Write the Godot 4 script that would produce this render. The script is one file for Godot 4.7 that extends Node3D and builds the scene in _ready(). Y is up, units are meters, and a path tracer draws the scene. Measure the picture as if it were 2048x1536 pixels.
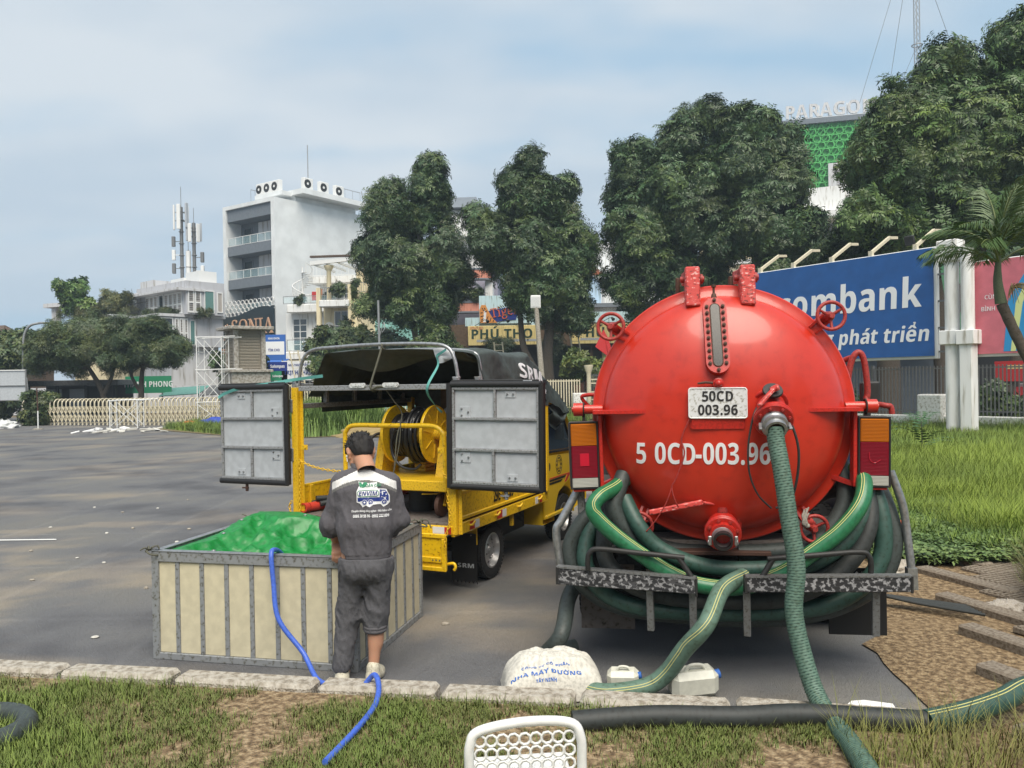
extends Node3D
# A vacuum tanker, a yellow service truck and a worker at a lined water tank in a paved yard, seen under a bright overcast sky.

var M := {}            # materials by name
var names := {}        # how often a top-level name has been used
var rng := RandomNumberGenerator.new()
var bold := SystemFont.new()
var plain_font := SystemFont.new()
var serif := SystemFont.new()


# -- mesh builder
class B:
	var v := PackedVector3Array()
	var n := PackedVector3Array()
	var u := PackedVector2Array()
	var c := PackedColorArray()
	var tint := Color.WHITE
	var tinted := false

	func put(p: Vector3, q: Vector3, t := Vector2.ZERO) -> void:
		v.append(p)
		n.append(q)
		u.append(t)
		c.append(tint)

	func tri_n(a: Vector3, b: Vector3, d: Vector3, na: Vector3, nb: Vector3, nd: Vector3, ua := Vector2.ZERO, ub := Vector2.ZERO, ud := Vector2.ZERO) -> void:
		if (b - a).cross(d - a).dot(na + nb + nd) > 0.0:
			put(a, na, ua)
			put(d, nd, ud)
			put(b, nb, ub)
		else:
			put(a, na, ua)
			put(b, nb, ub)
			put(d, nd, ud)

	func tri(a: Vector3, b: Vector3, d: Vector3, out: Vector3) -> void:
		var q := (b - a).cross(d - a)
		if q.length_squared() < 1e-16:
			return
		q = q.normalized()
		if q.dot(out) < 0.0:
			q = -q
		tri_n(a, b, d, q, q, q)

	func quad(a: Vector3, b: Vector3, d: Vector3, e: Vector3, out: Vector3) -> void:
		tri(a, b, d, out)
		tri(a, d, e, out)

	func quad_uv(a: Vector3, b: Vector3, d: Vector3, e: Vector3, out: Vector3) -> void:
		tri_n(a, b, d, out, out, out, Vector2(0, 1), Vector2(1, 1), Vector2(1, 0))
		tri_n(a, d, e, out, out, out, Vector2(0, 1), Vector2(1, 0), Vector2(0, 0))

	# a box, its edges chamfered by bev
	func box(at: Vector3, size: Vector3, bas := Basis.IDENTITY, bev := 0.0) -> B:
		var h := size * 0.5
		bev = minf(bev, minf(h.x, minf(h.y, h.z)) * 0.45)
		for ax in 3:
			for s in [-1.0, 1.0]:
				var o := Vector3.ZERO
				o[ax] = s
				var i := (ax + 1) % 3
				var j := (ax + 2) % 3
				var ps := []
				for q in [[-1, -1], [1, -1], [1, 1], [-1, 1]]:
					var p := Vector3.ZERO
					p[ax] = s * h[ax]
					p[i] = q[0] * (h[i] - bev)
					p[j] = q[1] * (h[j] - bev)
					ps.append(at + bas * p)
				quad(ps[0], ps[1], ps[2], ps[3], bas * o)
		if bev > 0.0:
			for ax in 3:
				var i := (ax + 1) % 3
				var j := (ax + 2) % 3
				for si in [-1.0, 1.0]:
					for sj in [-1.0, 1.0]:
						var ps := []
						for q in [[-1, 0], [1, 0], [1, 1], [-1, 1]]:
							var p := Vector3.ZERO
							p[ax] = q[0] * (h[ax] - bev)
							p[i] = si * (h[i] - (bev if q[1] == 1 else 0.0))
							p[j] = sj * (h[j] - (0.0 if q[1] == 1 else bev))
							ps.append(at + bas * p)
						var o := Vector3.ZERO
						o[i] = si
						o[j] = sj
						quad(ps[0], ps[1], ps[2], ps[3], bas * o)
			for k in 8:
				var s := Vector3(1 if k & 1 else -1, 1 if k & 2 else -1, 1 if k & 4 else -1)
				tri(at + bas * (s * (h - Vector3(0, bev, bev))), at + bas * (s * (h - Vector3(bev, 0, bev))), at + bas * (s * (h - Vector3(bev, bev, 0))), bas * s)
		return self

	# a bar of square section from a to b
	func bar(a: Vector3, b: Vector3, w: float, d := -1.0, bev := 0.0, up := Vector3.UP) -> B:
		var y := (b - a).normalized()
		var x := up.cross(y)
		if x.length() < 0.05:
			x = Vector3.RIGHT if absf(y.x) < 0.9 else Vector3.BACK
		x = (x - y * x.dot(y)).normalized()
		return box((a + b) * 0.5, Vector3(w, a.distance_to(b), d if d > 0.0 else w), Basis(x, y, x.cross(y)), bev)

	# a round tube along points; r is one radius or one for each point
	func tube(pts: Array, r, sides := 10, caps := true, closed := false, uk := 1.0) -> B:
		var m := pts.size()
		var tang := []
		for i in m:
			var a: Vector3 = pts[(i - 1 + m) % m] if closed or i > 0 else pts[0]
			var b: Vector3 = pts[(i + 1) % m] if closed or i < m - 1 else pts[m - 1]
			tang.append((b - a).normalized())
		var x: Vector3 = (tang[0] as Vector3).cross(Vector3(0.13, 1.0, 0.21))
		if x.length() < 0.1:
			x = (tang[0] as Vector3).cross(Vector3(1, 0.1, 0))
		x = x.normalized()
		var rings := []
		var along := 0.0
		for i in m + (1 if closed else 0):
			var k := i % m
			var t: Vector3 = tang[k]
			x = (x - t * x.dot(t)).normalized()
			var y := t.cross(x)
			if i > 0:
				along += (pts[k] as Vector3).distance_to(pts[(i - 1) % m])
			var rr: float = r[k] if r is Array else r
			var ring := []
			for s in sides + 1:
				var an := TAU * s / sides
				var o := x * cos(an) + y * sin(an)
				ring.append([pts[k] + o * rr, o, Vector2(float(s) / sides * uk, along)])
			rings.append(ring)
		for i in rings.size() - 1:
			for s in sides:
				var a = rings[i][s]
				var b = rings[i][s + 1]
				var d = rings[i + 1][s + 1]
				var e = rings[i + 1][s]
				tri_n(a[0], b[0], d[0], a[1], b[1], d[1], a[2], b[2], d[2])
				tri_n(a[0], d[0], e[0], a[1], d[1], e[1], a[2], d[2], e[2])
		if caps and not closed:
			for q in [[0, -1.0], [m - 1, 1.0]]:
				for s in sides:
					tri(pts[q[0]], rings[q[0]][s][0], rings[q[0]][s + 1][0], tang[q[0]] * q[1])
		return self

	func ring(at: Vector3, axis: Vector3, big: float, r: float, seg := 24, sides := 8) -> B:
		var y := axis.normalized()
		var x := y.cross(Vector3(0.2, 0.9, 0.37)).normalized()
		var z := x.cross(y)
		var ps := []
		for i in seg:
			var a := TAU * i / seg
			ps.append(at + (x * cos(a) + z * sin(a)) * big)
		return tube(ps, r, sides, false, true)

	func cyl(a: Vector3, b: Vector3, r: float, sides := 12, r2 := -1.0) -> B:
		return tube([a, b], [r, r if r2 < 0.0 else r2], sides)

	# a solid of revolution: profile points (radius, height) about the y axis of xf
	func lathe(prof: Array, xf := Transform3D.IDENTITY, seg := 24, smooth := 0.6) -> B:
		var m := prof.size()
		var bn := []
		var area := 0.0
		for i in m - 1:
			area += prof[i].x * prof[i + 1].y - prof[i + 1].x * prof[i].y
		if not prof[0].is_equal_approx(prof[m - 1]):
			area += prof[m - 1].x * prof[m - 1].y - prof[0].x * prof[0].y
		var way := 1.0 if area >= 0.0 else -1.0
		for i in m - 1:
			var d: Vector2 = prof[i + 1] - prof[i]
			bn.append(Vector2(d.y, -d.x).normalized() * way)
		for i in m - 1:
			var n0: Vector2 = bn[i]
			var n1: Vector2 = bn[i]
			if i > 0 and (bn[i - 1] as Vector2).dot(bn[i]) > smooth:
				n0 = ((bn[i - 1] as Vector2) + bn[i]).normalized()
			if i < m - 2 and (bn[i + 1] as Vector2).dot(bn[i]) > smooth:
				n1 = ((bn[i + 1] as Vector2) + bn[i]).normalized()
			for s in seg:
				var a0 := TAU * s / seg
				var a1 := TAU * (s + 1) / seg
				var q := []
				for w in [[i, a0, n0], [i, a1, n0], [i + 1, a1, n1], [i + 1, a0, n1]]:
					var p: Vector2 = prof[w[0]]
					var nn: Vector2 = w[2]
					q.append([xf * Vector3(p.x * cos(w[1]), p.y, p.x * sin(w[1])), (xf.basis * Vector3(nn.x * cos(w[1]), nn.y, nn.x * sin(w[1]))).normalized(), Vector2(w[1] / TAU, p.y)])
				if (prof[i] as Vector2).x > 1e-5:
					tri_n(q[0][0], q[1][0], q[2][0], q[0][1], q[1][1], q[2][1], q[0][2], q[1][2], q[2][2])
				if (prof[i + 1] as Vector2).x > 1e-5:
					tri_n(q[0][0], q[2][0], q[3][0], q[0][1], q[2][1], q[3][1], q[0][2], q[2][2], q[3][2])
		return self

	# a flat outline (x, y) of the given thickness along z of xf (front at z = +depth/2)
	func prism(poly: PackedVector2Array, depth: float, xf := Transform3D.IDENTITY) -> B:
		var ids := Geometry2D.triangulate_polygon(poly)
		var h := depth * 0.5
		for i in range(0, ids.size(), 3):
			for s in [1.0, -1.0]:
				tri(xf * Vector3(poly[ids[i]].x, poly[ids[i]].y, h * s), xf * Vector3(poly[ids[i + 1]].x, poly[ids[i + 1]].y, h * s), xf * Vector3(poly[ids[i + 2]].x, poly[ids[i + 2]].y, h * s), xf.basis * Vector3(0, 0, s))
		var turn := -1.0 if Geometry2D.is_polygon_clockwise(poly) else 1.0
		for i in poly.size():
			var a := poly[i]
			var b := poly[(i + 1) % poly.size()]
			var o := Vector3(b.y - a.y, a.x - b.x, 0) * turn
			quad(xf * Vector3(a.x, a.y, h), xf * Vector3(b.x, b.y, h), xf * Vector3(b.x, b.y, -h), xf * Vector3(a.x, a.y, -h), xf.basis * o)
		return self

	# a smooth sheet through rows of points; thick > 0 gives it a back and rims
	func sheet(rows: Array, thick := 0.0, flip := false) -> B:
		var a := rows.size()
		var b: int = rows[0].size()
		var nn := []
		for i in a:
			var line := []
			for j in b:
				var du: Vector3 = rows[mini(i + 1, a - 1)][j] - rows[maxi(i - 1, 0)][j]
				var dv: Vector3 = rows[i][mini(j + 1, b - 1)] - rows[i][maxi(j - 1, 0)]
				var q := du.cross(dv)
				q = q.normalized() if q.length() > 1e-9 else Vector3.UP
				line.append(-q if flip else q)
			nn.append(line)
		for side in ([1.0, -1.0] if thick > 0.0 else [1.0]):
			for i in a - 1:
				for j in b - 1:
					var p := []
					for w in [[i, j], [i + 1, j], [i + 1, j + 1], [i, j + 1]]:
						var q: Vector3 = nn[w[0]][w[1]]
						p.append([rows[w[0]][w[1]] + q * (thick * 0.5 * side), q * side, Vector2(float(w[1]) / (b - 1), float(w[0]) / (a - 1))])
					tri_n(p[0][0], p[1][0], p[2][0], p[0][1], p[1][1], p[2][1], p[0][2], p[1][2], p[2][2])
					tri_n(p[0][0], p[2][0], p[3][0], p[0][1], p[2][1], p[3][1], p[0][2], p[2][2], p[3][2])
		if thick > 0.0:
			var rim := []
			for j in b:
				rim.append([0, j])
			for i in range(1, a):
				rim.append([i, b - 1])
			for j in range(b - 2, -1, -1):
				rim.append([a - 1, j])
			for i in range(a - 2, 0, -1):
				rim.append([i, 0])
			var mid := Vector3.ZERO
			for w in rim:
				mid += rows[w[0]][w[1]] / rim.size()
			for k in rim.size():
				var w = rim[k]
				var x = rim[(k + 1) % rim.size()]
				var p: Vector3 = rows[w[0]][w[1]]
				var q: Vector3 = rows[x[0]][x[1]]
				var e: Vector3 = nn[w[0]][w[1]] * thick * 0.5
				var f: Vector3 = nn[x[0]][x[1]] * thick * 0.5
				quad(p + e, q + f, q - f, p - e, p - mid)
		return self

	func ball(at: Vector3, r: Vector3, seg := 12, bas := Basis.IDENTITY) -> B:
		var h := seg / 2
		for i in h:
			for j in seg:
				var q := []
				for w in [[i, j], [i + 1, j], [i + 1, j + 1], [i, j + 1]]:
					var t: float = PI * w[0] / h
					var f: float = TAU * w[1] / seg
					var d := Vector3(sin(t) * cos(f), cos(t), sin(t) * sin(f))
					q.append([at + bas * (d * r), (bas * (d / r)).normalized()])
				if i > 0:
					tri_n(q[0][0], q[1][0], q[3][0], q[0][1], q[1][1], q[3][1])
				if i < h - 1:
					tri_n(q[1][0], q[2][0], q[3][0], q[1][1], q[2][1], q[3][1])
				elif i == h - 1:
					tri_n(q[0][0], q[1][0], q[3][0], q[0][1], q[1][1], q[3][1])
		return self

	# lettering: size is the height of a capital; warp may bend each point. Marks that the font lacks are added to the bare letter.
	func text(s: String, font: Font, cap: float, depth: float, xf := Transform3D.IDENTITY, sx := 1.0, shear := 0.0, warp = null) -> B:
		var marks := {"ể": "ê?", "ế": "ê'", "Ế": "Ê'", "ầ": "â`", "Ầ": "Â`", "ọ": "o.", "Ọ": "O.", "Ị": "I.", "ẹ": "e.", "ố": "ô'", "Ố": "Ô'", "Ổ": "Ô?", "ở": "o+?", "Ư": "U+", "Ờ": "O+`"}
		var plain := ""
		for ch in s:
			plain += marks[ch][0] if marks.has(ch) else ch
		var t := TextMesh.new()
		t.text = plain
		t.font = font
		t.font_size = 64
		t.pixel_size = cap / 45.5
		t.depth = depth
		t.curve_step = 1.0
		var a := t.get_mesh_arrays()
		if a.is_empty():
			return self
		var pv: PackedVector3Array = a[Mesh.ARRAY_VERTEX]
		var pn: PackedVector3Array = a[Mesh.ARRAY_NORMAL]
		var ix: PackedInt32Array = a[Mesh.ARRAY_INDEX] if a[Mesh.ARRAY_INDEX] != null else PackedInt32Array(range(pv.size()))
		var base := 1e9
		var wide := font.get_string_size(plain, HORIZONTAL_ALIGNMENT_LEFT, -1, 64).x
		var top := -1e9
		for p in pv:
			top = maxf(top, p.y)
			base = minf(base, p.y)
		var line := top - cap if s == s.to_upper() and plain == s else 0.0
		if plain != s:
			# the mesh is centred on the line box: find the foot of the letters from the font's own measures
			line = ((font.get_ascent(64) + font.get_descent(64)) * 0.5 - font.get_ascent(64)) * cap / 45.5
		var m := B.new()
		for i in s.length():
			if not marks.has(s[i]):
				continue
			var x := (font.get_string_size(plain.substr(0, i), HORIZONTAL_ALIGNMENT_LEFT, -1, 64).x + font.get_string_size(plain.substr(0, i + 1), HORIZONTAL_ALIGNMENT_LEFT, -1, 64).x - wide) * 0.5 * cap / 45.5
			var caps: bool = plain[i] == plain[i].to_upper()
			var hi := line + cap * ((1.0 if caps else 0.76) + (0.30 if plain[i] in "êâôÊÂÔ" else 0.10))
			for k in (marks[s[i]] as String).substr(1):
				var w := cap * 0.11
				var q := Vector3(x, hi, 0)
				if k == "'":
					m.bar(q + Vector3(w * 0.8, 0, 0), q + Vector3(w * 2.0, w * 1.7, 0), w, depth, 0.0, Vector3.BACK)
				elif k == "`":
					m.bar(q + Vector3(w * 0.6 - w * 2, w * 1.7, 0), q + Vector3(w * 0.6 - w * 0.6, 0, 0), w, depth, 0.0, Vector3.BACK)
				elif k == ".":
					m.box(Vector3(x, line - cap * 0.2, 0), Vector3(w * 1.4, w * 1.4, depth))
				elif k == "+":
					var y := line + cap * (0.95 if caps else 0.72)
					var h := cap * (0.36 if caps else 0.26)
					m.bar(Vector3(x + h, y, 0), Vector3(x + h + w, y + w * 2.0, 0), w, depth, 0.0, Vector3.BACK)
				else:
					m.bar(q + Vector3(w * 0.2, w * 1.6, 0), q + Vector3(w * 1.5, w * 1.7, 0), w * 0.8, depth, 0.0, Vector3.BACK)
					m.bar(q + Vector3(w * 1.5, w * 1.9, 0), q + Vector3(w * 0.8, w * 0.1, 0), w * 0.8, depth, 0.0, Vector3.BACK)
		for i in m.v.size():
			ix.append(pv.size())
			pv.append(m.v[i])
			pn.append(m.n[i])
		for i in range(0, ix.size(), 3):
			var ps := []
			for k in 3:
				var p := pv[ix[i + k]]
				p.x = p.x * sx + p.y * shear
				ps.append(warp.call(p) if warp else xf * p)
			var q: Vector3 = pn[ix[i]]
			tri(ps[0], ps[1], ps[2], q if warp else xf.basis * q)
		return self

	func mesh(m: Material) -> ArrayMesh:
		var am := ArrayMesh.new()
		var ar := []
		ar.resize(Mesh.ARRAY_MAX)
		ar[Mesh.ARRAY_VERTEX] = v
		ar[Mesh.ARRAY_NORMAL] = n
		ar[Mesh.ARRAY_TEX_UV] = u
		if tinted:
			ar[Mesh.ARRAY_COLOR] = c
		am.add_surface_from_arrays(Mesh.PRIMITIVE_TRIANGLES, ar)
		am.surface_set_material(0, m)
		return am


# -- scene helpers
func V(x: float, y: float, z: float) -> Vector3:
	return Vector3(x, y, z)


func W(x: float, y: float) -> Vector2:
	return Vector2(x, y)

func numbered(called: String) -> String:
	names[called] = names.get(called, 0) + 1
	return called if names[called] == 1 else "%s_%03d" % [called, names[called] - 1]


func tag(o: Node, label: String, category: String, group := "", kind := "") -> Node:
	if label:
		o.set_meta("label", label)
	if category:
		o.set_meta("category", category)
	if group:
		o.set_meta("group", group)
	if kind:
		o.set_meta("kind", kind)
	return o


func thing(called: String, label: String, category: String, at := Vector3.ZERO, yaw := 0.0, group := "") -> Node3D:
	var o := Node3D.new()
	o.name = numbered(called)
	add_child(o)
	o.position = at
	o.rotation.y = yaw
	tag(o, label, category, group)
	return o


func part(called: String, b: B, m: Material, parent: Node, label := "") -> MeshInstance3D:
	return part_mesh(called, b.mesh(m), parent, label)


func part_mesh(called: String, mesh: Mesh, parent: Node, label := "") -> MeshInstance3D:
	var o := MeshInstance3D.new()
	o.mesh = mesh
	o.name = called if parent != self else numbered(called)
	parent.add_child(o, true)
	if parent != self:
		var k := 0
		var want := called
		while parent.get_children().filter(func(x): return x != o and x.name == want):
			k += 1
			want = "%s_%03d" % [called, k]
		o.name = want
	if label:
		o.set_meta("label", label)
	return o


func single(called: String, b: B, m: Material, label: String, category: String, group := "") -> MeshInstance3D:
	return tag(part(called, b, m, self), label, category, group)


func struct(called: String, b: B, m: Material) -> MeshInstance3D:
	return tag(part(called, b, m, self), "", "", "", "structure")


func copy_of(o: Node3D, at: Vector3, yaw: float, label: String) -> Node3D:
	var r: Node3D = o.duplicate()
	r.name = numbered(String(o.name).rstrip("0123456789").rstrip("_"))
	add_child(r)
	r.position = at
	r.rotation.y = yaw
	r.set_meta("label", label)
	return r


func many(called: String, mesh: Mesh, xfs: Array, cols: Array, parent: Node) -> MultiMeshInstance3D:
	var mm := MultiMesh.new()
	mm.transform_format = MultiMesh.TRANSFORM_3D
	mm.use_colors = cols.size() > 0
	mm.mesh = mesh
	mm.instance_count = xfs.size()
	for i in xfs.size():
		mm.set_instance_transform(i, xfs[i])
		if cols:
			mm.set_instance_color(i, cols[i])
	var o := MultiMeshInstance3D.new()
	o.multimesh = mm
	o.name = called if parent != self else numbered(called)
	parent.add_child(o, true)
	o.set_meta("kind", "stuff")
	return o


func rnd(a: float, b: float) -> float:
	return rng.randf_range(a, b)


func rv(r: float) -> Vector3:
	return V(rnd(-r, r), rnd(-r, r), rnd(-r, r))


# a smooth curve through the given points
func curve(ps: Array, per := 8) -> Array:
	var out := []
	for i in ps.size() - 1:
		var a: Vector3 = ps[maxi(i - 1, 0)]
		var b: Vector3 = ps[i]
		var d: Vector3 = ps[i + 1]
		var e: Vector3 = ps[mini(i + 2, ps.size() - 1)]
		for k in per:
			out.append(b.cubic_interpolate(d, a, e, float(k) / per))
	out.append(ps[ps.size() - 1])
	return out


func xf(at: Vector3, x := 0.0, y := 0.0, z := 0.0) -> Transform3D:
	return Transform3D(Basis.from_euler(V(deg_to_rad(x), deg_to_rad(y), deg_to_rad(z))), at)


# -- materials
func noise_tex(freq: float, ramp: Array, octaves := 4, kind := FastNoiseLite.TYPE_SIMPLEX_SMOOTH, size := 512, noise_seed := 1, normal := 0.0, wide := 1.0) -> Texture2D:
	var f := FastNoiseLite.new()
	f.noise_type = kind
	f.frequency = freq
	f.seed = noise_seed
	f.fractal_octaves = octaves
	f.fractal_type = FastNoiseLite.FRACTAL_FBM if octaves > 1 else FastNoiseLite.FRACTAL_NONE
	var im := f.get_seamless_image(size, maxi(8, int(size / wide)))
	if wide != 1.0:
		im.resize(size, size, Image.INTERPOLATE_CUBIC)
	if normal > 0.0:
		im.convert(Image.FORMAT_L8)
		im.bump_map_to_normal_map(normal)
		return ImageTexture.create_from_image(im)
	var g := Gradient.new()
	var offs := PackedFloat32Array()
	var cols := PackedColorArray()
	for r in ramp:
		offs.append(r[0])
		cols.append(r[1])
	g.offsets = offs
	g.colors = cols
	var lut := []
	for i in 256:
		lut.append(g.sample(i / 255.0))
	im.convert(Image.FORMAT_L8)
	var src := im.get_data()
	var dst := PackedByteArray()
	dst.resize(src.size() * 4)
	var flat := PackedInt32Array()
	for col in lut:
		flat.append((col as Color).to_abgr32())
	for i in src.size():
		dst.encode_u32(i * 4, flat[src[i]])
	return ImageTexture.create_from_image(Image.create_from_data(size, size, false, Image.FORMAT_RGBA8, dst))


func g(x: float) -> Color:
	return Color(x, x, x)


# linear base colour
func lin(r: float, gg: float, b: float) -> Color:
	return Color(r, gg, b).linear_to_srgb()


func mat(called: String, col: Color, rough := 0.6, metal := 0.0, tex: Texture2D = null, scale := 1.0, bump: Texture2D = null, bump_scale := 0.6) -> StandardMaterial3D:
	var m := StandardMaterial3D.new()
	m.resource_name = called
	m.albedo_color = col
	m.roughness = rough
	m.metallic = metal
	if tex:
		m.albedo_texture = tex
	if bump:
		m.normal_enabled = true
		m.normal_texture = bump
		m.normal_scale = bump_scale
	if tex or bump:
		m.uv1_triplanar = true
		m.uv1_scale = Vector3.ONE * scale
	M[called] = m
	return m


func detail(m: StandardMaterial3D, tex: Texture2D, scale: float) -> StandardMaterial3D:
	m.detail_enabled = true
	m.detail_blend_mode = BaseMaterial3D.BLEND_MODE_MUL
	m.detail_albedo = tex
	m.detail_uv_layer = BaseMaterial3D.DETAIL_UV_2
	m.uv2_triplanar = true
	m.uv2_scale = Vector3.ONE * scale
	return m


func _ready() -> void:
	rng.seed = 20240611
	# camera: a phone held at arm's length, about two metres up, almost level
	var cam := Camera3D.new()
	cam.name = "camera"
	cam.position = V(0, 2.0, 0)
	cam.rotation_degrees = V(-0.3, 0, -1.0)
	cam.fov = 51.28
	cam.near = 0.05
	cam.far = 900.0
	add_child(cam)
	cam.current = true
	# sky and sun: bright, thinly overcast
	var env := Environment.new()
	env.background_mode = Environment.BG_SKY
	env.tonemap_mode = Environment.TONE_MAPPER_LINEAR
	env.tonemap_exposure = 1.5
	env.sdfgi_enabled = true
	env.ssao_enabled = true
	env.ssil_enabled = true
	env.fog_enabled = true
	env.fog_density = 0.0009
	env.fog_light_color = Color(0.75, 0.83, 0.9)
	env.sky = Sky.new()
	env.sky.sky_material = make_sky()
	var we := WorldEnvironment.new()
	we.name = "surroundings"
	we.environment = env
	add_child(we)
	var sun := DirectionalLight3D.new()
	sun.name = "sun"
	sun.light_energy = 1.15
	sun.light_angular_distance = 45.0
	sun.light_color = Color(1.0, 0.96, 0.9)
	sun.shadow_enabled = true
	sun.rotation_degrees = V(-57, 10, 0)
	add_child(sun)

	bold.font_names = PackedStringArray(["Droid Sans"])
	bold.font_weight = 700
	plain_font.font_names = PackedStringArray(["Droid Sans"])
	serif.font_names = PackedStringArray(["Droid Serif"])
	make_materials()
	make_ground()
	make_bounds()
	make_far_buildings()
	make_street()
	make_trees()
	make_tanker()
	make_hoses()
	make_yellow_truck()
	make_reel()
	make_tank_box()
	make_worker()
	make_foreground()
	make_plants()


# thin stratus over pale blue, drawn as a panorama of the whole sky
func make_sky() -> PanoramaSkyMaterial:
	var f := FastNoiseLite.new()
	f.seed = 7
	f.frequency = 0.9
	f.fractal_octaves = 5
	f.fractal_gain = 0.55
	var w := 1024
	var h := 512
	var px := PackedFloat32Array()
	px.resize(w * h * 3)
	for j in h:
		var el := (0.5 - (j + 0.5) / h) * PI
		var se := sin(el)
		for i in w:
			var at := (j * w + i) * 3
			if el < -0.05:
				px[at] = 0.33
				px[at + 1] = 0.34
				px[at + 2] = 0.34
				continue
			var az := ((i + 0.5) / w - 0.5) * TAU
			var ce := cos(el)
			var d := 1.0 / (maxf(se, 0.0) + 0.16)
			var p := W(sin(az) * ce * d, -cos(az) * ce * d)
			# the layer thins out to blue on one side (left of the yard) and low down
			var a := f.get_noise_3d(p.x * 0.55, p.y * 1.0, 0.0)
			var b := f.get_noise_3d(p.x * 1.1 + 9.0, p.y * 2.6, 4.0)
			var e := f.get_noise_3d(p.x * 0.9 + 3.0, p.y * 1.3, 11.0)
			var thin := 0.5 - 0.5 * sin(az + 0.15)
			var low := exp(-maxf(el, 0.0) * 3.2)
			var cover := clampf(1.05 + a * 1.0 + b * 0.6 - thin * 0.42 - low * thin * 0.50, 0.0, 1.0)
			cover = cover * cover * (3.0 - 2.0 * cover)
			var blue := V(0.330, 0.480, 0.605).lerp(V(0.26, 0.40, 0.57), clampf(el, 0.0, 1.0))
			var grey := clampf(0.5 + e * 1.5, 0.0, 1.0)
			var cloud := V(0.550, 0.600, 0.645).lerp(V(0.430, 0.510, 0.590), grey)
			var col := blue.lerp(cloud, cover) * 0.88
			px[at] = col.x
			px[at + 1] = col.y
			px[at + 2] = col.z
	var im := Image.create_from_data(w, h, false, Image.FORMAT_RGBF, px.to_byte_array())
	var m := PanoramaSkyMaterial.new()
	m.panorama = ImageTexture.create_from_image(im)
	return m


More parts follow.
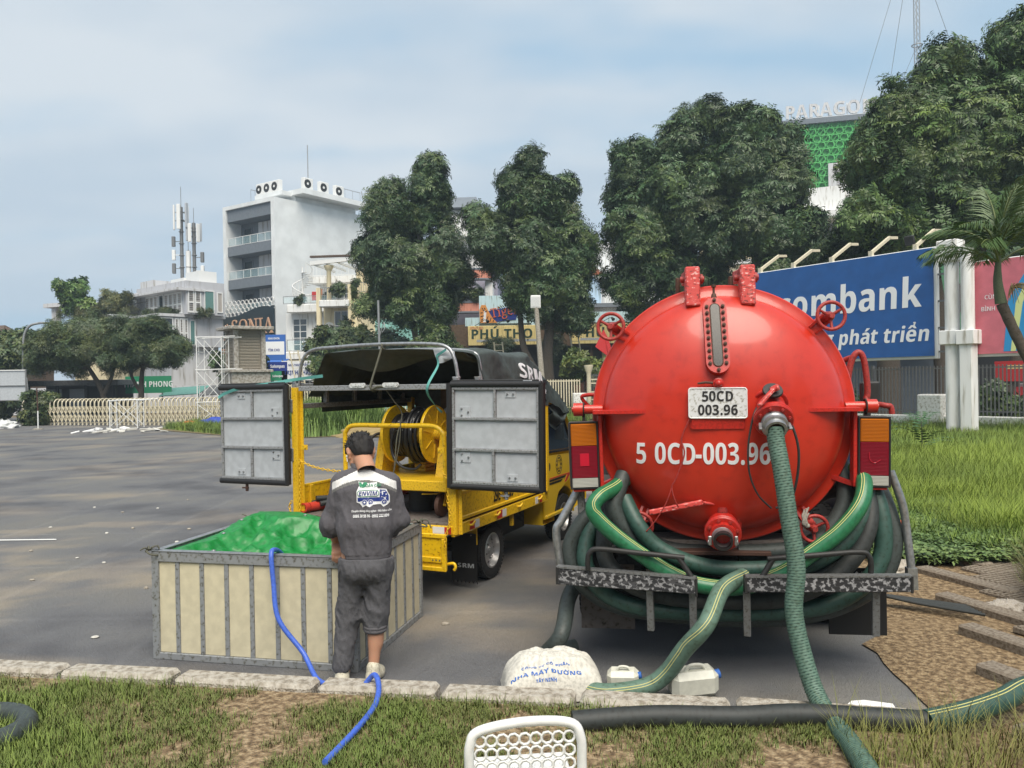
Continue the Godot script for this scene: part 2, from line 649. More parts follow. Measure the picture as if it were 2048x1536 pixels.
func make_materials() -> void:
	var speck := noise_tex(0.35, [[0.2, g(0.75)], [0.5, g(0.93)], [0.8, g(1.0)]], 3, FastNoiseLite.TYPE_SIMPLEX, 512, 3)
	var mottle := noise_tex(0.02, [[0.15, g(0.82)], [0.5, g(0.95)], [0.8, g(1.0)]], 5, FastNoiseLite.TYPE_SIMPLEX, 512, 4)
	var soft := noise_tex(0.012, [[0.2, g(0.94)], [0.8, g(1.0)]], 5, FastNoiseLite.TYPE_SIMPLEX, 512, 14)
	var streak := noise_tex(0.03, [[0.05, Color(0.74, 0.72, 0.68)], [0.25, Color(0.93, 0.925, 0.915)], [0.45, g(0.99)], [0.7, g(1.0)]], 5, FastNoiseLite.TYPE_SIMPLEX, 512, 5, 0.0, 8.0)
	var grime := noise_tex(0.02, [[0.08, Color(0.58, 0.55, 0.49)], [0.24, Color(0.86, 0.85, 0.82)], [0.42, g(0.97)], [0.7, g(1.0)]], 6, FastNoiseLite.TYPE_SIMPLEX, 512, 6)
	var grain_n := noise_tex(0.25, [], 3, FastNoiseLite.TYPE_SIMPLEX, 256, 8, 3.0)
	var wave_n := noise_tex(0.02, [], 3, FastNoiseLite.TYPE_SIMPLEX_SMOOTH, 256, 9, 4.0)
	var chip := noise_tex(0.03, [[0.0, Color(0.12, 0.12, 0.13)], [0.57, Color(0.15, 0.15, 0.16)], [0.59, Color(0.50, 0.50, 0.51)], [1.0, Color(0.66, 0.66, 0.67)]], 5, FastNoiseLite.TYPE_SIMPLEX, 512, 12)
	var red_chip := noise_tex(0.014, [[0.0, Color(0.36, 0.13, 0.11)], [0.24, Color(0.38, 0.15, 0.13)], [0.27, Color(0.74, 0.24, 0.22)], [0.72, Color(0.78, 0.28, 0.26)], [0.75, Color(0.86, 0.66, 0.64)], [1.0, Color(0.87, 0.72, 0.70)]], 4, FastNoiseLite.TYPE_SIMPLEX, 512, 13, 0.0, 0.5)
	var rust_red := noise_tex(0.05, [[0.12, Color(0.38, 0.13, 0.10)], [0.35, Color(0.58, 0.18, 0.16)], [0.7, Color(0.64, 0.21, 0.19)]], 4, FastNoiseLite.TYPE_SIMPLEX, 256, 15)
	var red_paint := noise_tex(0.016, [[0.1, Color(0.90, 0.86, 0.86)], [0.4, Color(0.98, 0.97, 0.97)], [0.7, g(1.0)]], 6, FastNoiseLite.TYPE_SIMPLEX, 512, 16)
	var yel_paint := noise_tex(0.03, [[0.08, Color(0.5, 0.42, 0.36)], [0.18, Color(0.88, 0.84, 0.78)], [0.4, g(0.98)], [0.7, g(1.0)]], 6, FastNoiseLite.TYPE_SIMPLEX, 512, 17)
	# yard and ground
	var asph := noise_tex(0.5, [[0.1, g(0.62)], [0.35, g(0.80)], [0.6, g(0.90)], [0.8, g(0.96)], [0.9, g(1.0)]], 2, FastNoiseLite.TYPE_SIMPLEX, 1024, 21)
	var asph_n := noise_tex(0.4, [], 2, FastNoiseLite.TYPE_SIMPLEX, 512, 22, 5.0)
	var patches := noise_tex(0.008, [[0.15, Color(0.76, 0.76, 0.78)], [0.4, Color(0.90, 0.90, 0.91)], [0.6, Color(0.96, 0.955, 0.945)], [0.8, Color(1.0, 0.985, 0.95)]], 7, FastNoiseLite.TYPE_SIMPLEX, 1024, 23)
	var a := mat("asphalt", lin(0.50, 0.465, 0.40), 0.93, 0.0, asph, 0.5, asph_n, 0.9)
	a.uv1_world_triplanar = true
	a.vertex_color_use_as_albedo = true
	detail(a, patches, 0.045)
	a.uv1_world_triplanar = true
	var earth := noise_tex(0.06, [[0.1, Color(0.36, 0.30, 0.22)], [0.4, Color(0.52, 0.45, 0.36)], [0.6, Color(0.60, 0.53, 0.43)], [0.85, Color(0.70, 0.64, 0.54)]], 6, FastNoiseLite.TYPE_SIMPLEX, 1024, 25)
	mat("earth", g(0.95), 0.95, 0.0, earth, 0.23, asph_n, 0.5).vertex_color_use_as_albedo = true
	var conc := noise_tex(0.03, [[0.1, Color(0.52, 0.49, 0.44)], [0.4, Color(0.66, 0.63, 0.58)], [0.7, Color(0.74, 0.72, 0.68)]], 6, FastNoiseLite.TYPE_SIMPLEX, 512, 26)
	mat("concrete", g(0.92), 0.9, 0.0, conc, 0.8, grain_n, 0.8)
	mat("slab", Color(0.72, 0.69, 0.66), 0.92, 0.0, conc, 1.6, grain_n, 0.9)
	mat("raw_concrete", Color(0.92, 0.93, 0.95), 0.92, 0.0, conc, 0.35, grain_n, 0.8)
	mat("brick_bare", Color(0.84, 0.83, 0.81), 0.95, 0.0, conc, 1.1, grain_n, 1.0)
	mat("red_brick", lin(0.20, 0.09, 0.06), 0.95, 0.0, speck, 1.0)
	# paints for buildings
	mat("white_wall", lin(0.72, 0.75, 0.76), 0.85, 0.0, soft, 0.06)
	mat("white_paint", lin(0.74, 0.75, 0.74), 0.8, 0.0, streak, 0.25)
	mat("old_white", lin(0.72, 0.72, 0.70), 0.85, 0.0, grime, 0.7)
	mat("clean_white", lin(0.78, 0.78, 0.78), 0.6)
	mat("grey_wall", lin(0.46, 0.47, 0.50), 0.85, 0.0, streak, 0.12)
	mat("light_grey_wall", lin(0.55, 0.56, 0.58), 0.85, 0.0, streak, 0.12)
	mat("slate_wall", lin(0.16, 0.185, 0.215), 0.8, 0.0, soft, 0.3)
	mat("cream_wall", lin(0.70, 0.62, 0.42), 0.85, 0.0, streak, 0.15)
	mat("blue_wall", lin(0.42, 0.58, 0.74), 0.85, 0.0, streak, 0.15)
	mat("pink_wall", lin(0.58, 0.24, 0.17), 0.85, 0.0, streak, 0.3)
	mat("lilac_wall", lin(0.30, 0.30, 0.38), 0.85, 0.0, soft, 0.3)
	mat("roof_tile", lin(0.26, 0.09, 0.045), 0.9, 0.0, mottle, 0.7)
	mat("dark_tile", lin(0.11, 0.075, 0.055), 0.9, 0.0, mottle, 0.7)
	mat("ochre_wall", lin(0.62, 0.33, 0.07), 0.9, 0.0, mottle, 0.4)
	mat("mint", lin(0.28, 0.58, 0.52), 0.7, 0.0, streak, 0.2)
	mat("pale_blue_sheet", lin(0.50, 0.68, 0.74), 0.6, 0.0, streak, 0.3)
	mat("brown_board", lin(0.13, 0.085, 0.05), 0.8, 0.0, mottle, 0.4)
	mat("dark_void", lin(0.10, 0.095, 0.09), 0.8)
	mat("frame_white", lin(0.70, 0.71, 0.70), 0.5)
	mat("frame_cream", lin(0.68, 0.62, 0.46), 0.55, 0.0, mottle, 2.0)
	mat("shutter", lin(0.36, 0.33, 0.30), 0.7)
	mat("window_glass", lin(0.035, 0.05, 0.06), 0.06).metallic_specular = 0.7
	mat("green_glass", lin(0.10, 0.22, 0.21), 0.06).metallic_specular = 0.7
	var rail := mat("rail_glass", Color(0.75, 0.9, 0.92, 0.22), 0.05)
	rail.transparency = BaseMaterial3D.TRANSPARENCY_ALPHA
	mat("green_screen", lin(0.055, 0.34, 0.075), 0.6)
	mat("green_back", lin(0.03, 0.14, 0.05), 0.8)
	mat("awning_blue", lin(0.03, 0.12, 0.42), 0.7)
	mat("awning_green", lin(0.10, 0.26, 0.23), 0.7, 0.0, mottle, 0.5)
	mat("awning_grey", lin(0.14, 0.145, 0.15), 0.8, 0.0, mottle, 0.5)
	# signs
	mat("sign_dark", lin(0.018, 0.032, 0.042), 0.35)
	mat("sign_rose", lin(0.72, 0.45, 0.30), 0.35, 0.3)
	mat("sign_copper", lin(0.50, 0.24, 0.13), 0.5)
	mat("sign_blue", lin(0.009, 0.088, 0.31), 0.45, 0.0, soft, 0.2, wave_n, 0.12)
	mat("sign_white", lin(0.74, 0.76, 0.78), 0.5)
	mat("sign_pink", lin(0.58, 0.15, 0.19), 0.5, 0.0, soft, 0.3)
	mat("sign_sky", lin(0.02, 0.26, 0.56), 0.5)
	mat("sign_pale", lin(0.38, 0.60, 0.62), 0.5)
	mat("sign_lime", lin(0.60, 0.66, 0.28), 0.5)
	mat("sign_yellow", lin(0.76, 0.62, 0.27), 0.55, 0.0, streak, 0.4)
	mat("sign_green", lin(0.02, 0.22, 0.11), 0.55)
	mat("letter_green", lin(0.025, 0.06, 0.04), 0.5)
	mat("letter_navy", lin(0.01, 0.03, 0.20), 0.5)
	mat("letter_orange", lin(0.60, 0.11, 0.03), 0.5)
	mat("letter_red", lin(0.5, 0.03, 0.03), 0.5)
	mat("tiger_orange", lin(0.62, 0.26, 0.06), 0.55)
	mat("letter_black", lin(0.012, 0.012, 0.013), 0.5)
	mat("roof_letter", lin(0.55, 0.56, 0.58), 0.6, 0.0, streak, 0.4)
	# metals, rubber, paint on the vehicles
	mat("steel", lin(0.42, 0.43, 0.44), 0.42, 0.85, mottle, 2.0)
	mat("galvanised", lin(0.40, 0.41, 0.42), 0.5, 0.7, grime, 3.0)
	mat("dull_steel", lin(0.22, 0.225, 0.23), 0.55, 0.6, grime, 3.0)
	mat("frame_grey", lin(0.27, 0.285, 0.30), 0.5, 0.25, grime, 2.0)
	mat("panel_grey", lin(0.43, 0.46, 0.49), 0.55, 0.0, soft, 1.2)
	mat("black_rubber", lin(0.012, 0.012, 0.013), 0.5)
	mat("tyre", lin(0.02, 0.02, 0.02), 0.8, 0.0, mottle, 3.0)
	mat("black_metal", lin(0.02, 0.02, 0.02), 0.55, 0.0, mottle, 3.0)
	mat("black_chipped", g(1.0), 0.6, 0.0, chip, 1.6)
	mat("chassis", lin(0.03, 0.025, 0.022), 0.85, 0.0, grime, 2.0)
	mat("dirty_deck", lin(0.13, 0.11, 0.10), 0.9, 0.0, grime, 1.5)
	var r := mat("red", lin(0.50, 0.024, 0.008), 0.40, 0.0, red_paint, 0.9)
	r.clearcoat_enabled = true
	r.clearcoat = 0.35
	r.clearcoat_roughness = 0.10
	mat("red_worn", g(1.0), 0.5, 0.0, red_chip, 2.2)
	mat("red_old", g(1.0), 0.5, 0.0, rust_red, 3.0, grain_n, 0.3)
	mat("red_part", lin(0.50, 0.022, 0.014), 0.38, 0.0, mottle, 4.0)
	mat("rust_bolt", lin(0.10, 0.05, 0.035), 0.7, 0.3, mottle, 8.0)
	mat("weld_white", lin(0.66, 0.63, 0.62), 0.55, 0.0, mottle, 3.0)
	mat("plate_white", lin(0.60, 0.62, 0.63), 0.45, 0.0, grime, 3.0)
	mat("gauge_glass", lin(0.014, 0.013, 0.010), 0.18, 0.0, mottle, 4.0)
	var y := mat("yellow", lin(0.74, 0.47, 0.006), 0.36, 0.0, yel_paint, 1.3)
	y.clearcoat_enabled = true
	y.clearcoat = 0.25
	mat("yellow_worn", lin(0.70, 0.44, 0.01), 0.5, 0.0, yel_paint, 2.6)
	mat("yellow_cab", lin(0.72, 0.47, 0.012), 0.22).clearcoat_enabled = true
	mat("hose_black", lin(0.011, 0.011, 0.013), 0.4, 0.0, mottle, 3.0)
	mat("hose_grey", lin(0.040, 0.052, 0.050), 0.55, 0.0, grime, 2.4)
	mat("hose_teal", lin(0.028, 0.075, 0.060), 0.5, 0.0, grime, 2.0)
	mat("hose_dark", lin(0.026, 0.031, 0.031), 0.6, 0.0, grime, 2.0)
	mat("hose_green", lin(0.020, 0.16, 0.07), 0.35, 0.0, mottle, 2.0)
	mat("hose_sage", lin(0.10, 0.175, 0.135), 0.6, 0.0, grime, 1.6)
	mat("hose_rib", lin(0.045, 0.10, 0.075), 0.6, 0.0, mottle, 3.0)
	mat("hose_line", lin(0.55, 0.52, 0.20), 0.5)
	mat("hose_blue", lin(0.06, 0.14, 0.60), 0.4, 0.0, mottle, 3.0)
	mat("rope_olive", lin(0.10, 0.10, 0.075), 0.9)
	mat("strap_teal", lin(0.10, 0.34, 0.32), 0.8)
	mat("canvas", lin(0.050, 0.066, 0.062), 0.62, 0.0, mottle, 1.2, wave_n, 0.25)
	mat("green_tarp", lin(0.008, 0.21, 0.04), 0.42, 0.0, mottle, 1.5, wave_n, 0.5)
	mat("cream_panel", lin(0.58, 0.53, 0.38), 0.5, 0.0, soft, 1.2)
	mat("amber", lin(0.42, 0.12, 0.006), 0.12)
	mat("lens_red", lin(0.20, 0.006, 0.018), 0.12)
	mat("lens_red_bright", lin(0.46, 0.010, 0.03), 0.12)
	mat("lens_clear", lin(0.42, 0.42, 0.38), 0.15)
	mat("lamp_frame", lin(0.05, 0.022, 0.02), 0.5, 0.0, mottle, 3.0)
	mat("tape_red", lin(0.45, 0.03, 0.02), 0.4)
	mat("tape_white", lin(0.62, 0.63, 0.64), 0.4)
	mat("navy_panel", lin(0.008, 0.03, 0.085), 0.4)
	mat("alloy", lin(0.50, 0.50, 0.50), 0.35, 0.8)
	# people and small things
	mat("skin", lin(0.42, 0.22, 0.14), 0.6)
	M.skin.subsurf_scatter_enabled = true
	M.skin.subsurf_scatter_strength = 0.15
	var cloth_n := noise_tex(0.03, [], 4, FastNoiseLite.TYPE_SIMPLEX_SMOOTH, 512, 31, 5.0)
	var cl := mat("work_cloth", lin(0.75, 0.75, 0.75), 0.9, 0.0, soft, 4.0, cloth_n, 0.35)
	cl.vertex_color_use_as_albedo = true
	mat("hair", lin(0.007, 0.006, 0.006), 0.75)
	mat("boot", lin(0.55, 0.52, 0.42), 0.6, 0.0, grime, 4.0)
	mat("white_plastic", lin(0.74, 0.75, 0.74), 0.35, 0.0, soft, 2.0)
	mat("can_plastic", lin(0.62, 0.62, 0.54), 0.4, 0.0, soft, 3.0)
	mat("sack", lin(0.62, 0.60, 0.54), 0.75, 0.0, mottle, 3.0, wave_n, 0.4)
	mat("red_plastic", lin(0.52, 0.05, 0.03), 0.4)
	mat("cloth_blue", lin(0.03, 0.07, 0.40), 0.7, 0.0, mottle, 1.0)
	mat("cloth_orange", lin(0.62, 0.12, 0.03), 0.7)
	mat("scrap", lin(0.55, 0.54, 0.50), 0.7, 0.0, grime, 2.0)
	mat("straw", lin(0.35, 0.27, 0.13), 0.9, 0.0, speck, 2.0)
	mat("rag", lin(0.36, 0.33, 0.29), 0.9, 0.0, grime, 6.0)
	mat("terracotta", lin(0.35, 0.12, 0.06), 0.9)
	# plants
	mat("leaf_stem", lin(0.10, 0.13, 0.07), 0.7, 0.0, mottle, 3.0)
	mat("bark", lin(0.085, 0.07, 0.055), 0.95, 0.0, grime, 1.2, grain_n, 1.0)
	mat("pale_bark", lin(0.20, 0.18, 0.15), 0.95, 0.0, grime, 1.2, grain_n, 1.0)
	for q in [["leaf", 0.5, 0.16], ["leaf_light", 0.5, 0.22], ["grass", 0.6, 0.25]]:
		var m := mat(q[0], Color.WHITE, q[1])
		m.vertex_color_use_as_albedo = true
		m.backlight_enabled = true
		m.backlight = Color(q[2] * 0.5, q[2], q[2] * 0.2)
		m.cull_mode = BaseMaterial3D.CULL_DISABLED


# -- ground
func kerb_z(x: float) -> float:
	return -5.60 + 0.18 * (x + 3.64)


func make_ground() -> void:
	var f := FastNoiseLite.new()
	f.seed = 5
	f.frequency = 0.22
	f.fractal_octaves = 4
	# earth under everything, out to the horizon
	var e := B.new()
	e.tinted = true
	e.tint = Color(0.55, 0.55, 0.5)
	e.quad(V(-500, -0.06, 60), V(500, -0.06, 60), V(500, -0.06, -700), V(-500, -0.06, -700), Vector3.UP)
	struct("ground", e, M.earth)
	# the yard: dust and sand lie in patches on worn asphalt
	var xs := []
	var x := -70.0
	while x < 3.3:
		xs.append(x)
		x += 2.0 if x < -16.0 else (0.5 if x < -7.0 else 0.16)
	xs.append(3.3)
	var ts := []
	var d := 0.0
	while d < 37.0:
		ts.append(d)
		d += 0.14 if d < 6.0 else (0.4 if d < 16.0 else 1.2)
	ts.append(37.0)
	var lot := B.new()
	lot.tinted = true
	var grid := []
	for t in ts:
		var row := []
		for xx in xs:
			var z: float = kerb_z(maxf(xx, -9.0)) - t
			var n1: float = f.get_noise_2d(xx * 0.8, z * 2.0)
			var n2: float = f.get_noise_2d(xx * 5.0 + 40.0, z * 7.0)
			var near: float = 1.0 if t < 0.4 else 0.0
			var sand: float = clampf((n1 * 1.5 + n2 * 0.75 - 0.12 + near * 0.6 + (0.35 if xx > -0.9 and xx < 0.4 and t > 0.8 and t < 3.2 else 0.0)) * 2.2, 0.0, 1.0)
			row.append([V(xx, 0.0, z), Color(0.47, 0.515, 0.62).lerp(Color(1.0, 0.93, 0.85), sand * 0.5)])
		grid.append(row)
	for i in grid.size() - 1:
		for j in xs.size() - 1:
			for k in [[0, 0, 1, 0, 1, 1], [0, 0, 1, 1, 0, 1]]:
				for w in 3:
					var q = grid[i + k[w * 2]][j + k[w * 2 + 1]]
					lot.tint = q[1]
					lot.put(q[0], Vector3.UP)
	for i in range(0, lot.v.size(), 3):
		if (lot.v[i + 1] - lot.v[i]).cross(lot.v[i + 2] - lot.v[i]).y > 0.0:
			var p := lot.v[i + 1]
			lot.v[i + 1] = lot.v[i + 2]
			lot.v[i + 2] = p
			var cc := lot.c[i + 1]
			lot.c[i + 1] = lot.c[i + 2]
			lot.c[i + 2] = cc
	struct("asphalt_yard", lot, M.asphalt)
	# street beyond the yard
	var s := B.new()
	s.tinted = true
	s.tint = Color(0.42, 0.47, 0.57)
	s.quad(V(-90, -0.03, -44.5), V(14, -0.03, -44.5), V(14, -0.03, -56), V(-90, -0.03, -56), Vector3.UP)
	s.quad(V(10, -0.026, -44.5), V(24, -0.026, -25.0), V(34, -0.026, -31.0), V(17, -0.026, -56.0), Vector3.UP)
	struct("street", s, M.asphalt)
	# soil of the verge, a little above the yard
	var edge := []
	for k in 40:
		var t := k / 39.0
		edge.append(W(lerpf(2.2, 3.4, pow(t, 0.7)) + f.get_noise_2d(k * 3.1, 5.0) * 0.32, lerpf(-4.3, -12.0, t)))
	soil("verge_soil", edge + [W(3.6, -36.0), W(8.5, -36.0), W(16.0, -25.4), W(26.0, -14.0), W(26.0, 3.0), W(2.2, 3.0)], 0.012, Color(0.80, 0.74, 0.62))
	soil("near_soil", [W(-12, 3), W(2.35, 3), W(2.35, kerb_z(2.35) + 0.17), W(-9.0, kerb_z(-9.0) + 0.17), W(-12, kerb_z(-9.0) + 0.17)], 0.06, Color(0.85, 0.8, 0.72))
	soil("far_verge_soil", [W(-16.5, -36.5), W(-9, -29.0), W(-3.0, -30.5), W(3.6, -34.5), W(3.6, -42.3), W(-16.5, -42.3)], 0.02, Color(0.62, 0.66, 0.5))
	# kerb stones in front of the tank box and the tanker
	var kb := Node3D.new()
	kb.name = "kerb"
	add_child(kb)
	tag(kb, "", "", "", "structure")
	x = -9.0
	while x < 1.75:
		var len := rnd(0.75, 1.0)
		var b := B.new()
		var ang := atan(0.18)
		b.box(V(0, 0.03, 0), V(len - rnd(0.006, 0.03), 0.16 + rnd(-0.015, 0.012), 0.17 + rnd(-0.02, 0.02)), Basis.from_euler(V(rnd(-0.03, 0.03), -ang + rnd(-0.015, 0.015), rnd(-0.02, 0.02))), 0.025)
		var o := part("kerb_stone", b, M.concrete, kb)
		o.position = V(x + len * 0.5, 0, kerb_z(x + len * 0.5) + 0.085)
		x += len
	# concrete covers over the drain that runs along the grass
	var dr := Node3D.new()
	dr.name = "drain"
	add_child(dr)
	tag(dr, "", "", "", "structure")
	var a0 := V(2.62, 0.0, -3.7)
	var dir := V(0.345, 0, -0.939)
	var side := V(0.939, 0, 0.345)
	var k := 0
	var along := 0.0
	while along < 7.5:
		var len := rnd(0.36, 0.46)
		var b := B.new()
		var ribs := 7
		b.box(V(0, -0.012, 0), V(0.62, 0.05, len - 0.02), Basis.IDENTITY, 0.008)
		for q in ribs:
			b.box(V(0, 0.0165, (q - 3) * (len - 0.06) / ribs), V(0.60, 0.012, (len - 0.06) / ribs * 0.55), Basis.IDENTITY, 0.004)
		var o := part("slab", b, M.slab, dr)
		o.position = a0 + dir * (along + len * 0.5) + side * 0.62 + V(0, 0.04 + rnd(-0.012, 0.012), 0)
		o.rotation = V(rnd(-0.03, 0.03), 0.352 + rnd(-0.02, 0.02), rnd(-0.05, 0.05))
		along += len
		k += 1
	along = -0.2
	while along < 7.6:
		var len := rnd(0.8, 1.1)
		var b := B.new()
		b.box(Vector3.ZERO, V(0.16, 0.10, len - 0.02), Basis.IDENTITY, 0.015)
		var o := part("edge_stone", b, M.slab, dr)
		o.position = a0 + dir * (along + len * 0.5) + side * 0.20 + V(0, 0.03 + rnd(-0.008, 0.008), 0)
		o.rotation.y = 0.352 + rnd(-0.02, 0.02)
		along += len


func soil(called: String, poly: Array, y: float, tint: Color) -> void:
	var b := B.new()
	b.tinted = true
	b.tint = tint
	var p := PackedVector2Array(poly)
	var ids := Geometry2D.triangulate_polygon(p)
	for i in range(0, ids.size(), 3):
		b.tri(V(p[ids[i]].x, y, p[ids[i]].y), V(p[ids[i + 1]].x, y, p[ids[i + 1]].y), V(p[ids[i + 2]].x, y, p[ids[i + 2]].y), Vector3.UP)
	struct(called, b, M.earth)


# a box given by its limits in the parent's own axes
func bx(parent: Node, called: String, m: Material, x0: float, x1: float, y0: float, y1: float, z0: float, z1: float, bev := 0.0, label := "") -> MeshInstance3D:
	var b := B.new()
	b.box(V(x0 + x1, y0 + y1, z0 + z1) * 0.5, V(absf(x1 - x0), absf(y1 - y0), absf(z1 - z0)), Basis.IDENTITY, bev)
	return part(called, b, m, parent, label)


# -- what bounds the yard
func make_bounds() -> void:
	# folding gate: one hoop after another, with crossed links between them
	var gate := thing("folding_gate", "long cream folding gate of arched hoops closing the yard at the street", "gate", V(-26.4, 0, -43.5), -0.300)
	var b := B.new()
	var ps := []
	for k in 13:
		var a := PI * k / 12.0
		ps.append(V(0, 1.12 + 0.26 * sin(a), 0.26 * cos(a)))
	b.tube([V(0, 0.08, 0.26)] + ps + [V(0, 0.08, -0.26)], 0.032, 6)
	for y in [0.12, 0.42, 0.95]:
		b.tube([V(0, y, 0.26), V(0, y, -0.26)], 0.02, 5)
	for z in [0.28, -0.28]:
		for y in [0.16, 0.58]:
			b.bar(V(0, y, z), V(0.27, y + 0.42, z), 0.045, 0.014)
			b.bar(V(0, y + 0.42, z - 0.016), V(0.27, y, z - 0.016), 0.045, 0.014)
	for z in [0.26, -0.26]:
		b.cyl(V(0, 0.05, z - 0.02), V(0, 0.05, z + 0.02), 0.05, 8)
	var hoop := b.mesh(M.frame_cream)
	for k in 58:
		part_mesh("hoop", hoop, gate).position = V(k * 0.27, 0, 0)
	# unfinished gate pillar
	var pil := thing("gate_pillar", "unfinished grey masonry gate pillar with a flat concrete cap", "gate pillar", V(-13.9, 0, -41.8), deg_to_rad(36))
	bx(pil, "plinth", M.raw_concrete, -0.98, 0.98, 0, 2.62, -0.98, 0.98, 0.02)
	bx(pil, "ledge", M.raw_concrete, -1.1, 1.1, 2.62, 2.76, -1.1, 1.1, 0.02)
	bx(pil, "shaft", M.brick_bare, -0.66, 0.66, 2.76, 4.82, -0.66, 0.66)
	for sx in [-1, 1]:
		for sz in [-1, 1]:
			bx(pil, "corner_post", M.raw_concrete, sx * 0.70 - 0.11, sx * 0.70 + 0.11, 2.76, 4.82, sz * 0.70 - 0.11, sz * 0.70 + 0.11, 0.015)
	for k in 2:
		var r := B.new()
		for q in 13:
			r.box(V(0, 2.86 + q * 0.152, 0.672) if k == 0 else V(-0.672, 2.86 + q * 0.152, 0), V(1.16, 0.10 + rnd(-0.02, 0.02), 0.02 + rnd(0, 0.02)) if k == 0 else V(0.02 + rnd(0, 0.02), 0.10 + rnd(-0.02, 0.02), 1.16), Basis.from_euler(V(0, 0, rnd(-0.008, 0.008))), 0.006)
		part("brick_courses", r, M.brick_bare, pil)
	bx(pil, "cap", M.raw_concrete, -1.15, 1.15, 4.82, 4.98, -1.15, 1.15, 0.02)
	# scaffolding beside it
	var sc := thing("scaffold", "two tier white tube scaffold standing beside the unfinished gate pillar", "scaffold", V(-15.0, 0, -40.2), 0.0)
	for tier in 2:
		var y0: float = 1.15 + tier * 1.62
		if tier == 0:
			scaffold_tier(sc, 0.0, 1.15)
		scaffold_tier(sc, y0, 1.62)
	var fr := thing("low_scaffold", "single light scaffold frame left standing in front of the folding gate", "scaffold frame", V(-18.6, 0, -38.6), 0.15)
	scaffold_tier(fr, 0.0, 1.35)
	# fence of upright pickets between yard and street
	var fence := thing("picket_fence", "cream metal picket fence on a low white wall behind the yellow truck", "fence", V(-12.6, 0, -42.4), 0.0)
	bx(fence, "base_wall", M.old_white, 0, 16.2, 0, 0.36, -0.1, 0.1, 0.02)
	bx(fence, "rail", M.frame_cream, 0, 16.2, 0.46, 0.51, -0.02, 0.02)
	bx(fence, "rail", M.frame_cream, 0, 16.2, 1.86, 1.92, -0.02, 0.02)
	var pk := B.new()
	pk.box(V(0, 1.2, 0.032), V(0.055, 1.55, 0.025))
	var pkm := pk.mesh(M.frame_cream)
	for k in 116:
		part_mesh("picket", pkm, fence).position = V(0.08 + k * 0.14, 0, 0)
	for x in [3.6, 9.4, 16.2]:
		bx(fence, "pier", M.old_white, x - 0.42, x + 0.42, 0, 1.25, 0.11, 0.75, 0.03)
	# low wall with a dark bar fence on it, along the right
	var wl := thing("low_wall", "low white stained wall along the grass below the billboards", "wall", V(3.6, 0, -42.4), deg_to_rad(-49.7))
	var long := 31.0
	bx(wl, "wall", M.old_white, 0, long, 0, 0.46, -0.12, 0.12, 0.03)
	bx(wl, "pier", M.old_white, 17.4, 18.25, 0, 1.22, -0.30, 0.30, 0.04)
	var bf := thing("bar_fence", "dark grey steel bar fence standing behind the low white wall", "fence", V(3.6, 0, -42.4), deg_to_rad(-49.7))
	bx(bf, "rail", M.dull_steel, 0.3, long, 0.58, 0.63, -0.45, -0.41)
	bx(bf, "rail", M.dull_steel, 0.3, long, 2.12, 2.17, -0.45, -0.41)
	var bb := B.new()
	bb.box(V(0, 1.35, -0.40), V(0.035, 1.78, 0.03))
	var bbm := bb.mesh(M.dull_steel)
	for k in 240:
		part_mesh("bar", bbm, bf).position = V(0.35 + k * 0.125, 0, 0)
	for k in 9:
		bx(bf, "post", M.dull_steel, 1.0 + k * 3.6, 1.1 + k * 3.6, 0, 2.3, -0.52, -0.42)
	make_billboards()
	# lamp posts
	var lp := thing("yard_lamp_post", "leaning concrete lamp post with a square floodlight on top", "lamp post", V(1.62, 0, -40.0), 0.0)
	b = B.new()
	b.tube([V(0, 0, 0), V(-0.34, 5.6, 0)], [0.17, 0.11], 8)
	part("post", b, M.concrete, lp)
	bx(lp, "lamp_housing", M.frame_white, -0.62, -0.12, 5.55, 6.2, -0.16, 0.10, 0.03)
	bx(lp, "lens", M.plate_white, -0.57, -0.17, 5.62, 6.1, 0.103, 0.115)
	lp = thing("street_lamp", "slim grey pole with a short curved arm behind the cream house hedge", "street lamp", V(-7.6, 0, -46.0), 0.0)
	b = B.new()
	b.tube(curve([V(0, 0, 0), V(0.02, 3.5, 0), V(0.0, 6.7, 0)], 4), 0.075, 8)
	part("pole", b, M.galvanised, lp)
	b = B.new()
	b.tube(curve([V(0.04, 4.6, 0), V(0.28, 5.4, 0), V(0.36, 5.1, 0.1), V(0.2, 4.85, 0.1)], 5), 0.025, 6)
	part("arm", b, M.galvanised, lp)
	lp = thing("street_lamp", "tall grey street lamp with a long curved arm above the grey signboard", "street lamp", V(-28.0, 0, -45.8), 0.0)
	b = B.new()
	b.tube(curve([V(0, 0, 0), V(0.05, 3.4, 0), V(0.12, 4.9, 0), V(0.45, 5.55, 0), V(1.05, 5.72, 0)], 6), 0.07, 8)
	part("pole", b, M.galvanised, lp)
	bx(lp, "lamp_head", M.frame_grey, 1.0, 1.5, 5.66, 5.78, -0.12, 0.12, 0.03)
	# the back of a signboard, left of the gate
	var sb := thing("signboard", "back of a grey sheet signboard on steel legs left of the folding gate", "signboard", V(-27.4, 0, -43.9), 0.12)
	for k in 3:
		bx(sb, "sheet", M.panel_grey, -0.70 + k * 0.47, -0.235 + k * 0.47, 1.35, 3.0, -0.01, 0.01)
	for x in [-0.72, 0.72]:
		bx(sb, "leg", M.dull_steel, x - 0.035, x + 0.035, 0, 3.05, 0.012, 0.08)
	for y in [1.35, 2.15, 3.0]:
		bx(sb, "crossbar", M.frame_white if y > 2.9 else M.dull_steel, -0.685, 0.685, y - 0.025, y + 0.025, 0.012, 0.06)
	b = B.new()
	b.bar(V(0.75, 2.6, 0.05), V(1.15, 0.0, 0.5), 0.05)
	b.bar(V(-0.75, 2.6, 0.05), V(-1.15, 0.0, 0.5), 0.05)
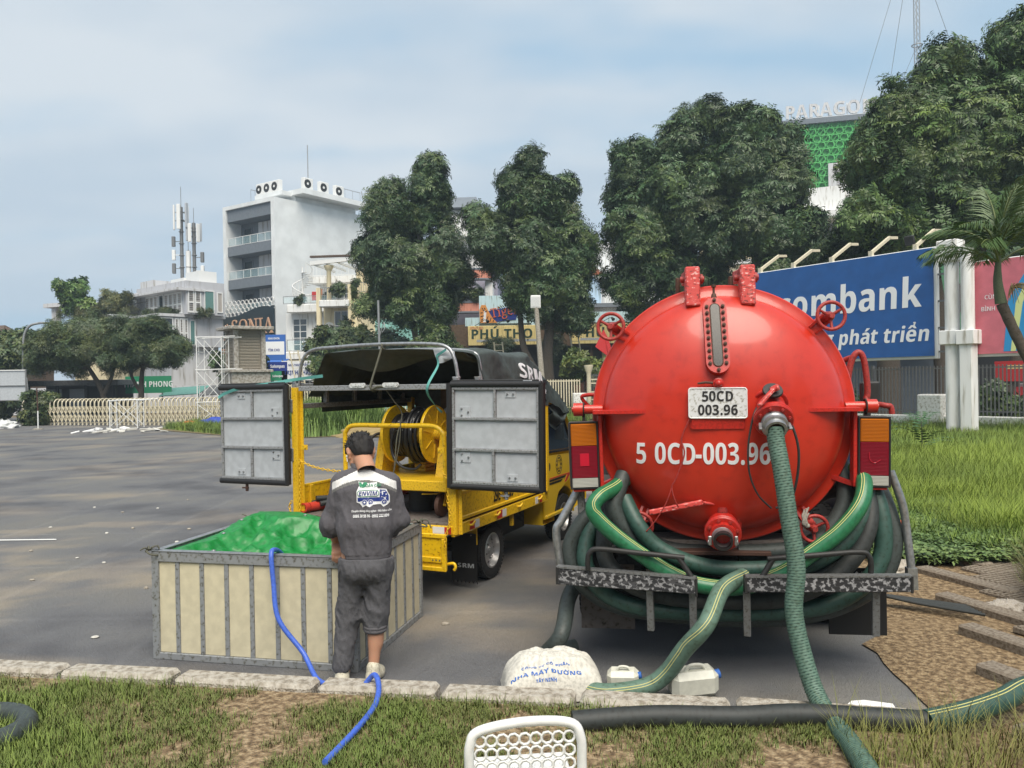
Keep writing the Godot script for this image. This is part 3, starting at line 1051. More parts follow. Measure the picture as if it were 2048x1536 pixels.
	part("stay", b, M.dull_steel, sb)
	var gp := thing("marker_pole", "thin white and brown pole in a round foot at the yard edge", "pole", V(-22.9, 0, -38.6), 0.0)
	b = B.new()
	b.cyl(V(0, 0.05, 0), V(0, 0.9, 0), 0.03, 6)
	part("shaft", b, M.frame_white, gp)
	b = B.new()
	b.cyl(V(0, 0.9, 0), V(-0.03, 2.0, 0), 0.028, 6)
	part("upper_shaft", b, M.rust_bolt, gp)
	b = B.new()
	b.cyl(V(0, 0, 0), V(0, 0.06, 0), 0.26, 12, 0.2)
	part("foot", b, M.concrete, gp)
	bx(thing("concrete_block", "short round stained concrete stump behind the marker pole", "concrete stump", V(-28.2, 0, -42.2)), "stump", M.old_white, -0.4, 0.4, 0, 0.85, -0.4, 0.4, 0.1)
	# heaps left by the gate
	heap("tarp_heap", "crumpled blue tarpaulin bundle lying by the foot of the gate pillar", "tarpaulin", V(-14.4, 0, -38.8), V(0.85, 0.36, 0.5), M.cloth_blue, 3)
	heap("sack_heap", "small crumpled orange sack beside the blue tarpaulin bundle", "sack", V(-15.55, 0, -38.5), V(0.42, 0.24, 0.35), M.cloth_orange, 4)
	heap("white_bundle", "white crumpled plastic bundle on the grass left of the gate", "plastic bundle", V(-26.0, 0, -40.6), V(0.8, 0.38, 0.5), M.plate_white, 9)
	var sp := ["flat white board scrap", "pale broken lath", "crumpled white scrap", "thin white strip", "broken pale tile", "grey mortar lump"]
	for k in 26:
		var s := B.new()
		s.box(Vector3.ZERO, V(rnd(0.1, 0.75), rnd(0.03, 0.12), rnd(0.08, 0.3)), Basis.from_euler(rv(0.25)), 0.01)
		var o := single("rubble_piece", s, M.scrap if k % 3 else M.clean_white, "pale building scrap lying on the asphalt in front of the folding gate", "rubble", "scraps of building rubble by the gate")
		o.position = V(rnd(-19.2, -14.6), 0.05, rnd(-37.2, -34.6))
		o.rotation.y = rnd(0, TAU)


func scaffold_tier(o: Node3D, y0: float, h: float) -> void:
	for x in [-0.62, 0.62]:
		var b := B.new()
		for z in [-0.5, 0.5]:
			b.cyl(V(x, y0, z), V(x, y0 + h, z), 0.026, 6)
		b.cyl(V(x, y0 + h - 0.04, -0.5), V(x, y0 + h - 0.04, 0.5), 0.022, 6)
		b.cyl(V(x, y0 + h * 0.55, -0.5), V(x, y0 + h * 0.55, 0.5), 0.018, 6)
		for k in 3:
			b.cyl(V(x, y0 + h * (0.2 + 0.25 * k), 0.5), V(x, y0 + h * (0.2 + 0.25 * k), 0.22), 0.014, 5)
		b.cyl(V(x, y0 + 0.1, 0.22), V(x, y0 + h - 0.04, 0.22), 0.016, 5)
		part("frame", b, M.frame_white, o)
	for z in [-0.5, 0.5]:
		var b := B.new()
		b.cyl(V(-0.62, y0 + 0.1, z), V(0.62, y0 + h - 0.1, z), 0.016, 5)
		b.cyl(V(-0.62, y0 + h - 0.1, z), V(0.62, y0 + 0.1, z), 0.016, 5)
		b.cyl(V(-0.7, y0 + h, z), V(1.3, y0 + h + 0.02, z), 0.022, 5)
		part("brace", b, M.frame_white, o)


# a crumpled heap of soft stuff
func heap(called: String, label: String, cat: String, at: Vector3, size: Vector3, m: Material, sd: int) -> MeshInstance3D:
	var f := FastNoiseLite.new()
	f.seed = sd
	f.frequency = 1.6
	f.fractal_octaves = 3
	f.fractal_type = FastNoiseLite.FRACTAL_RIDGED
	var rows := []
	for i in 13:
		var row := []
		for j in 29:
			var t := PI * 0.5 * i / 12.0
			var a := TAU * j / 28.0
			var d := V(sin(t) * cos(a), cos(t), sin(t) * sin(a))
			var k := 1.0 + f.get_noise_3dv(V(cos(a) * sin(t), cos(t), sin(a) * sin(t)) * 1.1) * 0.38
			row.append(d * size * k)
		rows.append(row)
	var b := B.new()
	b.sheet(rows, 0.0, true)
	var o := single(called, b, m, label, cat)
	o.position = at
	return o


func make_billboards() -> void:
	# the wall of advertising boards: x runs along the boards, z towards the yard
	var yaw := -atan2(0.829, 0.558)
	var bb := thing("billboard", "big blue bank billboard with white lettering behind the red tanker", "billboard", V(14.3, 0, -27.0), yaw)
	var w := 7.9
	bx(bb, "panel", M.sign_blue, -w, 0, 2.56, 6.2, 0.03, 0.10)
	bx(bb, "frame", M.frame_white, -w - 0.08, 0.09, 2.46, 6.24, -0.16, 0.027, 0.02)
	for y in [2.7, 3.5, 4.4, 5.3, 6.1]:
		bx(bb, "bracket", M.dull_steel, 0.09, 0.42, y - 0.03, y + 0.03, -0.1, -0.04)
	var t := B.new()
	t.text("Sacombank", bold, 1.0, 0.012, xf(V(-4.05, 4.74, 0.108)), 0.94, 0.04)
	part("lettering", t, M.sign_white, bb)
	t = B.new()
	t.text("cùng phát triển", bold, 0.52, 0.012, xf(V(-2.75, 3.33, 0.108)), 0.98, 0.16)
	part("slogan", t, M.sign_white, bb)
	for x in [-7.2, -5.6, -3.9, -2.3, -0.65]:
		var b := B.new()
		b.bar(V(x, 6.24, -0.05), V(x, 6.42, -0.05), 0.14, 0.14)
		b.bar(V(x, 6.36, -0.06), V(x, 7.02, -1.25), 0.10, 0.10, 0.0, Vector3.RIGHT)
		b.bar(V(x, 7.0, -1.22), V(x, 7.04, -1.72), 0.10, 0.10, 0.0, Vector3.RIGHT)
		part("light_arm", b, M.frame_cream, bb)
	var fl := B.new()
	fl.box(V(-1.0, 6.62, -0.3), V(0.34, 0.34, 0.12), Basis.from_euler(V(0.3, 0, 0)), 0.02)
	part("floodlight", fl, M.black_metal, bb)
	# second board
	var b2 := thing("billboard", "pink billboard with a blue wedge and stripes behind the palm", "billboard", V(14.95, 0, -25.7), yaw)
	bx(b2, "panel", M.sign_pink, 0, 7.5, 2.56, 5.5, 0.03, 0.10)
	bx(b2, "frame", M.frame_white, -0.06, 7.56, 2.47, 5.54, -0.16, 0.027, 0.02)
	for q in [[M.sign_sky, [W(1.9, 5.45), W(2.35, 5.45), W(3.9, 2.62), W(2.4, 4.1)], 0.006], [M.sign_sky, [W(0.85, 2.62), W(1.45, 2.62), W(1.62, 4.0), W(2.1, 5.45), W(1.75, 5.45), W(1.0, 4.2)], 0.006], [M.sign_sky, [W(2.1, 4.3), W(2.6, 5.45), W(7.3, 5.45), W(7.3, 2.62), W(3.6, 2.62)], 0.012], [M.sign_lime, [W(1.06, 2.62), W(1.2, 2.62), W(1.42, 4.1), W(1.95, 5.45), W(1.84, 5.45), W(1.22, 4.1)], 0.012], [M.sign_pale, [W(2.0, 4.2), W(2.15, 4.2), W(3.5, 2.62), W(3.2, 2.62)], 0.018]]:
		var g2 := B.new()
		g2.prism(PackedVector2Array(q[1]), 0.006, xf(V(0, 0, 0.10 + q[2])))
		part("stripe", g2, q[0], b2)
	t = B.new()
	t.text("CÙNG", plain_font, 0.13, 0.006, xf(V(0.55, 4.35, 0.107)), 1.0)
	t.text("BÌNH DÂN", plain_font, 0.13, 0.006, xf(V(0.62, 3.98, 0.107)), 1.0)
	part("lettering", t, M.sign_white, b2)
	var b3 := B.new()
	b3.bar(V(1.6, 5.5, -0.05), V(1.6, 6.3, -1.25), 0.10, 0.10, 0.0, Vector3.RIGHT)
	part("light_arm", b3, M.frame_cream, b2)
	# posts that carry the boards
	var po := thing("billboard_post", "round white rust streaked steel post at the end of the blue billboard", "post", V(14.42, 0, -26.15), yaw)
	var b := B.new()
	b.cyl(Vector3.ZERO, V(0, 6.1, 0), 0.22, 20)
	part("shaft", b, M.white_paint, po)
	bx(po, "collar", M.white_paint, -0.30, 0.26, 2.9, 3.36, -0.3, 0.3, 0.02)
	bx(po, "head", M.white_paint, -0.35, 0.3, 5.6, 6.3, -0.3, 0.3, 0.03)
	po = thing("billboard_post", "square white cracked concrete post beside the pink billboard", "post", V(14.62, 0, -25.6), yaw)
	bx(po, "shaft", M.white_paint, -0.2, 0.2, 0, 2.9, -0.2, 0.2, 0.03)
	b = B.new()
	b.cyl(V(0, 2.9, 0), V(0, 6.0, 0), 0.2, 16)
	part("upper_shaft", b, M.white_paint, po)
	bx(po, "collar", M.white_paint, -0.26, 0.3, 2.88, 3.34, -0.28, 0.28, 0.02)


# a window: glass pane set back in a frame, both parts of the thing; face is "z" (front) or "x" (side)
func window(o: Node, x: float, y: float, w: float, h: float, z: float, cols := 2, rows := 1, fm: Material = null, gm: Material = null, side := false) -> void:
	var root := Node3D.new()
	root.name = "window"
	o.add_child(root, true)
	root.position = V(x, y, z) if not side else V(z, y, x)
	root.rotation.y = PI / 2.0 if side else 0.0
	var f := B.new()
	var t := 0.07
	f.box(V(0, h * 0.5 - t * 0.5, 0.03), V(w, t, 0.08))
	f.box(V(0, -h * 0.5 + t * 0.5, 0.03), V(w, t, 0.08))
	for k in cols + 1:
		f.box(V(-w * 0.5 + t * 0.5 + (w - t) * k / cols, 0, 0.03), V(t, h - 2 * t, 0.08))
	for k in range(1, rows):
		f.box(V(0, -h * 0.5 + h * k / rows, 0.03), V(w - 2 * t, t * 0.8, 0.06))
	part("frame", f, fm if fm else M.frame_white, root)
	for k in cols:
		var b := B.new()
		b.box(V(-w * 0.5 + t * 0.5 + (w - t) * (k + 0.5) / cols, 0, 0.015), V((w - t) / cols - t, h - 2 * t, 0.02))
		part("pane", b, gm if gm else M.window_glass, root)


# shutters: white frames with louvred leaves
func shutters(o: Node, x: float, y: float, w: float, h: float, z: float, n: int, side := false) -> void:
	for k in n:
		var root := Node3D.new()
		root.name = "shutter"
		o.add_child(root, true)
		var c := x - w * 0.5 + w * (k + 0.5) / n
		root.position = V(c, y, z) if not side else V(z, y, c)
		root.rotation.y = PI / 2.0 if side else 0.0
		var lw := w / n - 0.05
		var f := B.new()
		for s in [-1, 1]:
			f.box(V(s * (lw * 0.5 - 0.05), 0, 0.03), V(0.1, h, 0.07))
			f.box(V(0, s * (h * 0.5 - 0.06), 0.03), V(lw - 0.2, 0.12, 0.07))
		f.box(V(0, -0.1, 0.03), V(lw - 0.2, 0.12, 0.07))
		part("frame", f, M.frame_white, root)
		var l := B.new()
		var m := 9
		for q in m:
			l.box(V(0, -h * 0.5 + 0.15 + (h - 0.3) * (q + 0.5) / m, 0.01), V(lw - 0.18, (h - 0.3) / m * 0.8, 0.02), Basis.from_euler(V(0.5, 0, 0)))
		part("louvres", l, M.shutter, root)


func ac_unit(o: Node, at: Vector3, yaw := 0.0, s := 1.0) -> void:
	var root := Node3D.new()
	root.name = "air_conditioner"
	o.add_child(root, true)
	root.position = at
	root.rotation.y = yaw
	root.scale = Vector3.ONE * s
	bx(root, "casing", M.frame_white, -0.45, 0.45, 0, 0.95, -0.18, 0.18, 0.03)
	var b := B.new()
	b.cyl(V(-0.1, 0.5, 0.18), V(-0.1, 0.5, 0.195), 0.33, 16)
	part("fan_grille", b, M.black_metal, root)
	b = B.new()
	b.cyl(V(-0.1, 0.5, 0.195), V(-0.1, 0.5, 0.21), 0.1, 10)
	part("fan_hub", b, M.frame_white, root)


func railing(o: Node, a: Vector3, c: Vector3, h: float, m: Material, gap := 0.16, glass := false) -> void:
	var b := B.new()
	b.bar(a + V(0, h, 0), c + V(0, h, 0), 0.05)
	b.bar(a + V(0, 0.08, 0), c + V(0, 0.08, 0), 0.04)
	var n := int(a.distance_to(c) / (1.1 if glass else gap))
	for k in n + 1:
		var p := a.lerp(c, float(k) / maxi(n, 1))
		b.bar(p + V(0, 0.1, 0), p + V(0, h - 0.02, 0), 0.04 if glass else 0.025)
	part("railing", b, m, o)
	if glass:
		var q := B.new()
		var d := (c - a).normalized().cross(Vector3.UP) * 0.006
		q.quad(a + V(0, 0.12, 0) + d, c + V(0, 0.12, 0) + d, c + V(0, h - 0.05, 0) + d, a + V(0, h - 0.05, 0) + d, d)
		part("glass_panel", q, M.rail_glass, o)


func make_far_buildings() -> void:
	# white six storey block with a shop sign; x runs along its front, z out of the front
	var o := thing("apartment_block", "tall white narrow block with grey balcony front and air conditioners on its roof", "building", V(-22.3, 0, -75.0), deg_to_rad(-34.8))
	bx(o, "side_wall", M.white_wall, 0.35, 0.8, 0, 19.4, -13.4, 0.3)
	bx(o, "wall", M.white_wall, -6.9, -6.45, 0, 19.4, -13.4, 0.3)
	bx(o, "roof", M.white_wall, -6.45, 0.35, 19.05, 19.4, -13.4, 0.3)
	bx(o, "back_wall", M.white_wall, -6.45, 0.35, 0, 19.05, -13.4, -13.0)
	bx(o, "facade", M.slate_wall, -6.45, 0.35, 0, 19.05, -1.7, -1.5)
	bx(o, "parapet_band", M.slate_wall, -6.45, 0.35, 17.9, 19.05, -1.5, 0.1)
	for k in 4:
		var y: float = 14.9 - k * 3.25
		bx(o, "floor_slab", M.slate_wall, -6.45, 0.35, y - 0.35, y + 0.55, -1.5, 0.12, 0.0)
		railing(o, V(-6.4, y + 0.55, 0.05), V(0.3, y + 0.55, 0.05), 0.85, M.frame_white, 1.2, true)
		bx(o, "panel", M.light_grey_wall, -3.7, -1.9, y + 0.55, y + 2.9, -1.5, -1.42)
		window(o, -5.3, y + 1.55, 1.3, 2.0, -1.5, 1, 1, M.slate_wall)
		window(o, -0.75, y + 1.75, 1.5, 1.6, -1.5, 1, 1, M.slate_wall)
	bx(o, "roof_slab", M.white_wall, -1.2, 2.0, 20.0, 20.5, -11.0, -2.2)
	bx(o, "roof_house", M.white_wall, -1.6, 0.4, 19.4, 20.0, -10.5, -2.6)
	bx(o, "roof_slab", M.white_wall, -3.6, 0.4, 19.9, 20.3, -3.4, -1.0)
	for k in 3:
		ac_unit(o, V(-3.2 + k * 1.15, 20.3, -1.5), 0.0, 1.25)
	for k in 3:
		ac_unit(o, V(1.3, 20.5, -3.3 - k * 2.0), PI / 2.0, 1.25)
	railing(o, V(-4.2, 19.4, -1.0), V(-4.2, 19.4, -4.0), 1.6, M.galvanised, 0.5)
	railing(o, V(0.6, 20.5, -7.8), V(0.6, 20.5, -11.0), 1.3, M.galvanised, 0.9)
	var b := B.new()
	b.cyl(V(-0.5, 20.5, -5.0), V(-0.5, 25.6, -5.0), 0.05, 6)
	b.cyl(V(-0.5, 20.5, -5.0), V(-0.9, 22.3, -5.0), 0.05, 6)
	b.cyl(V(0.9, 19.4, -11.6), V(0.6, 22.0, -11.2), 0.05, 6)
	for k in 5:
		b.cyl(V(0.9, 19.6 + k * 0.5, -11.9), V(0.9, 19.6 + k * 0.5, -11.3), 0.03, 5)
	part("mast", b, M.galvanised, o)
	# its shop sign
	var sg := thing("shop_sign", "dark shop sign with rose lettering and a white lace screen above its curved top", "sign", V(-22.3, 0, -75.0), deg_to_rad(-34.8))
	var poly := PackedVector2Array([W(-7.0, 5.5), W(0.8, 5.5), W(0.8, 9.3)])
	for k in 17:
		var t := k / 16.0
		poly.append(W(0.5 - 7.5 * t, 8.55 + 0.75 * (0.5 + 0.5 * cos((t * 1.55 - 0.22) * PI))))
	b = B.new()
	b.prism(poly, 0.25, xf(V(0, 0, 0.52)))
	part("board", b, M.sign_dark, sg)
	bx(sg, "board", M.sign_copper, -7.0, 0.8, 4.75, 5.5, 0.4, 0.66)
	b = B.new()
	b.text("SONIA", serif, 1.45, 0.06, xf(V(-2.25, 7.45, 0.68)), 0.98)
	part("lettering", b, M.sign_rose, sg)
	b = B.new()
	for k in 5:
		var s := []
		for q in 9:
			var t := q / 8.0
			s.append(V(-6.55 + k * 0.28 + sin(t * PI) * (0.34 - k * 0.14) , 6.55 + t * 1.35 - absf(k - 2) * 0.12, 0.67))
		b.tube(s, 0.055, 5)
	part("emblem", b, M.sign_rose, sg)
	b = B.new()
	b.text("CHẾ MINH", bold, 0.32, 0.03, xf(V(-0.5, 5.13, 0.68)), 0.9)
	part("lettering", b, M.letter_black, sg)
	b = B.new()
	for r in 4:
		for k in 12:
			var c := V(-6.6 + k * 0.62 + (0.31 if r % 2 else 0.0), 8.75 + r * 0.36, 0.46)
			if c.x < 0.6:
				b.ring(c, V(0, 0, 1), 0.27, 0.045, 6, 4)
	part("lace_screen", b, M.frame_white, sg)
	bx(thing("storefront", "dark recessed shop front under the copper strip of the sign", "shop front", V(-22.3, 0, -75.0), deg_to_rad(-34.8)), "shutter", M.dark_void, -6.4, 0.3, 0.0, 4.7, -0.2, 0.1)
	# low grey house with shutters, three volumes
	o = thing("shuttered_house", "low grey modern house with white louvred shutters and planted roof terraces", "house", V(-28.05, 0, -64.0), deg_to_rad(-40))
	bx(o, "wall", M.grey_wall, -6.2, 0, 5.2, 7.6, -5.5, 0)
	bx(o, "ground_wall", M.light_grey_wall, -6.0, -0.5, 0, 5.2, -5.3, -1.2)
	bx(o, "roof", M.light_grey_wall, -6.4, 0.2, 7.6, 7.82, -5.6, 0.2)
	shutters(o, -5.0, 6.5, 2.2, 1.9, 0.0, 3)
	shutters(o, -2.9, 6.5, 1.5, 1.9, 0.0, 2)
	window(o, -1.0, 6.4, 1.9, 2.2, 0.0, 2, 1, null, M.green_glass)
	window(o, -0.55, 6.4, 1.0, 2.2, 0.02, 1, 1, null, M.window_glass, true)
	shutters(o, -1.75, 6.4, 1.2, 2.2, 0.02, 3, true)
	window(o, -2.7, 6.35, 0.5, 2.1, 0.02, 1, 1, null, M.green_glass, true)
	bx(o, "upper_wall", M.grey_wall, -8.0, 0.6, 7.82, 10.55, -5.3, -1.9)
	bx(o, "eave", M.light_grey_wall, -8.6, 0.8, 9.72, 9.92, -3.5, -1.0)
	shutters(o, -1.5, 8.8, 3.0, 1.8, -1.9, 4)
	window(o, -3.5, 8.8, 0.8, 1.8, -1.9, 1, 1, null, M.window_glass)
	shutters(o, -5.2, 8.8, 2.2, 1.8, -1.9, 3)
	shutters(o, -2.6, 8.9, 1.2, 1.9, 0.62, 2, true)
	window(o, -3.9, 8.9, 0.9, 1.9, 0.62, 1, 1, null, M.green_glass, true)
	window(o, -4.85, 8.9, 0.5, 1.7, 0.62, 1, 1, null, M.shutter, true)
	bx(o, "wing_wall", M.grey_wall, -9.5, -6.2, 5.2, 8.1, -5.5, 1.2)
	bx(o, "wing_wall", M.white_paint, -11.5, -8.2, 8.3, 10.0, -8.0, -2.5)
	window(o, -10.2, 9.0, 1.6, 1.5, -2.5, 2, 1)
	bx(o, "roof", M.light_grey_wall, -12.6, -7.8, 10.0, 10.2, -8.4, -1.8)
	bx(o, "wing_wall", M.grey_wall, -12.4, -8.7, 5.2, 7.9, -4.6, 1.0)
	bx(o, "roof", M.light_grey_wall, -12.6, -8.4, 7.9, 8.12, -4.8, 1.25)
	shutters(o, -11.4, 6.9, 1.7, 1.8, 1.0, 3)
	window(o, -9.4, 6.8, 1.3, 2.1, 1.0, 1, 1, null, M.green_glass)
	bx(o, "roof_house", M.light_grey_wall, -9.6, -7.2, 10.55, 11.4, -6.2, -3.0)
	bx(o, "roof_house", M.frame_white, -2.6, -0.4, 10.55, 11.6, -5.2, -3.6)
	bx(o, "roof_house", M.frame_white, -4.8, -2.6, 10.55, 11.2, -5.2, -3.4)
	railing(o, V(-8.0, 8.1, -0.4), V(-3.0, 8.1, -0.4), 0.9, M.black_metal, 0.18)
	# antenna masts on its roof
	for q in [[-30.5, 18.6, 0], [-29.35, 17.1, 1], [-29.9, 14.6, 2]]:
		var an := thing("antenna_mast", ["tall roof mast with pale panel antennas round its top", "second roof mast, shorter, with antennas down one side", "short white drum antenna between the two masts"][q[2]], "antenna mast", V(q[0], 11.3, -74.5))
		var hh: float = q[1] - 11.3
		b = B.new()
		b.cyl(V(0, -0.8, 0), V(0, hh, 0), 0.16 if q[2] < 2 else 0.07, 8)
		b.cyl(V(0, hh, 0), V(0, hh + 1.9 - q[2] * 0.5, 0), 0.025, 5)
		for k in int(hh / 1.1):
			b.ring(V(0, 0.6 + k * 1.1, 0), Vector3.UP, 0.2, 0.05, 10, 5)
		part("pole", b, M.dull_steel, an)
		if q[2] < 2:
			for k in 5:
				var a = TAU * k / 5.0 + q[2]
				b = B.new()
				var c := V(sin(a), 0, cos(a)) * 0.62
				b.box(c + V(0, hh - 1.0 + 0.2 * (k % 2), 0), V(0.34, 2.3 if q[2] == 0 else 1.7, 0.16), Basis.from_euler(V(0, a, 0)), 0.03)
				part("panel_antenna", b, M.frame_white if k % 2 == 0 else M.panel_grey, an)
				b = B.new()
				b.bar(c + V(0, hh - 1.3, 0), V(0, hh - 1.3, 0), 0.06)
				b.bar(c + V(0, hh - 0.5, 0), V(0, hh - 0.5, 0), 0.06)
				part("bracket", b, M.dull_steel, an)
			for k in 3:
				b = B.new()
				b.box(V(0.75 if q[2] else -0.75, hh - 3.2 - k * 1.25, 0), V(0.3, 0.95, 0.25), Basis.IDENTITY, 0.03)
				b.bar(V(0.75 if q[2] else -0.75, hh - 3.2 - k * 1.25, 0), V(0, hh - 3.2 - k * 1.25, 0), 0.06)
				part("radio_unit", b, M.dull_steel if k % 2 == 0 else M.frame_white, an)
		else:
			b = B.new()
			b.cyl(V(0, 0.7, 0), V(0, hh - 0.1, 0), 0.22, 10)
			part("drum", b, M.frame_white, an)
	# far left: tiled house and a pale flat roofed one
	o = thing("tiled_house", "old house with a brown hipped tile roof at the far left edge", "house", V(-50.0, -2.2, -74.0), deg_to_rad(-20))
	bx(o, "wall", M.dark_tile, -8, 3.2, 0, 7.2, -6, 0)
	bx(o, "band", M.ochre_wall, -3.0, 1.6, 5.5, 6.7, 0.02, 0.10)
	b = B.new()
	b.sheet([[V(-9, 7.1, 0.8), V(3.9, 7.1, 0.8)], [V(-9, 10.2, -3), V(0.6, 10.2, -3)], [V(-9, 7.1, -6.8), V(3.9, 7.1, -6.8)]], 0.15)
	b.tri(V(3.9, 7.1, 0.8), V(3.9, 7.1, -6.8), V(0.6, 10.2, -3), V(1, 0.6, 0))
	part("roof", b, M.dark_tile, o)
	o = thing("flat_roof_house", "pale flat roofed house with an open roof canopy on posts", "house", V(-44.0, 0, -80.0), deg_to_rad(-25))
	bx(o, "wall", M.cream_wall, 0.5, 8.0, 0, 9.6, -6, 0)
	bx(o, "parapet", M.white_paint, 0.3, 8.2, 9.6, 10.1, -6.2, 0.2)
	bx(o, "canopy", M.light_grey_wall, -3.4, 2.6, 10.1, 10.5, -4, 0.5)
	for x in [-2.4, 1.4]:
		bx(o, "post", M.light_grey_wall, x - 0.3, x + 0.3, 5, 10.1, -0.5, 0.1)
	# white house with a spiral stair
	o = thing("spiral_stair_house", "white house with a spiral stair and curved balconies beside the tall block", "house", V(-15.6, 0, -64.0), deg_to_rad(-8))
	bx(o, "wall", M.white_paint, -2.5, 2.4, 0, 7.6, -7, 0)
	bx(o, "upper_wall", M.white_paint, -0.6, 3.4, 7.6, 10.5, -8, -2.6)
	bx(o, "roof", M.white_paint, -1.2, 3.5, 10.2, 10.75, -8, -1.6)
	railing(o, V(-1.4, 10.75, -1.7), V(3.4, 10.75, -1.7), 1.0, M.frame_white, 0.3)
	bx(o, "balcony_slab", M.white_paint, -2.0, 2.2, 7.6, 8.25, -2.6, 1.0, 0.05)
	railing(o, V(-2.3, 8.25, 0.9), V(2.1, 8.25, 0.9), 0.65, M.galvanised, 0.4, true)
	bx(o, "balcony_slab", M.white_paint, -2.2, 0.8, 3.9, 4.5, 0, 1.1, 0.05)
	railing(o, V(-2.0, 4.5, 1.0), V(0.7, 4.5, 1.0), 0.95, M.galvanised, 0.4, true)
	ac_unit(o, V(-0.5, 4.5, 0.6), 0.0, 0.9)
	window(o, -1.3, 5.9, 1.2, 2.6, 0.0, 2, 5, M.frame_white)
	window(o, 1.1, 9.0, 2.4, 1.5, -2.6, 3, 4, M.frame_white)
	window(o, -0.9, 2.6, 1.1, 1.8, 0.0, 1, 6, M.frame_white)
	b = B.new()
	b.cyl(V(-1.3, 8.25, -0.6), V(-1.3, 11.4, -0.6), 0.06, 8)
	var hr := []
	for k in 18:
		var a := k * 0.36 + 1.0
		var p := V(-1.3 + cos(a) * 0.8, 8.35 + k * 0.15, -0.6 + sin(a) * 0.8)
		b.bar(V(-1.3, p.y, -0.6), p, 0.3, 0.03)
		b.cyl(p, p + V(0, 0.8, 0), 0.02, 5)
		hr.append(p + V(0, 0.8, 0))
	b.tube(hr, 0.035, 6)
	part("spiral_stair", b, M.frame_white, o)
	for q in [[-0.3, "white cloth"], [0.15, "red cloth"], [0.6, "orange cloth"]]:
		bx(o, "washing", [M.white_paint, M.letter_red, M.letter_orange][int((q[0] + 0.4) / 0.44)], q[0] - 0.22, q[0] + 0.22, 8.5 + q[0] * 0.4, 9.2 + q[0] * 0.4, 0.5, 0.55, 0.01)
	# cream house with columns and a roof pergola
	o = thing("cream_house", "cream house with a column, roof pergola and planted balcony", "house", V(-12.9, 0, -61.0), deg_to_rad(-6))
	bx(o, "wall", M.cream_wall, -1.6, 0.9, 0, 8.0, -8, -0.6)
	bx(o, "side_wall", M.cream_wall, 0.9, 4.6, 0, 8.8, -8, 0.35)
	bx(o, "balcony", M.white_paint, -1.5, 0.86, 7.75, 8.25, -0.6, 0.8, 0.04)
	railing(o, V(-1.4, 8.25, 0.7), V(0.8, 8.25, 0.7), 0.95, M.galvanised, 0.16)
	railing(o, V(1.0, 8.8, 0.3), V(2.2, 8.8, 0.3), 0.75, M.galvanised, 0.16)
	bx(o, "pier", M.cream_wall, -1.7, -1.4, 0, 9.2, 0.4, 0.75)
	bx(o, "pier", M.cream_wall, 0.75, 1.0, 0, 9.4, 0.4, 0.75)
	window(o, 0.05, 6.4, 1.6, 2.3, -0.6, 3, 2, M.frame_white)
	b = B.new()
	b.box(V(-1.15, 5.4, -0.55), V(0.7, 1.9, 0.08), Basis.IDENTITY, 0.02)
	b.cyl(V(-1.15, 6.35, -0.585), V(-1.15, 6.35, -0.515), 0.35, 16)
	part("door", b, M.frame_white, o)
	for x in [-0.9, 2.3]:
		b = B.new()
		b.lathe([W(0.2, 8.2), W(0.17, 10.5), W(0.24, 10.6), W(0.38, 10.85), W(0.38, 10.95), W(0, 10.95)], xf(V(x, 0, 0.1)), 12)
		part("column", b, M.cream_wall, o)
	bx(o, "upper_wall", M.cream_wall, 0.6, 3.5, 8.2, 10.9, -8, -2.0)
	bx(o, "door", M.dark_void, 1.8, 2.4, 8.3, 9.6, -2.0, -1.96)
	b = B.new()
	b.bar(V(-2.2, 11.1, 0.4), V(2.9, 11.5, 0.4), 0.3, 0.3)
	b.bar(V(2.9, 11.5, 0.4), V(3.4, 11.2, -3.5), 0.3, 0.3)
	for k in 6:
		b.bar(V(-1.9 + k * 0.9, 11.0 + k * 0.07, 0.5), V(-1.6 + k * 0.9, 10.95 + k * 0.07, -3.5), 0.1, 0.16)
	part("pergola", b, M.frame_white, o)
	bx(o, "pergola_edge", M.dark_tile, -2.2, 2.2, 11.52, 11.66, 0.3, 0.6)
	bx(thing("mint_hoarding", "mint green painted hoarding beside the cream house", "hoarding", V(-8.6, 0, -58.5), deg_to_rad(8)), "sheet", M.mint, -1.3, 1.9, 0, 6.6, -0.1, 0.1)
	# pink and lilac balcony house
	o = thing("balcony_house", "lilac house with curved pink balconies and arched loggia between two trees", "house", V(-3.4, 0, -61.0), deg_to_rad(-4))
	bx(o, "wall", M.lilac_wall, -2.4, 2.3, 0, 10.3, -8, -1.6)
	for s in [-1, 1]:
		bx(o, "pillar", M.white_paint, s * 1.75 - 0.28, s * 1.75 + 0.28, 0, 10.0, -1.6, -0.2)
	for y in [7.55, 10.05]:
		b = B.new()
		var fr := []
		for k in 13:
			var a := PI * k / 12.0
			fr.append(W(-2.05 * cos(a), 0.9 * sin(a)))
		b.prism(PackedVector2Array(fr), 0.62, Transform3D(Basis(V(1, 0, 0), V(0, 0, 1), V(0, -1, 0)), V(0, y, -0.3)))
		part("balcony", b, M.pink_wall, o)
		b = B.new()
		for q in fr.size():
			fr[q] = fr[q] * 1.05
		b.prism(PackedVector2Array(fr), 0.14, Transform3D(Basis(V(1, 0, 0), V(0, 0, 1), V(0, -1, 0)), V(0, y + 0.38, -0.3)))
		b.prism(PackedVector2Array(fr), 0.12, Transform3D(Basis(V(1, 0, 0), V(0, 0, 1), V(0, -1, 0)), V(0, y - 0.37, -0.3)))
		part("balcony_rim", b, M.slate_wall, o)
	b = B.new()
	for s in [-1, 1]:
		var arc := []
		for k in 9:
			var a := PI * 0.5 * k / 8.0
			arc.append(V(s * (1.4 - 0.9 * sin(a)), 8.8 + 0.8 * sin(a) , -0.5))
		b.tube(arc, 0.12, 6)
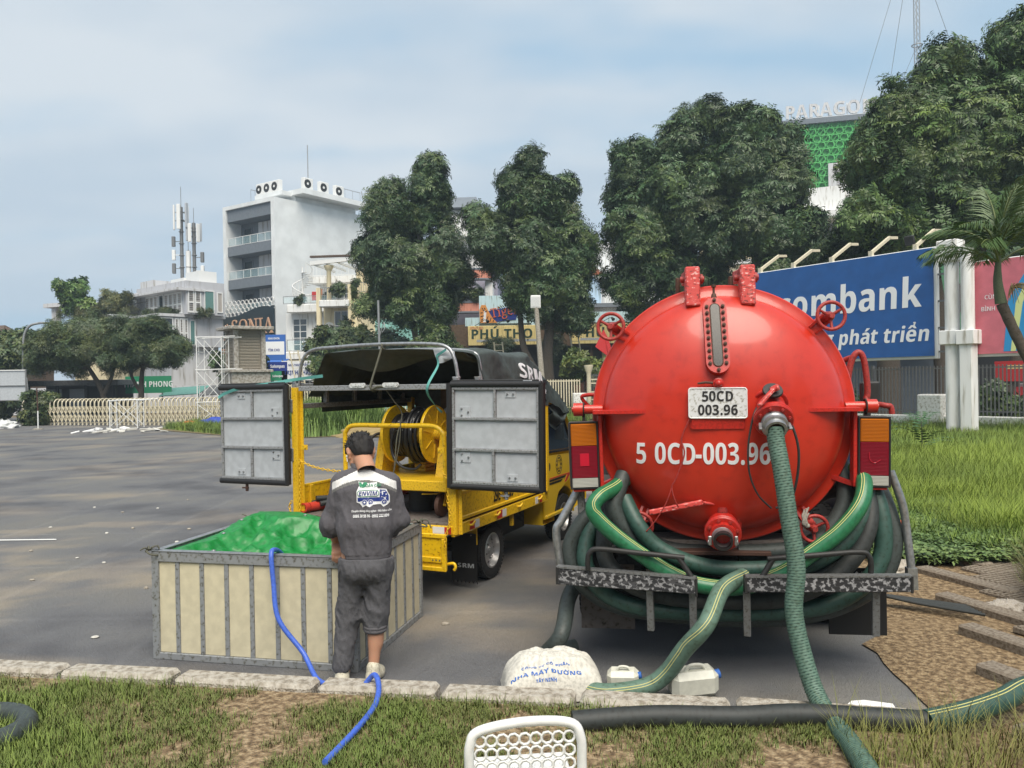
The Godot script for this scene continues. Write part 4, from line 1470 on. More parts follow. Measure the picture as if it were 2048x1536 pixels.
	part("arch", b, M.white_paint, o)
	railing(o, V(-1.7, 7.9, 0.35), V(1.7, 7.9, 0.35), 0.7, M.galvanised, 0.3)
	bx(o, "side_house", M.white_paint, -3.6, -2.5, 0, 9.4, -7, -0.2)
	window(o, -3.0, 7.8, 0.6, 1.6, -0.2, 1, 2, M.slate_wall)
	bx(o, "upper_wall", M.white_paint, -2.2, 2.0, 10.4, 13.2, -8, -2.2)
	b = B.new()
	b.sheet([[V(-2.6, 15.3, -0.6), V(1.2, 15.3, -0.6)], [V(-1.4, 16.6, -3), V(0.6, 16.6, -3)], [V(-2.6, 15.3, -5), V(1.2, 15.3, -5)]], 0.1)
	part("roof", b, M.slate_wall, o)
	bx(o, "roof_house", M.white_paint, -2.2, 0.8, 13.2, 15.2, -5, -1)
	# pale blue house with a tiled gable, and the tall white wall behind it
	o = thing("blue_house", "pale blue gable wall under a red brown tiled roof", "house", V(5.4, 0, -64.5), deg_to_rad(-3))
	b = B.new()
	b.prism(PackedVector2Array([W(-5.6, 0), W(1.9, 0), W(1.9, 9.7), W(1.3, 10.2), W(-1.9, 12.2), W(-5.6, 10.0)]), 7.0, xf(V(0, 0, -3.5)))
	part("wall", b, M.blue_wall, o)
	var rr := 11
	for k in rr:
		var y0: float = 10.25 + k * 0.24
		b = B.new()
		b.sheet([[V(-5.4 + k * 0.33, y0, 0.35 - k * 0.2), V(2.0 - k * 0.22, y0, 0.35 - k * 0.2)], [V(-5.4 + k * 0.33, y0 + 0.27, 0.12 - k * 0.2), V(2.0 - k * 0.22, y0 + 0.27, 0.12 - k * 0.2)]], 0.1)
		part("tile_course", b, M.roof_tile, o)
	bx(o, "ledge", M.old_white, -3.5, 2.3, 7.5, 7.7, 0, 0.9)
	b = B.new()
	b.cyl(V(2.05, 4, 0.1), V(2.05, 10.0, 0.1), 0.1, 8)
	part("downpipe", b, M.light_grey_wall, o)
	o = thing("white_block", "tall plain white wall of the block behind the pale blue house", "building", V(9.2, 0, -72.0), deg_to_rad(-5))
	bx(o, "wall", M.white_paint, -3.4, 0.3, 0, 14.2, -9, 0)
	bx(o, "wall", M.white_wall, 0.3, 3.4, 0, 13.2, -9, 0.6)
	o = thing("roof_annex", "low flat annex with an air conditioner behind the restaurant sign", "house", V(8.2, 0, -60.0))
	bx(o, "wall", M.old_white, -2.0, 4.0, 0, 7.3, -4, 0)
	bx(o, "ledge", M.slate_wall, -2.3, 4.2, 7.3, 7.6, -4, 0.4)
	window(o, 0.4, 6.7, 1.4, 0.9, 0.0, 2, 1, M.slate_wall)
	ac_unit(o, V(-0.9, 6.1, 0.35), 0.0, 0.8)
	# cream block and green screen tower on the right
	o = thing("cream_block", "cream apartment building with a deep roof overhang behind the big trees", "building", V(26.6, 0, -74.0), deg_to_rad(-24))
	bx(o, "wall", M.cream_wall, -9.0, 0.6, 0, 16.0, -9, 0)
	bx(o, "wall", M.lilac_wall, 0.6, 7.0, 0, 16.0, -9, -1.6)
	bx(o, "eave", M.white_paint, -2.0, 8.0, 16.0, 16.7, -9, 1.6, 0.05)
	bx(o, "upper_wall", M.white_paint, -1.0, 6.5, 16.7, 19.0, -9, 0.4)
	bx(o, "door", M.dark_void, 1.2, 2.1, 11.3, 14.6, -1.6, -1.55)
	bx(o, "balcony", M.cream_wall, 0.6, 7.0, 10.2, 11.0, -1.6, 0.4)
	railing(o, V(0.7, 11.0, 0.3), V(6.8, 11.0, 0.3), 1.1, M.frame_white, 0.3)
	bx(o, "band", M.white_paint, -9.2, 0.5, 12.6, 13.0, 0.01, 0.4)
	bx(o, "low_wing", M.light_grey_wall, -14.0, -6.5, 0, 10.6, -6, 1.5)
	o = thing("green_tower", "office tower with a green perforated screen and big letters on its roof", "building", V(39.0, 0, -110.0), deg_to_rad(-14))
	bx(o, "wall", M.green_back, -2.0, 30.0, 0, 36.2, -14, -0.6)
	bx(o, "roof_edge", M.slate_wall, -2.2, 30.2, 36.2, 36.9, -14.2, 0.3)
	b = B.new()
	for r in 17:
		for k in 20:
			if r < 8 and k > 8:
				continue
			var c := V(-1.4 + k * 1.16 + (0.58 if r % 2 else 0.0), 21.2 + r * 0.92, -0.2)
			b.ring(c, V(rnd(-0.1, 0.1), rnd(-0.1, 0.1), 1), 0.52, 0.13, 6, 4)
			if rnd(0, 1) < 0.35:
				b.bar(c + V(-0.3, -0.4, 0), c + V(0.3, 0.4, 0), 0.14, 0.1)
	part("screen", b, M.green_screen, o)
	bx(o, "screen_sheet", M.green_screen, -2.0, 24.0, 20.8, 36.2, -0.58, -0.45)
	for k in 6:
		bx(o, "cladding_panel", M.light_grey_wall, 4.6 + k * 1.6, 6.1 + k * 1.6, 24.0, 30.6, 0.1, 0.2)
	bx(o, "side_wing", M.light_grey_wall, -9.0, -2.2, 0, 31.0, -10, -2.0)
	for k in 5:
		bx(o, "fin", M.frame_white, -8.4 + k * 1.35, -8.1 + k * 1.35, 22.0, 31.0, -2.0, -1.5)
	b = B.new()
	b.text("PARAGON", bold, 1.75, 0.35, xf(V(5.0, 38.1, -0.5)), 1.0)
	part("lettering", b, M.roof_letter, o)
	bx(o, "letter_rail", M.frame_white, -0.4, 10.6, 36.9, 37.1, -0.8, -0.2)
	for k in 9:
		bx(o, "letter_stand", M.frame_white, 0.0 + k * 1.2, 0.12 + k * 1.2, 37.1, 38.9, -0.95, -0.83)
	# guyed radio mast
	o = thing("radio_mast", "thin guyed lattice radio mast rising above the big right tree", "mast", V(61.5, 0, -120.0))
	b = B.new()
	for k in 3:
		var a := TAU * k / 3.0
		b.cyl(V(cos(a) * 0.45, 20, sin(a) * 0.45), V(cos(a) * 0.45, 78, sin(a) * 0.45), 0.07, 5)
		for q in 48:
			var c := TAU * (k + 1) / 3.0
			var y := 30.0 + q
			b.cyl(V(cos(a) * 0.45, y, sin(a) * 0.45), V(cos(c) * 0.45, y + 1.0, sin(c) * 0.45), 0.035, 4)
	b.ring(V(0, 51.0, 0), Vector3.UP, 0.75, 0.08, 10, 5)
	part("lattice", b, M.galvanised, o)
	b = B.new()
	for q in [[-9.5, 39, 70], [11, 36, 66], [-4.5, 40, 51], [5, 42, 51], [-5, 38, 70]]:
		b.cyl(V(q[0], q[1], -1), V(0, q[2], 0), 0.035, 4)
	part("guy_wire", b, M.dull_steel, o)


# -- the street in front of the houses
func make_street() -> void:
	# eating house with long painted signs
	var o := thing("eating_house", "low brown eating house behind the fence with dark open front", "restaurant", V(0.0, 0, -56.4))
	bx(o, "back_wall", M.dark_void, -4.2, 12.0, 0, 4.5, -5, -3.2)
	bx(o, "roof", M.brown_board, -4.4, 12.2, 5.75, 5.95, -5, 0.0)
	bx(o, "board", M.brown_board, -4.4, 12.2, 4.3, 5.75, -0.3, 0.6)
	for x in [-4.1, -0.6, 2.6, 5.6, 8.6, 11.7]:
		bx(o, "post", M.brown_board, x - 0.1, x + 0.1, 0, 4.3, 0.2, 0.4)
	bx(o, "counter", M.red_brick, 4.4, 9.4, 0.9, 2.0, -0.6, -0.2)
	bx(o, "notice", M.sign_yellow, 6.4, 7.2, 3.0, 4.1, -0.2, -0.12)
	for q in [[-3.0, 2.0, "long yellow restaurant sign left of the leaning lamp post"], [4.2, 9.5, "long yellow restaurant sign beside the tanker's upper handwheel"]]:
		var s := thing("restaurant_sign", q[2], "sign", V(q[0], 0, -55.7))
		var w: float = q[1] - q[0]
		bx(s, "board", M.sign_yellow, 0, w, 4.42, 5.78, 0, 0.12, 0.02)
		var b := B.new()
		b.text("PHÚ THỌ", bold, 0.64, 0.02, xf(V(w * 0.5 - 0.15, 5.20, 0.13)), 1.12)
		part("lettering", b, M.letter_green, s)
		b = B.new()
		b.text("Phở Bò", serif, 0.2, 0.01, xf(V(0.62, 5.62, 0.125)), 1.0, 0.2)
		part("script", b, M.letter_red, s)
		bx(s, "stripe", M.panel_grey, 0.6, w - 0.2, 4.66, 4.82, 0.12, 0.128)
		b = B.new()
		b.text("22 - 24 - 26", plain_font, 0.09, 0.008, xf(V(w * 0.5, 4.54, 0.125)), 1.6)
		part("small_print", b, M.letter_green, s)
		for x in [0.5, 1.9, 3.3]:
			b = B.new()
			b.tube([V(x, 5.8, 0.05), V(x + 0.7, 6.15, 0.75), V(x + 0.85, 6.1, 0.85)], 0.022, 5)
			b.cyl(V(x + 0.82, 6.16, 0.8), V(x + 0.92, 6.0, 0.95), 0.06, 8, 0.13)
			part("sign_lamp", b, M.black_metal, s)
	bx(thing("roof_sheet", "pale blue sheet canopy above the right restaurant sign", "canopy", V(4.2, 0, -57.2)), "sheet", M.pale_blue_sheet, -1.5, 6.5, 5.9, 6.75, 0, 0.1)
	# beer sign with a striped animal
	var t := thing("beer_sign", "blue and orange beer sign with a striped tiger on a pale board", "sign", V(-2.2, 0, -56.0))
	bx(t, "board", M.pale_blue_sheet, 0.0, 3.6, 5.95, 7.9, 0, 0.12)
	bx(t, "lower_board", M.pale_blue_sheet, -1.0, 4.6, 5.8, 6.4, -0.15, -0.02)
	var b := B.new()
	b.prism(PackedVector2Array([W(0.5, 6.8), W(2.9, 7.25), W(2.55, 6.2), W(1.0, 6.05)]), 0.03, xf(V(0, 0, 0.14)))
	part("shield", b, M.letter_navy, t)
	b = B.new()
	b.text("Tiger", serif, 0.62, 0.05, xf(V(1.75, 6.78, 0.18), 0, 0, 8), 0.9)
	part("lettering", b, M.letter_orange, t)
	b = B.new()
	b.prism(PackedVector2Array([W(0.05, 6.0), W(0.02, 6.9), W(0.15, 7.25), W(0.45, 7.25), W(0.6, 6.9), W(0.95, 6.3), W(1.25, 6.0)]), 0.03, xf(V(0, 0, 0.16)))
	part("tiger_body", b, M.tiger_orange, t)
	b = B.new()
	for q in [[0.12, 6.2, 0.3, 6.3], [0.1, 6.45, 0.32, 6.5], [0.5, 6.2, 0.62, 6.45], [0.75, 6.1, 0.82, 6.35], [0.38, 6.75, 0.55, 6.85], [0.1, 6.7, 0.24, 6.72], [0.95, 6.05, 1.0, 6.2], [0.2, 7.05, 0.26, 6.95], [0.36, 7.05, 0.42, 6.95], [0.25, 6.88, 0.38, 6.88]]:
		b.bar(V(q[0], q[1], 0.185), V(q[2], q[3], 0.185), 0.05, 0.015, 0.0, Vector3.BACK)
	part("stripe", b, M.letter_black, t)
	b = B.new()
	b.prism(PackedVector2Array([W(0.26, 6.05), W(0.34, 6.9), W(0.5, 6.7), W(0.44, 6.05)]), 0.01, xf(V(0, 0, 0.182)))
	part("tiger_chest", b, M.sign_white, t)
	# ladders and a slim column at the fence
	ladder("ladder", "short white ladder leaning at the restaurant beside the tanker", V(4.35, 2.0, -50.0), V(3.9, 5.0, -50.4), 0.5, 7)
	ladder("ladder", "white ladder showing over the canvas of the yellow truck", V(-0.6, 2.2, -48.0), V(-0.8, 4.3, -48.3), 0.5, 6)
	ladder("ladder", "pale wooden ladder leaning behind the gate signs", V(-13.1, 1.4, -50.0), V(-13.7, 4.1, -50.3), 0.55, 6)
	o = thing("slim_column", "slim cream column with a capital beside the fence end", "column", V(4.0, 0, -41.6))
	b = B.new()
	b.lathe([W(0.12, 0), W(0.11, 2.2), W(0.13, 2.3), W(0.24, 2.62), W(0.24, 2.7), W(0, 2.7)], Transform3D.IDENTITY, 12)
	part("shaft", b, M.frame_cream, o)
	for y in [0.9, 1.1, 1.3, 1.75, 1.95]:
		bx(o, "rung", M.frame_cream, 0.1, 0.55, y - 0.03, y + 0.03, -0.02, 0.02)
	b = B.new()
	b.prism(PackedVector2Array([W(-0.55, 3.05), W(-0.05, 3.95), W(0.2, 3.5), W(0.45, 2.75), W(0.1, 2.6)]), 0.03, xf(Vector3.ZERO, 0, 20, 0))
	var fl := single("red_flag", b, M.letter_red, "small red cloth flag hanging beside the tanker's left edge", "flag")
	fl.position = V(4.9, 0.6, -42.0)
	b = B.new()
	b.cyl(V(-0.05, 3.95, 0), V(0.5, 1.0, 0), 0.02, 5)
	part("flag_pole", b, M.letter_red, fl)
	# shop signs between gate pillar and stair house
	small_sign("clinic sign", V(-15.4, 0, -52.0), 0.75, 3.55, 5.2, "tall narrow blue and white clinic sign behind the gate pillar", [["NHA KHOA", 0.13, 4.95, M.sign_white], ["TÌM CHO", 0.16, 4.2, M.letter_navy]], M.awning_blue, true)
	small_sign("medicine sign", V(-14.9, 0, -51.0), 0.62, 2.2, 3.4, "small blue and green medicine sign", [["Salonpas", 0.19, 3.12, M.sign_white], ["Salonpas", 0.14, 2.5, M.sign_white]], M.sign_green, false)
	small_sign("pharmacy sign", V(-13.6, 0, -51.0), 1.05, 2.2, 3.45, "white pharmacy sign with navy lettering above the strap", [["NHÀ THUỐC TÂY", 0.14, 3.18, M.letter_navy], ["TRỊNH CHÂU", 0.26, 2.7, M.letter_navy]], M.sign_white, false)
	# stalls and awnings behind the folding gate
	o = thing("green_sign", "green sign with white lettering between the two spreading trees", "sign", V(-23.6, 0, -52.0), deg_to_rad(3))
	bx(o, "board", M.sign_green, -1.45, 1.45, 1.55, 2.65, 0, 0.1)
	b = B.new()
	b.text("THANH PHONG", bold, 0.36, 0.02, xf(V(0, 2.12, 0.11)), 0.86)
	part("lettering", b, M.sign_white, o)
	for q in [["green sheet awning beside the green sign", V(-21.3, 1.55, -51.5), 2.6, M.awning_green, 0.25], ["grey sheet awning under the second spreading tree", V(-18.6, 1.6, -51.0), 2.4, M.awning_grey, 0.3], ["bright blue sheet roof behind the second spreading tree", V(-17.6, 3.4, -56.0), 3.2, M.awning_blue, 0.2], ["pale sheet awning over the red brick stall", V(-14.9, 2.4, -54.0), 2.6, M.panel_grey, 0.2]]:
		var aw := thing("awning", q[0], "awning", q[1])
		b = B.new()
		b.box(V(0, 0.1, -0.6), V(q[2], 0.06, 2.0), Basis.from_euler(V(q[4], 0, 0.05)), 0.01)
		part("sheet", b, q[3], aw)
		for x in [-0.45, 0.45]:
			b = B.new()
			b.cyl(V(x * q[2], -q[1].y, 0.1), V(x * q[2], 0.0, 0.1), 0.04, 6)
			part("leg", b, M.dull_steel, aw)
	bx(thing("brick_stall", "low red brick stall behind the folding gate", "stall", V(-15.6, 0, -55.0)), "wall", M.red_brick, -2.0, 2.2, 0, 2.1, -2, 0)
	bx(thing("grey_stall", "grey sheet metal stall under the second spreading tree", "stall", V(-18.4, 0, -54.5)), "wall", M.awning_grey, -1.6, 1.3, 0, 2.9, -2, 0)
	o = thing("guard_hut", "small dark open hut with pale doors behind the folding gate", "hut", V(-28.2, 0, -50.0))
	bx(o, "back_wall", M.dark_void, -2.2, 3.4, 0, 2.1, -2.4, -2.2)
	bx(o, "roof", M.awning_grey, -2.6, 3.8, 2.1, 2.45, -2.6, 0.5, 0.03)
	for k in 4:
		bx(o, "post", M.black_metal, -2.1 + k * 1.8, -1.95 + k * 1.8, 0, 2.1, -0.1, 0.05)
	for k in 2:
		bx(o, "door", M.panel_grey, -1.6 + k * 1.5, -0.6 + k * 1.5, 0, 1.9, -1.2, -1.15)
	bx(thing("street_wall", "dull grey garden wall on the far side of the street", "wall", V(0, 0, -60.0)), "wall", M.grey_wall, -48, -4.6, 0, 2.0, -0.15, 0.15)
	# behind the dark fence on the right: a red fronted shop
	o = thing("red_shop", "red fronted shop seen through the dark fence at the right edge", "shop", V(24.0, 0, -33.5), deg_to_rad(-49.7))
	bx(o, "back_wall", M.dark_void, -6, 9, 0, 3.2, -3.5, -3.3)
	bx(o, "banner", M.letter_red, -3.4, 9, 1.55, 2.45, 0, 0.06)
	for k in 6:
		bx(o, "banner_print", M.sign_yellow, -2.9 + k * 1.7, -1.9 + k * 1.7, 2.1, 2.26, 0.06, 0.067)
	for k in 4:
		bx(o, "fridge", M.frame_white if k % 2 else M.panel_grey, -2.6 + k * 2.2, -1.7 + k * 2.2, 0, 1.45, -1.2, -0.5, 0.03)
	bx(o, "stall", M.letter_red, -3.0, -1.9, 0.2, 1.3, -0.6, -0.1)
	o = thing("kiosk", "dim grey kiosk with a pale notice seen under the blue billboard", "kiosk", V(15.5, 0, -40.5), deg_to_rad(-45))
	bx(o, "wall", M.slate_wall, -4.5, 5.5, 0, 3.4, -2, 0)
	bx(o, "roof", M.awning_grey, -4.9, 5.9, 3.4, 3.6, -2.2, 1.0)
	bx(o, "notice", M.panel_grey, -0.9, 0.9, 1.1, 1.75, 0.02, 0.06)
	bx(o, "notice", M.panel_grey, -0.6, 0.9, 0.4, 1.0, 0.02, 0.06)
	bx(o, "post", M.cream_wall, 1.1, 1.3, 0, 3.4, 0.05, 0.25)


func ladder(called: String, label: String, a: Vector3, c: Vector3, w: float, n: int) -> void:
	var o := thing(called, label, "ladder", a)
	var d := c - a
	for s in [-0.5, 0.5]:
		var b := B.new()
		b.bar(V(s * w, 0, 0), d + V(s * w, 0, 0), 0.06)
		part("rail", b, M.frame_cream, o)
	for k in n:
		var p := d * ((k + 0.5) / n)
		var b := B.new()
		b.bar(p + V(-0.5 * w, 0, 0.0), p + V(0.5 * w, 0, 0), 0.04, 0.04, 0.0, Vector3.BACK)
		part("rung", b, M.frame_cream, o)


func small_sign(_what: String, at: Vector3, hw: float, y0: float, y1: float, label: String, lines: Array, m: Material, banded: bool) -> void:
	var o := thing("street_sign", label, "sign", at)
	bx(o, "board", m, -hw, hw, y0, y1, 0, 0.08)
	if banded:
		bx(o, "field", M.sign_white, -hw + 0.08, hw - 0.08, y0 + 0.35, y1 - 0.45, 0.08, 0.086)
	elif m == M.sign_green:
		bx(o, "field", M.letter_navy, -hw, hw, (y0 + y1) * 0.5 + 0.02, y1, 0.08, 0.086)
	for l in lines:
		var b := B.new()
		b.text(l[0], bold, l[1], 0.01, xf(V(0, l[2], 0.095)), 0.8)
		part("lettering", b, l[3], o)
	for x in [-hw * 0.7, hw * 0.7]:
		bx(o, "leg", M.dull_steel, x - 0.04, x + 0.04, 0, y0, 0.0, 0.07)


# -- trees and plants
# a spray: stems that each carry pairs of folded leaves
func spray(stems: int, pairs: int, length: float, leaf: float, width: float, droop: float, spread := 1.0) -> ArrayMesh:
	var b := B.new()
	b.tinted = true
	for s in stems:
		var yaw := TAU * s / stems + rnd(-0.4, 0.4)
		var lift := rnd(0.15, 0.9) * spread
		var d := V(cos(yaw), lift, sin(yaw)).normalized()
		var p := Vector3.ZERO
		for k in pairs:
			d = (d + V(0, -droop / pairs, 0)).normalized()
			p += d * (length / pairs)
			var side := d.cross(Vector3.UP).normalized()
			for sg in [-1.0, 1.0]:
				if k == pairs - 1 and sg > 0:
					side = Vector3.ZERO
				var ld: Vector3 = (d * 0.55 + side * sg + V(0, rnd(-0.5, 0.15), 0)).normalized()
				var w: Vector3 = ld.cross(V(rnd(-0.4, 0.4), 1, rnd(-0.4, 0.4))).normalized() * width * 0.5
				var tip := p + ld * leaf + V(0, -leaf * 0.2, 0)
				var mid := p + ld * leaf * 0.45
				var up := ld.cross(w).normalized()
				if up.y < 0.0:
					up = -up
				b.tint = Color.WHITE.lerp(Color(0.7, 0.8, 0.7), rnd(0, 1))
				b.tri_n(p, mid + w, tip, up, up, up)
				b.tri_n(p, mid - w, tip, up, up, up)
	return b.mesh(null)


func leafy(mesh: ArrayMesh, m: Material) -> ArrayMesh:
	var r: ArrayMesh = mesh.duplicate()
	r.surface_set_material(0, m)
	return r


var sprays := {}


# lobes: [centre, radii] clumps of the crown, measured from the foot of the tree
func tree(called: String, label: String, cat: String, at: Vector3, lobes: Array, count: int, kind: String, base: Color, limbs: Array, bark: Material, scale := 1.0, group := "") -> Node3D:
	var o := thing(called, label, cat, at, 0.0, group)
	var f := FastNoiseLite.new()
	f.seed = int(absf(at.x) * 100.0) + 3
	f.frequency = 0.55 / scale
	var xfs := []
	var cols := []
	var vol := 0.0
	for l in lobes:
		vol += pow(l[1].x * l[1].y * l[1].z, 0.667)
	for l in lobes:
		var c: Vector3 = l[0]
		var r: Vector3 = l[1]
		var n := int(count * pow(r.x * r.y * r.z, 0.667) / vol)
		var hue := rnd(0.8, 1.2)
		for k in n:
			var d := rv(1.0)
			while d.length() > 1.0 or d.length() < 0.05:
				d = rv(1.0)
			d = d.normalized()
			var depth := pow(rnd(0.0, 1.0), 0.45)
			var p := c + d * r * depth
			var q := f.get_noise_3dv(p)
			if q < -0.13 and depth > 0.45:
				continue
			p += d * q * 0.55 * scale
			var out := (d + V(0, 0.35, 0) + rv(0.5)).normalized()
			var x := out.cross(V(rnd(-1, 1), 0.2, rnd(-1, 1))).normalized()
			var s := scale * rnd(0.7, 1.25)
			xfs.append(Transform3D(Basis(x, out, x.cross(out)) * Basis.from_scale(Vector3.ONE * s), p))
			var t := rnd(0.62, 1.3) * hue
			var warm := clampf(rnd(-0.6, 1.0) + q, 0.0, 1.0)
			cols.append(Color(base.r * t * (1.0 + warm * 0.7), base.g * t * (1.0 + warm * 0.25), base.b * t * (1.0 - warm * 0.2)))
	many("crown", leafy(sprays[kind], M.leaf), xfs, cols, o)
	for l in limbs:
		var b := B.new()
		var ps := curve(l[0], 6)
		var rs := []
		for k in ps.size():
			rs.append(lerpf(l[1], l[2], float(k) / (ps.size() - 1)))
		b.tube(ps, rs, 9)
		part("trunk" if l[1] > 0.14 else "limb", b, bark, o)
	# a twig from the nearest trunk end to each clump
	var ends := []
	for l in limbs:
		for p in l[0].slice(1):
			ends.append(p)
	if ends:
		for l in lobes:
			var best: Vector3 = ends[0]
			for e in ends:
				if e.distance_to(l[0]) < best.distance_to(l[0]):
					best = e
			if best.distance_to(l[0]) > 0.4:
				var b := B.new()
				var mid: Vector3 = best.lerp(l[0], 0.5) + V(0, -0.15, 0)
				b.tube(curve([best, mid, l[0]], 4), [0.09, 0.085, 0.08, 0.07, 0.065, 0.055, 0.045, 0.035, 0.025], 6)
				part("branch", b, bark, o)
	return o


# clumps scattered round given big ones, so that the outline breaks up
func clumps(big: Array, n: int, r: float) -> Array:
	var out := []
	for l in big:
		out.append([l[0], l[1] * 0.86])
	for k in n:
		var l = big[rng.randi() % big.size()]
		var d := rv(1.0).normalized()
		var s := rnd(0.55, 1.15) * r
		out.append([l[0] + d * l[1] * rnd(0.78, 1.0), V(s, s * rnd(0.75, 1.2), s)])
	return out


func make_trees() -> void:
	sprays.mahogany = spray(6, 5, 0.50, 0.21, 0.070, 0.5)
	sprays.broad = spray(6, 2, 0.28, 0.26, 0.13, 0.5)
	sprays.fine = spray(6, 4, 0.36, 0.14, 0.05, 0.5)
	var dark := Color(0.048, 0.092, 0.038)
	tree("roadside_tree", "dark green roadside tree with a pointed top between white block and lamp post", "tree", V(-5.75, 0, -48.0), clumps([[V(-0.2, 8.8, 0), V(2.7, 2.6, 2.6)], [V(-2.2, 9.6, 0), V(1.5, 1.9, 1.8)], [V(1.9, 9.6, 0.2), V(1.5, 2.2, 1.8)], [V(-0.9, 11.9, 0), V(1.7, 1.7, 1.7)], [V(0.8, 12.3, 0), V(1.2, 1.6, 1.3)], [V(1.25, 14.2, 0), V(0.35, 1.0, 0.35)], [V(-1.5, 13.3, 0), V(0.6, 0.9, 0.6)], [V(-1.2, 6.7, 0.3), V(1.6, 1.2, 1.6)], [V(1.5, 7.0, 0), V(1.2, 1.4, 1.3)]], 46, 0.75), 5200, "mahogany", dark, [[[V(0.35, 0, 0), V(0.2, 3.2, 0), V(-0.1, 6.0, 0), V(0.2, 9.5, 0), V(0.6, 12.5, 0)], 0.26, 0.08], [[V(-0.05, 5.6, 0), V(-1.2, 7.6, 0.2), V(-2.0, 9.4, 0)], 0.12, 0.05], [[V(0.0, 6.2, 0), V(1.2, 8.2, 0), V(1.8, 9.6, 0.2)], 0.12, 0.05]], M.pale_bark, 1.0, "roadside trees")
	tree("sapling", "low bushy growth at the foot of the pointed roadside tree", "shrub", V(-4.6, 0, -47.0), clumps([[V(0, 3.4, 0), V(1.5, 1.2, 1.2)], [V(1.5, 3.0, 0), V(1.1, 1.0, 1.0)], [V(0.2, 4.9, 0), V(0.7, 0.7, 0.7)]], 10, 0.5), 800, "mahogany", Color(0.05, 0.09, 0.03), [[[V(0.2, 0, 0), V(0.1, 2.0, 0), V(0.2, 4.6, 0)], 0.08, 0.03]], M.bark)
	tree("roadside_tree", "forked roadside tree whose crown hangs over the yellow truck", "tree", V(2.3, 0, -46.5), clumps([[V(-1.2, 9.4, 0), V(2.6, 2.9, 2.6)], [V(-3.4, 10.2, 0.4), V(1.4, 1.5, 1.8)], [V(1.3, 9.4, 0), V(1.9, 2.4, 2.2)], [V(-0.9, 12.4, 0), V(2.0, 1.7, 1.9)], [V(-1.4, 14.0, 0), V(0.9, 0.9, 0.8)], [V(1.0, 12.7, 0), V(1.1, 1.2, 1.2)], [V(-0.5, 7.0, 0.5), V(1.3, 1.3, 1.4)], [V(0.9, 6.6, 0.3), V(1.0, 1.6, 1.2)]], 52, 0.75), 5600, "mahogany", dark, [[[V(0.0, 0, 0), V(-0.25, 3.0, 0), V(0.0, 5.6, 0), V(0.1, 9.0, 0)], 0.46, 0.14], [[V(-0.35, 1.6, 0.1), V(-1.5, 3.6, 0.2), V(-1.75, 5.6, 0), V(-1.9, 9.0, 0)], 0.26, 0.1]], M.bark, 1.0, "roadside trees")
	tree("roadside_tree", "broad dark roadside tree rising behind the tanker's top hinges", "tree", V(11.6, 0, -46.0), clumps([[V(-4.2, 10.6, 0), V(2.3, 3.0, 2.4)], [V(-1.4, 11.2, 0.5), V(2.8, 3.6, 2.6)], [V(-4.6, 14.2, 0), V(0.9, 1.2, 0.9)], [V(-1.8, 15.2, 0), V(1.5, 1.6, 1.5)], [V(0.9, 15.7, 0), V(1.9, 1.9, 1.8)], [V(1.2, 12.0, 0), V(2.4, 3.0, 2.4)], [V(-4.2, 7.4, 0.2), V(1.7, 1.9, 1.8)], [V(-1.3, 7.4, 0.2), V(2.2, 1.7, 1.9)]], 62, 0.85), 7600, "mahogany", dark * 1.12, [[[V(-0.2, 0, 0), V(-0.2, 4.2, 0), V(-0.9, 7.4, 0), V(-1.4, 11.0, 0)], 0.5, 0.16], [[V(-0.3, 5.2, 0), V(-2.2, 7.8, 0), V(-4.2, 10.5, 0)], 0.22, 0.08], [[V(0.0, 5.8, 0), V(0.6, 8.4, 0), V(1.1, 12, 0)], 0.2, 0.08]], M.bark, 1.0, "roadside trees")
	tree("roadside_tree", "roadside tree with a dark forked trunk left of the green tower", "tree", V(14.1, 0, -44.0), clumps([[V(0.7, 12.3, 0), V(1.9, 2.2, 2.2)], [V(-1.3, 13.6, 0), V(1.6, 2.0, 2.0)], [V(-1.0, 15.8, 0), V(1.1, 1.2, 1.2)], [V(0.5, 14.6, 0), V(1.1, 1.2, 1.2)], [V(0.2, 9.8, 0.3), V(2.1, 1.7, 2.0)], [V(1.7, 9.7, 0.2), V(1.3, 1.3, 1.5)], [V(1.2, 7.2, 0.3), V(1.4, 1.2, 1.3)]], 50, 0.8), 5600, "mahogany", dark * 1.15, [[[V(-0.3, 0, 0), V(-0.4, 5.0, 0), V(-0.45, 8.6, 0), V(-0.8, 12.0, 0)], 0.4, 0.14], [[V(-0.35, 6.2, 0), V(0.8, 8.4, 0), V(1.6, 11.5, 0)], 0.26, 0.1]], M.bark, 1.0, "roadside trees")
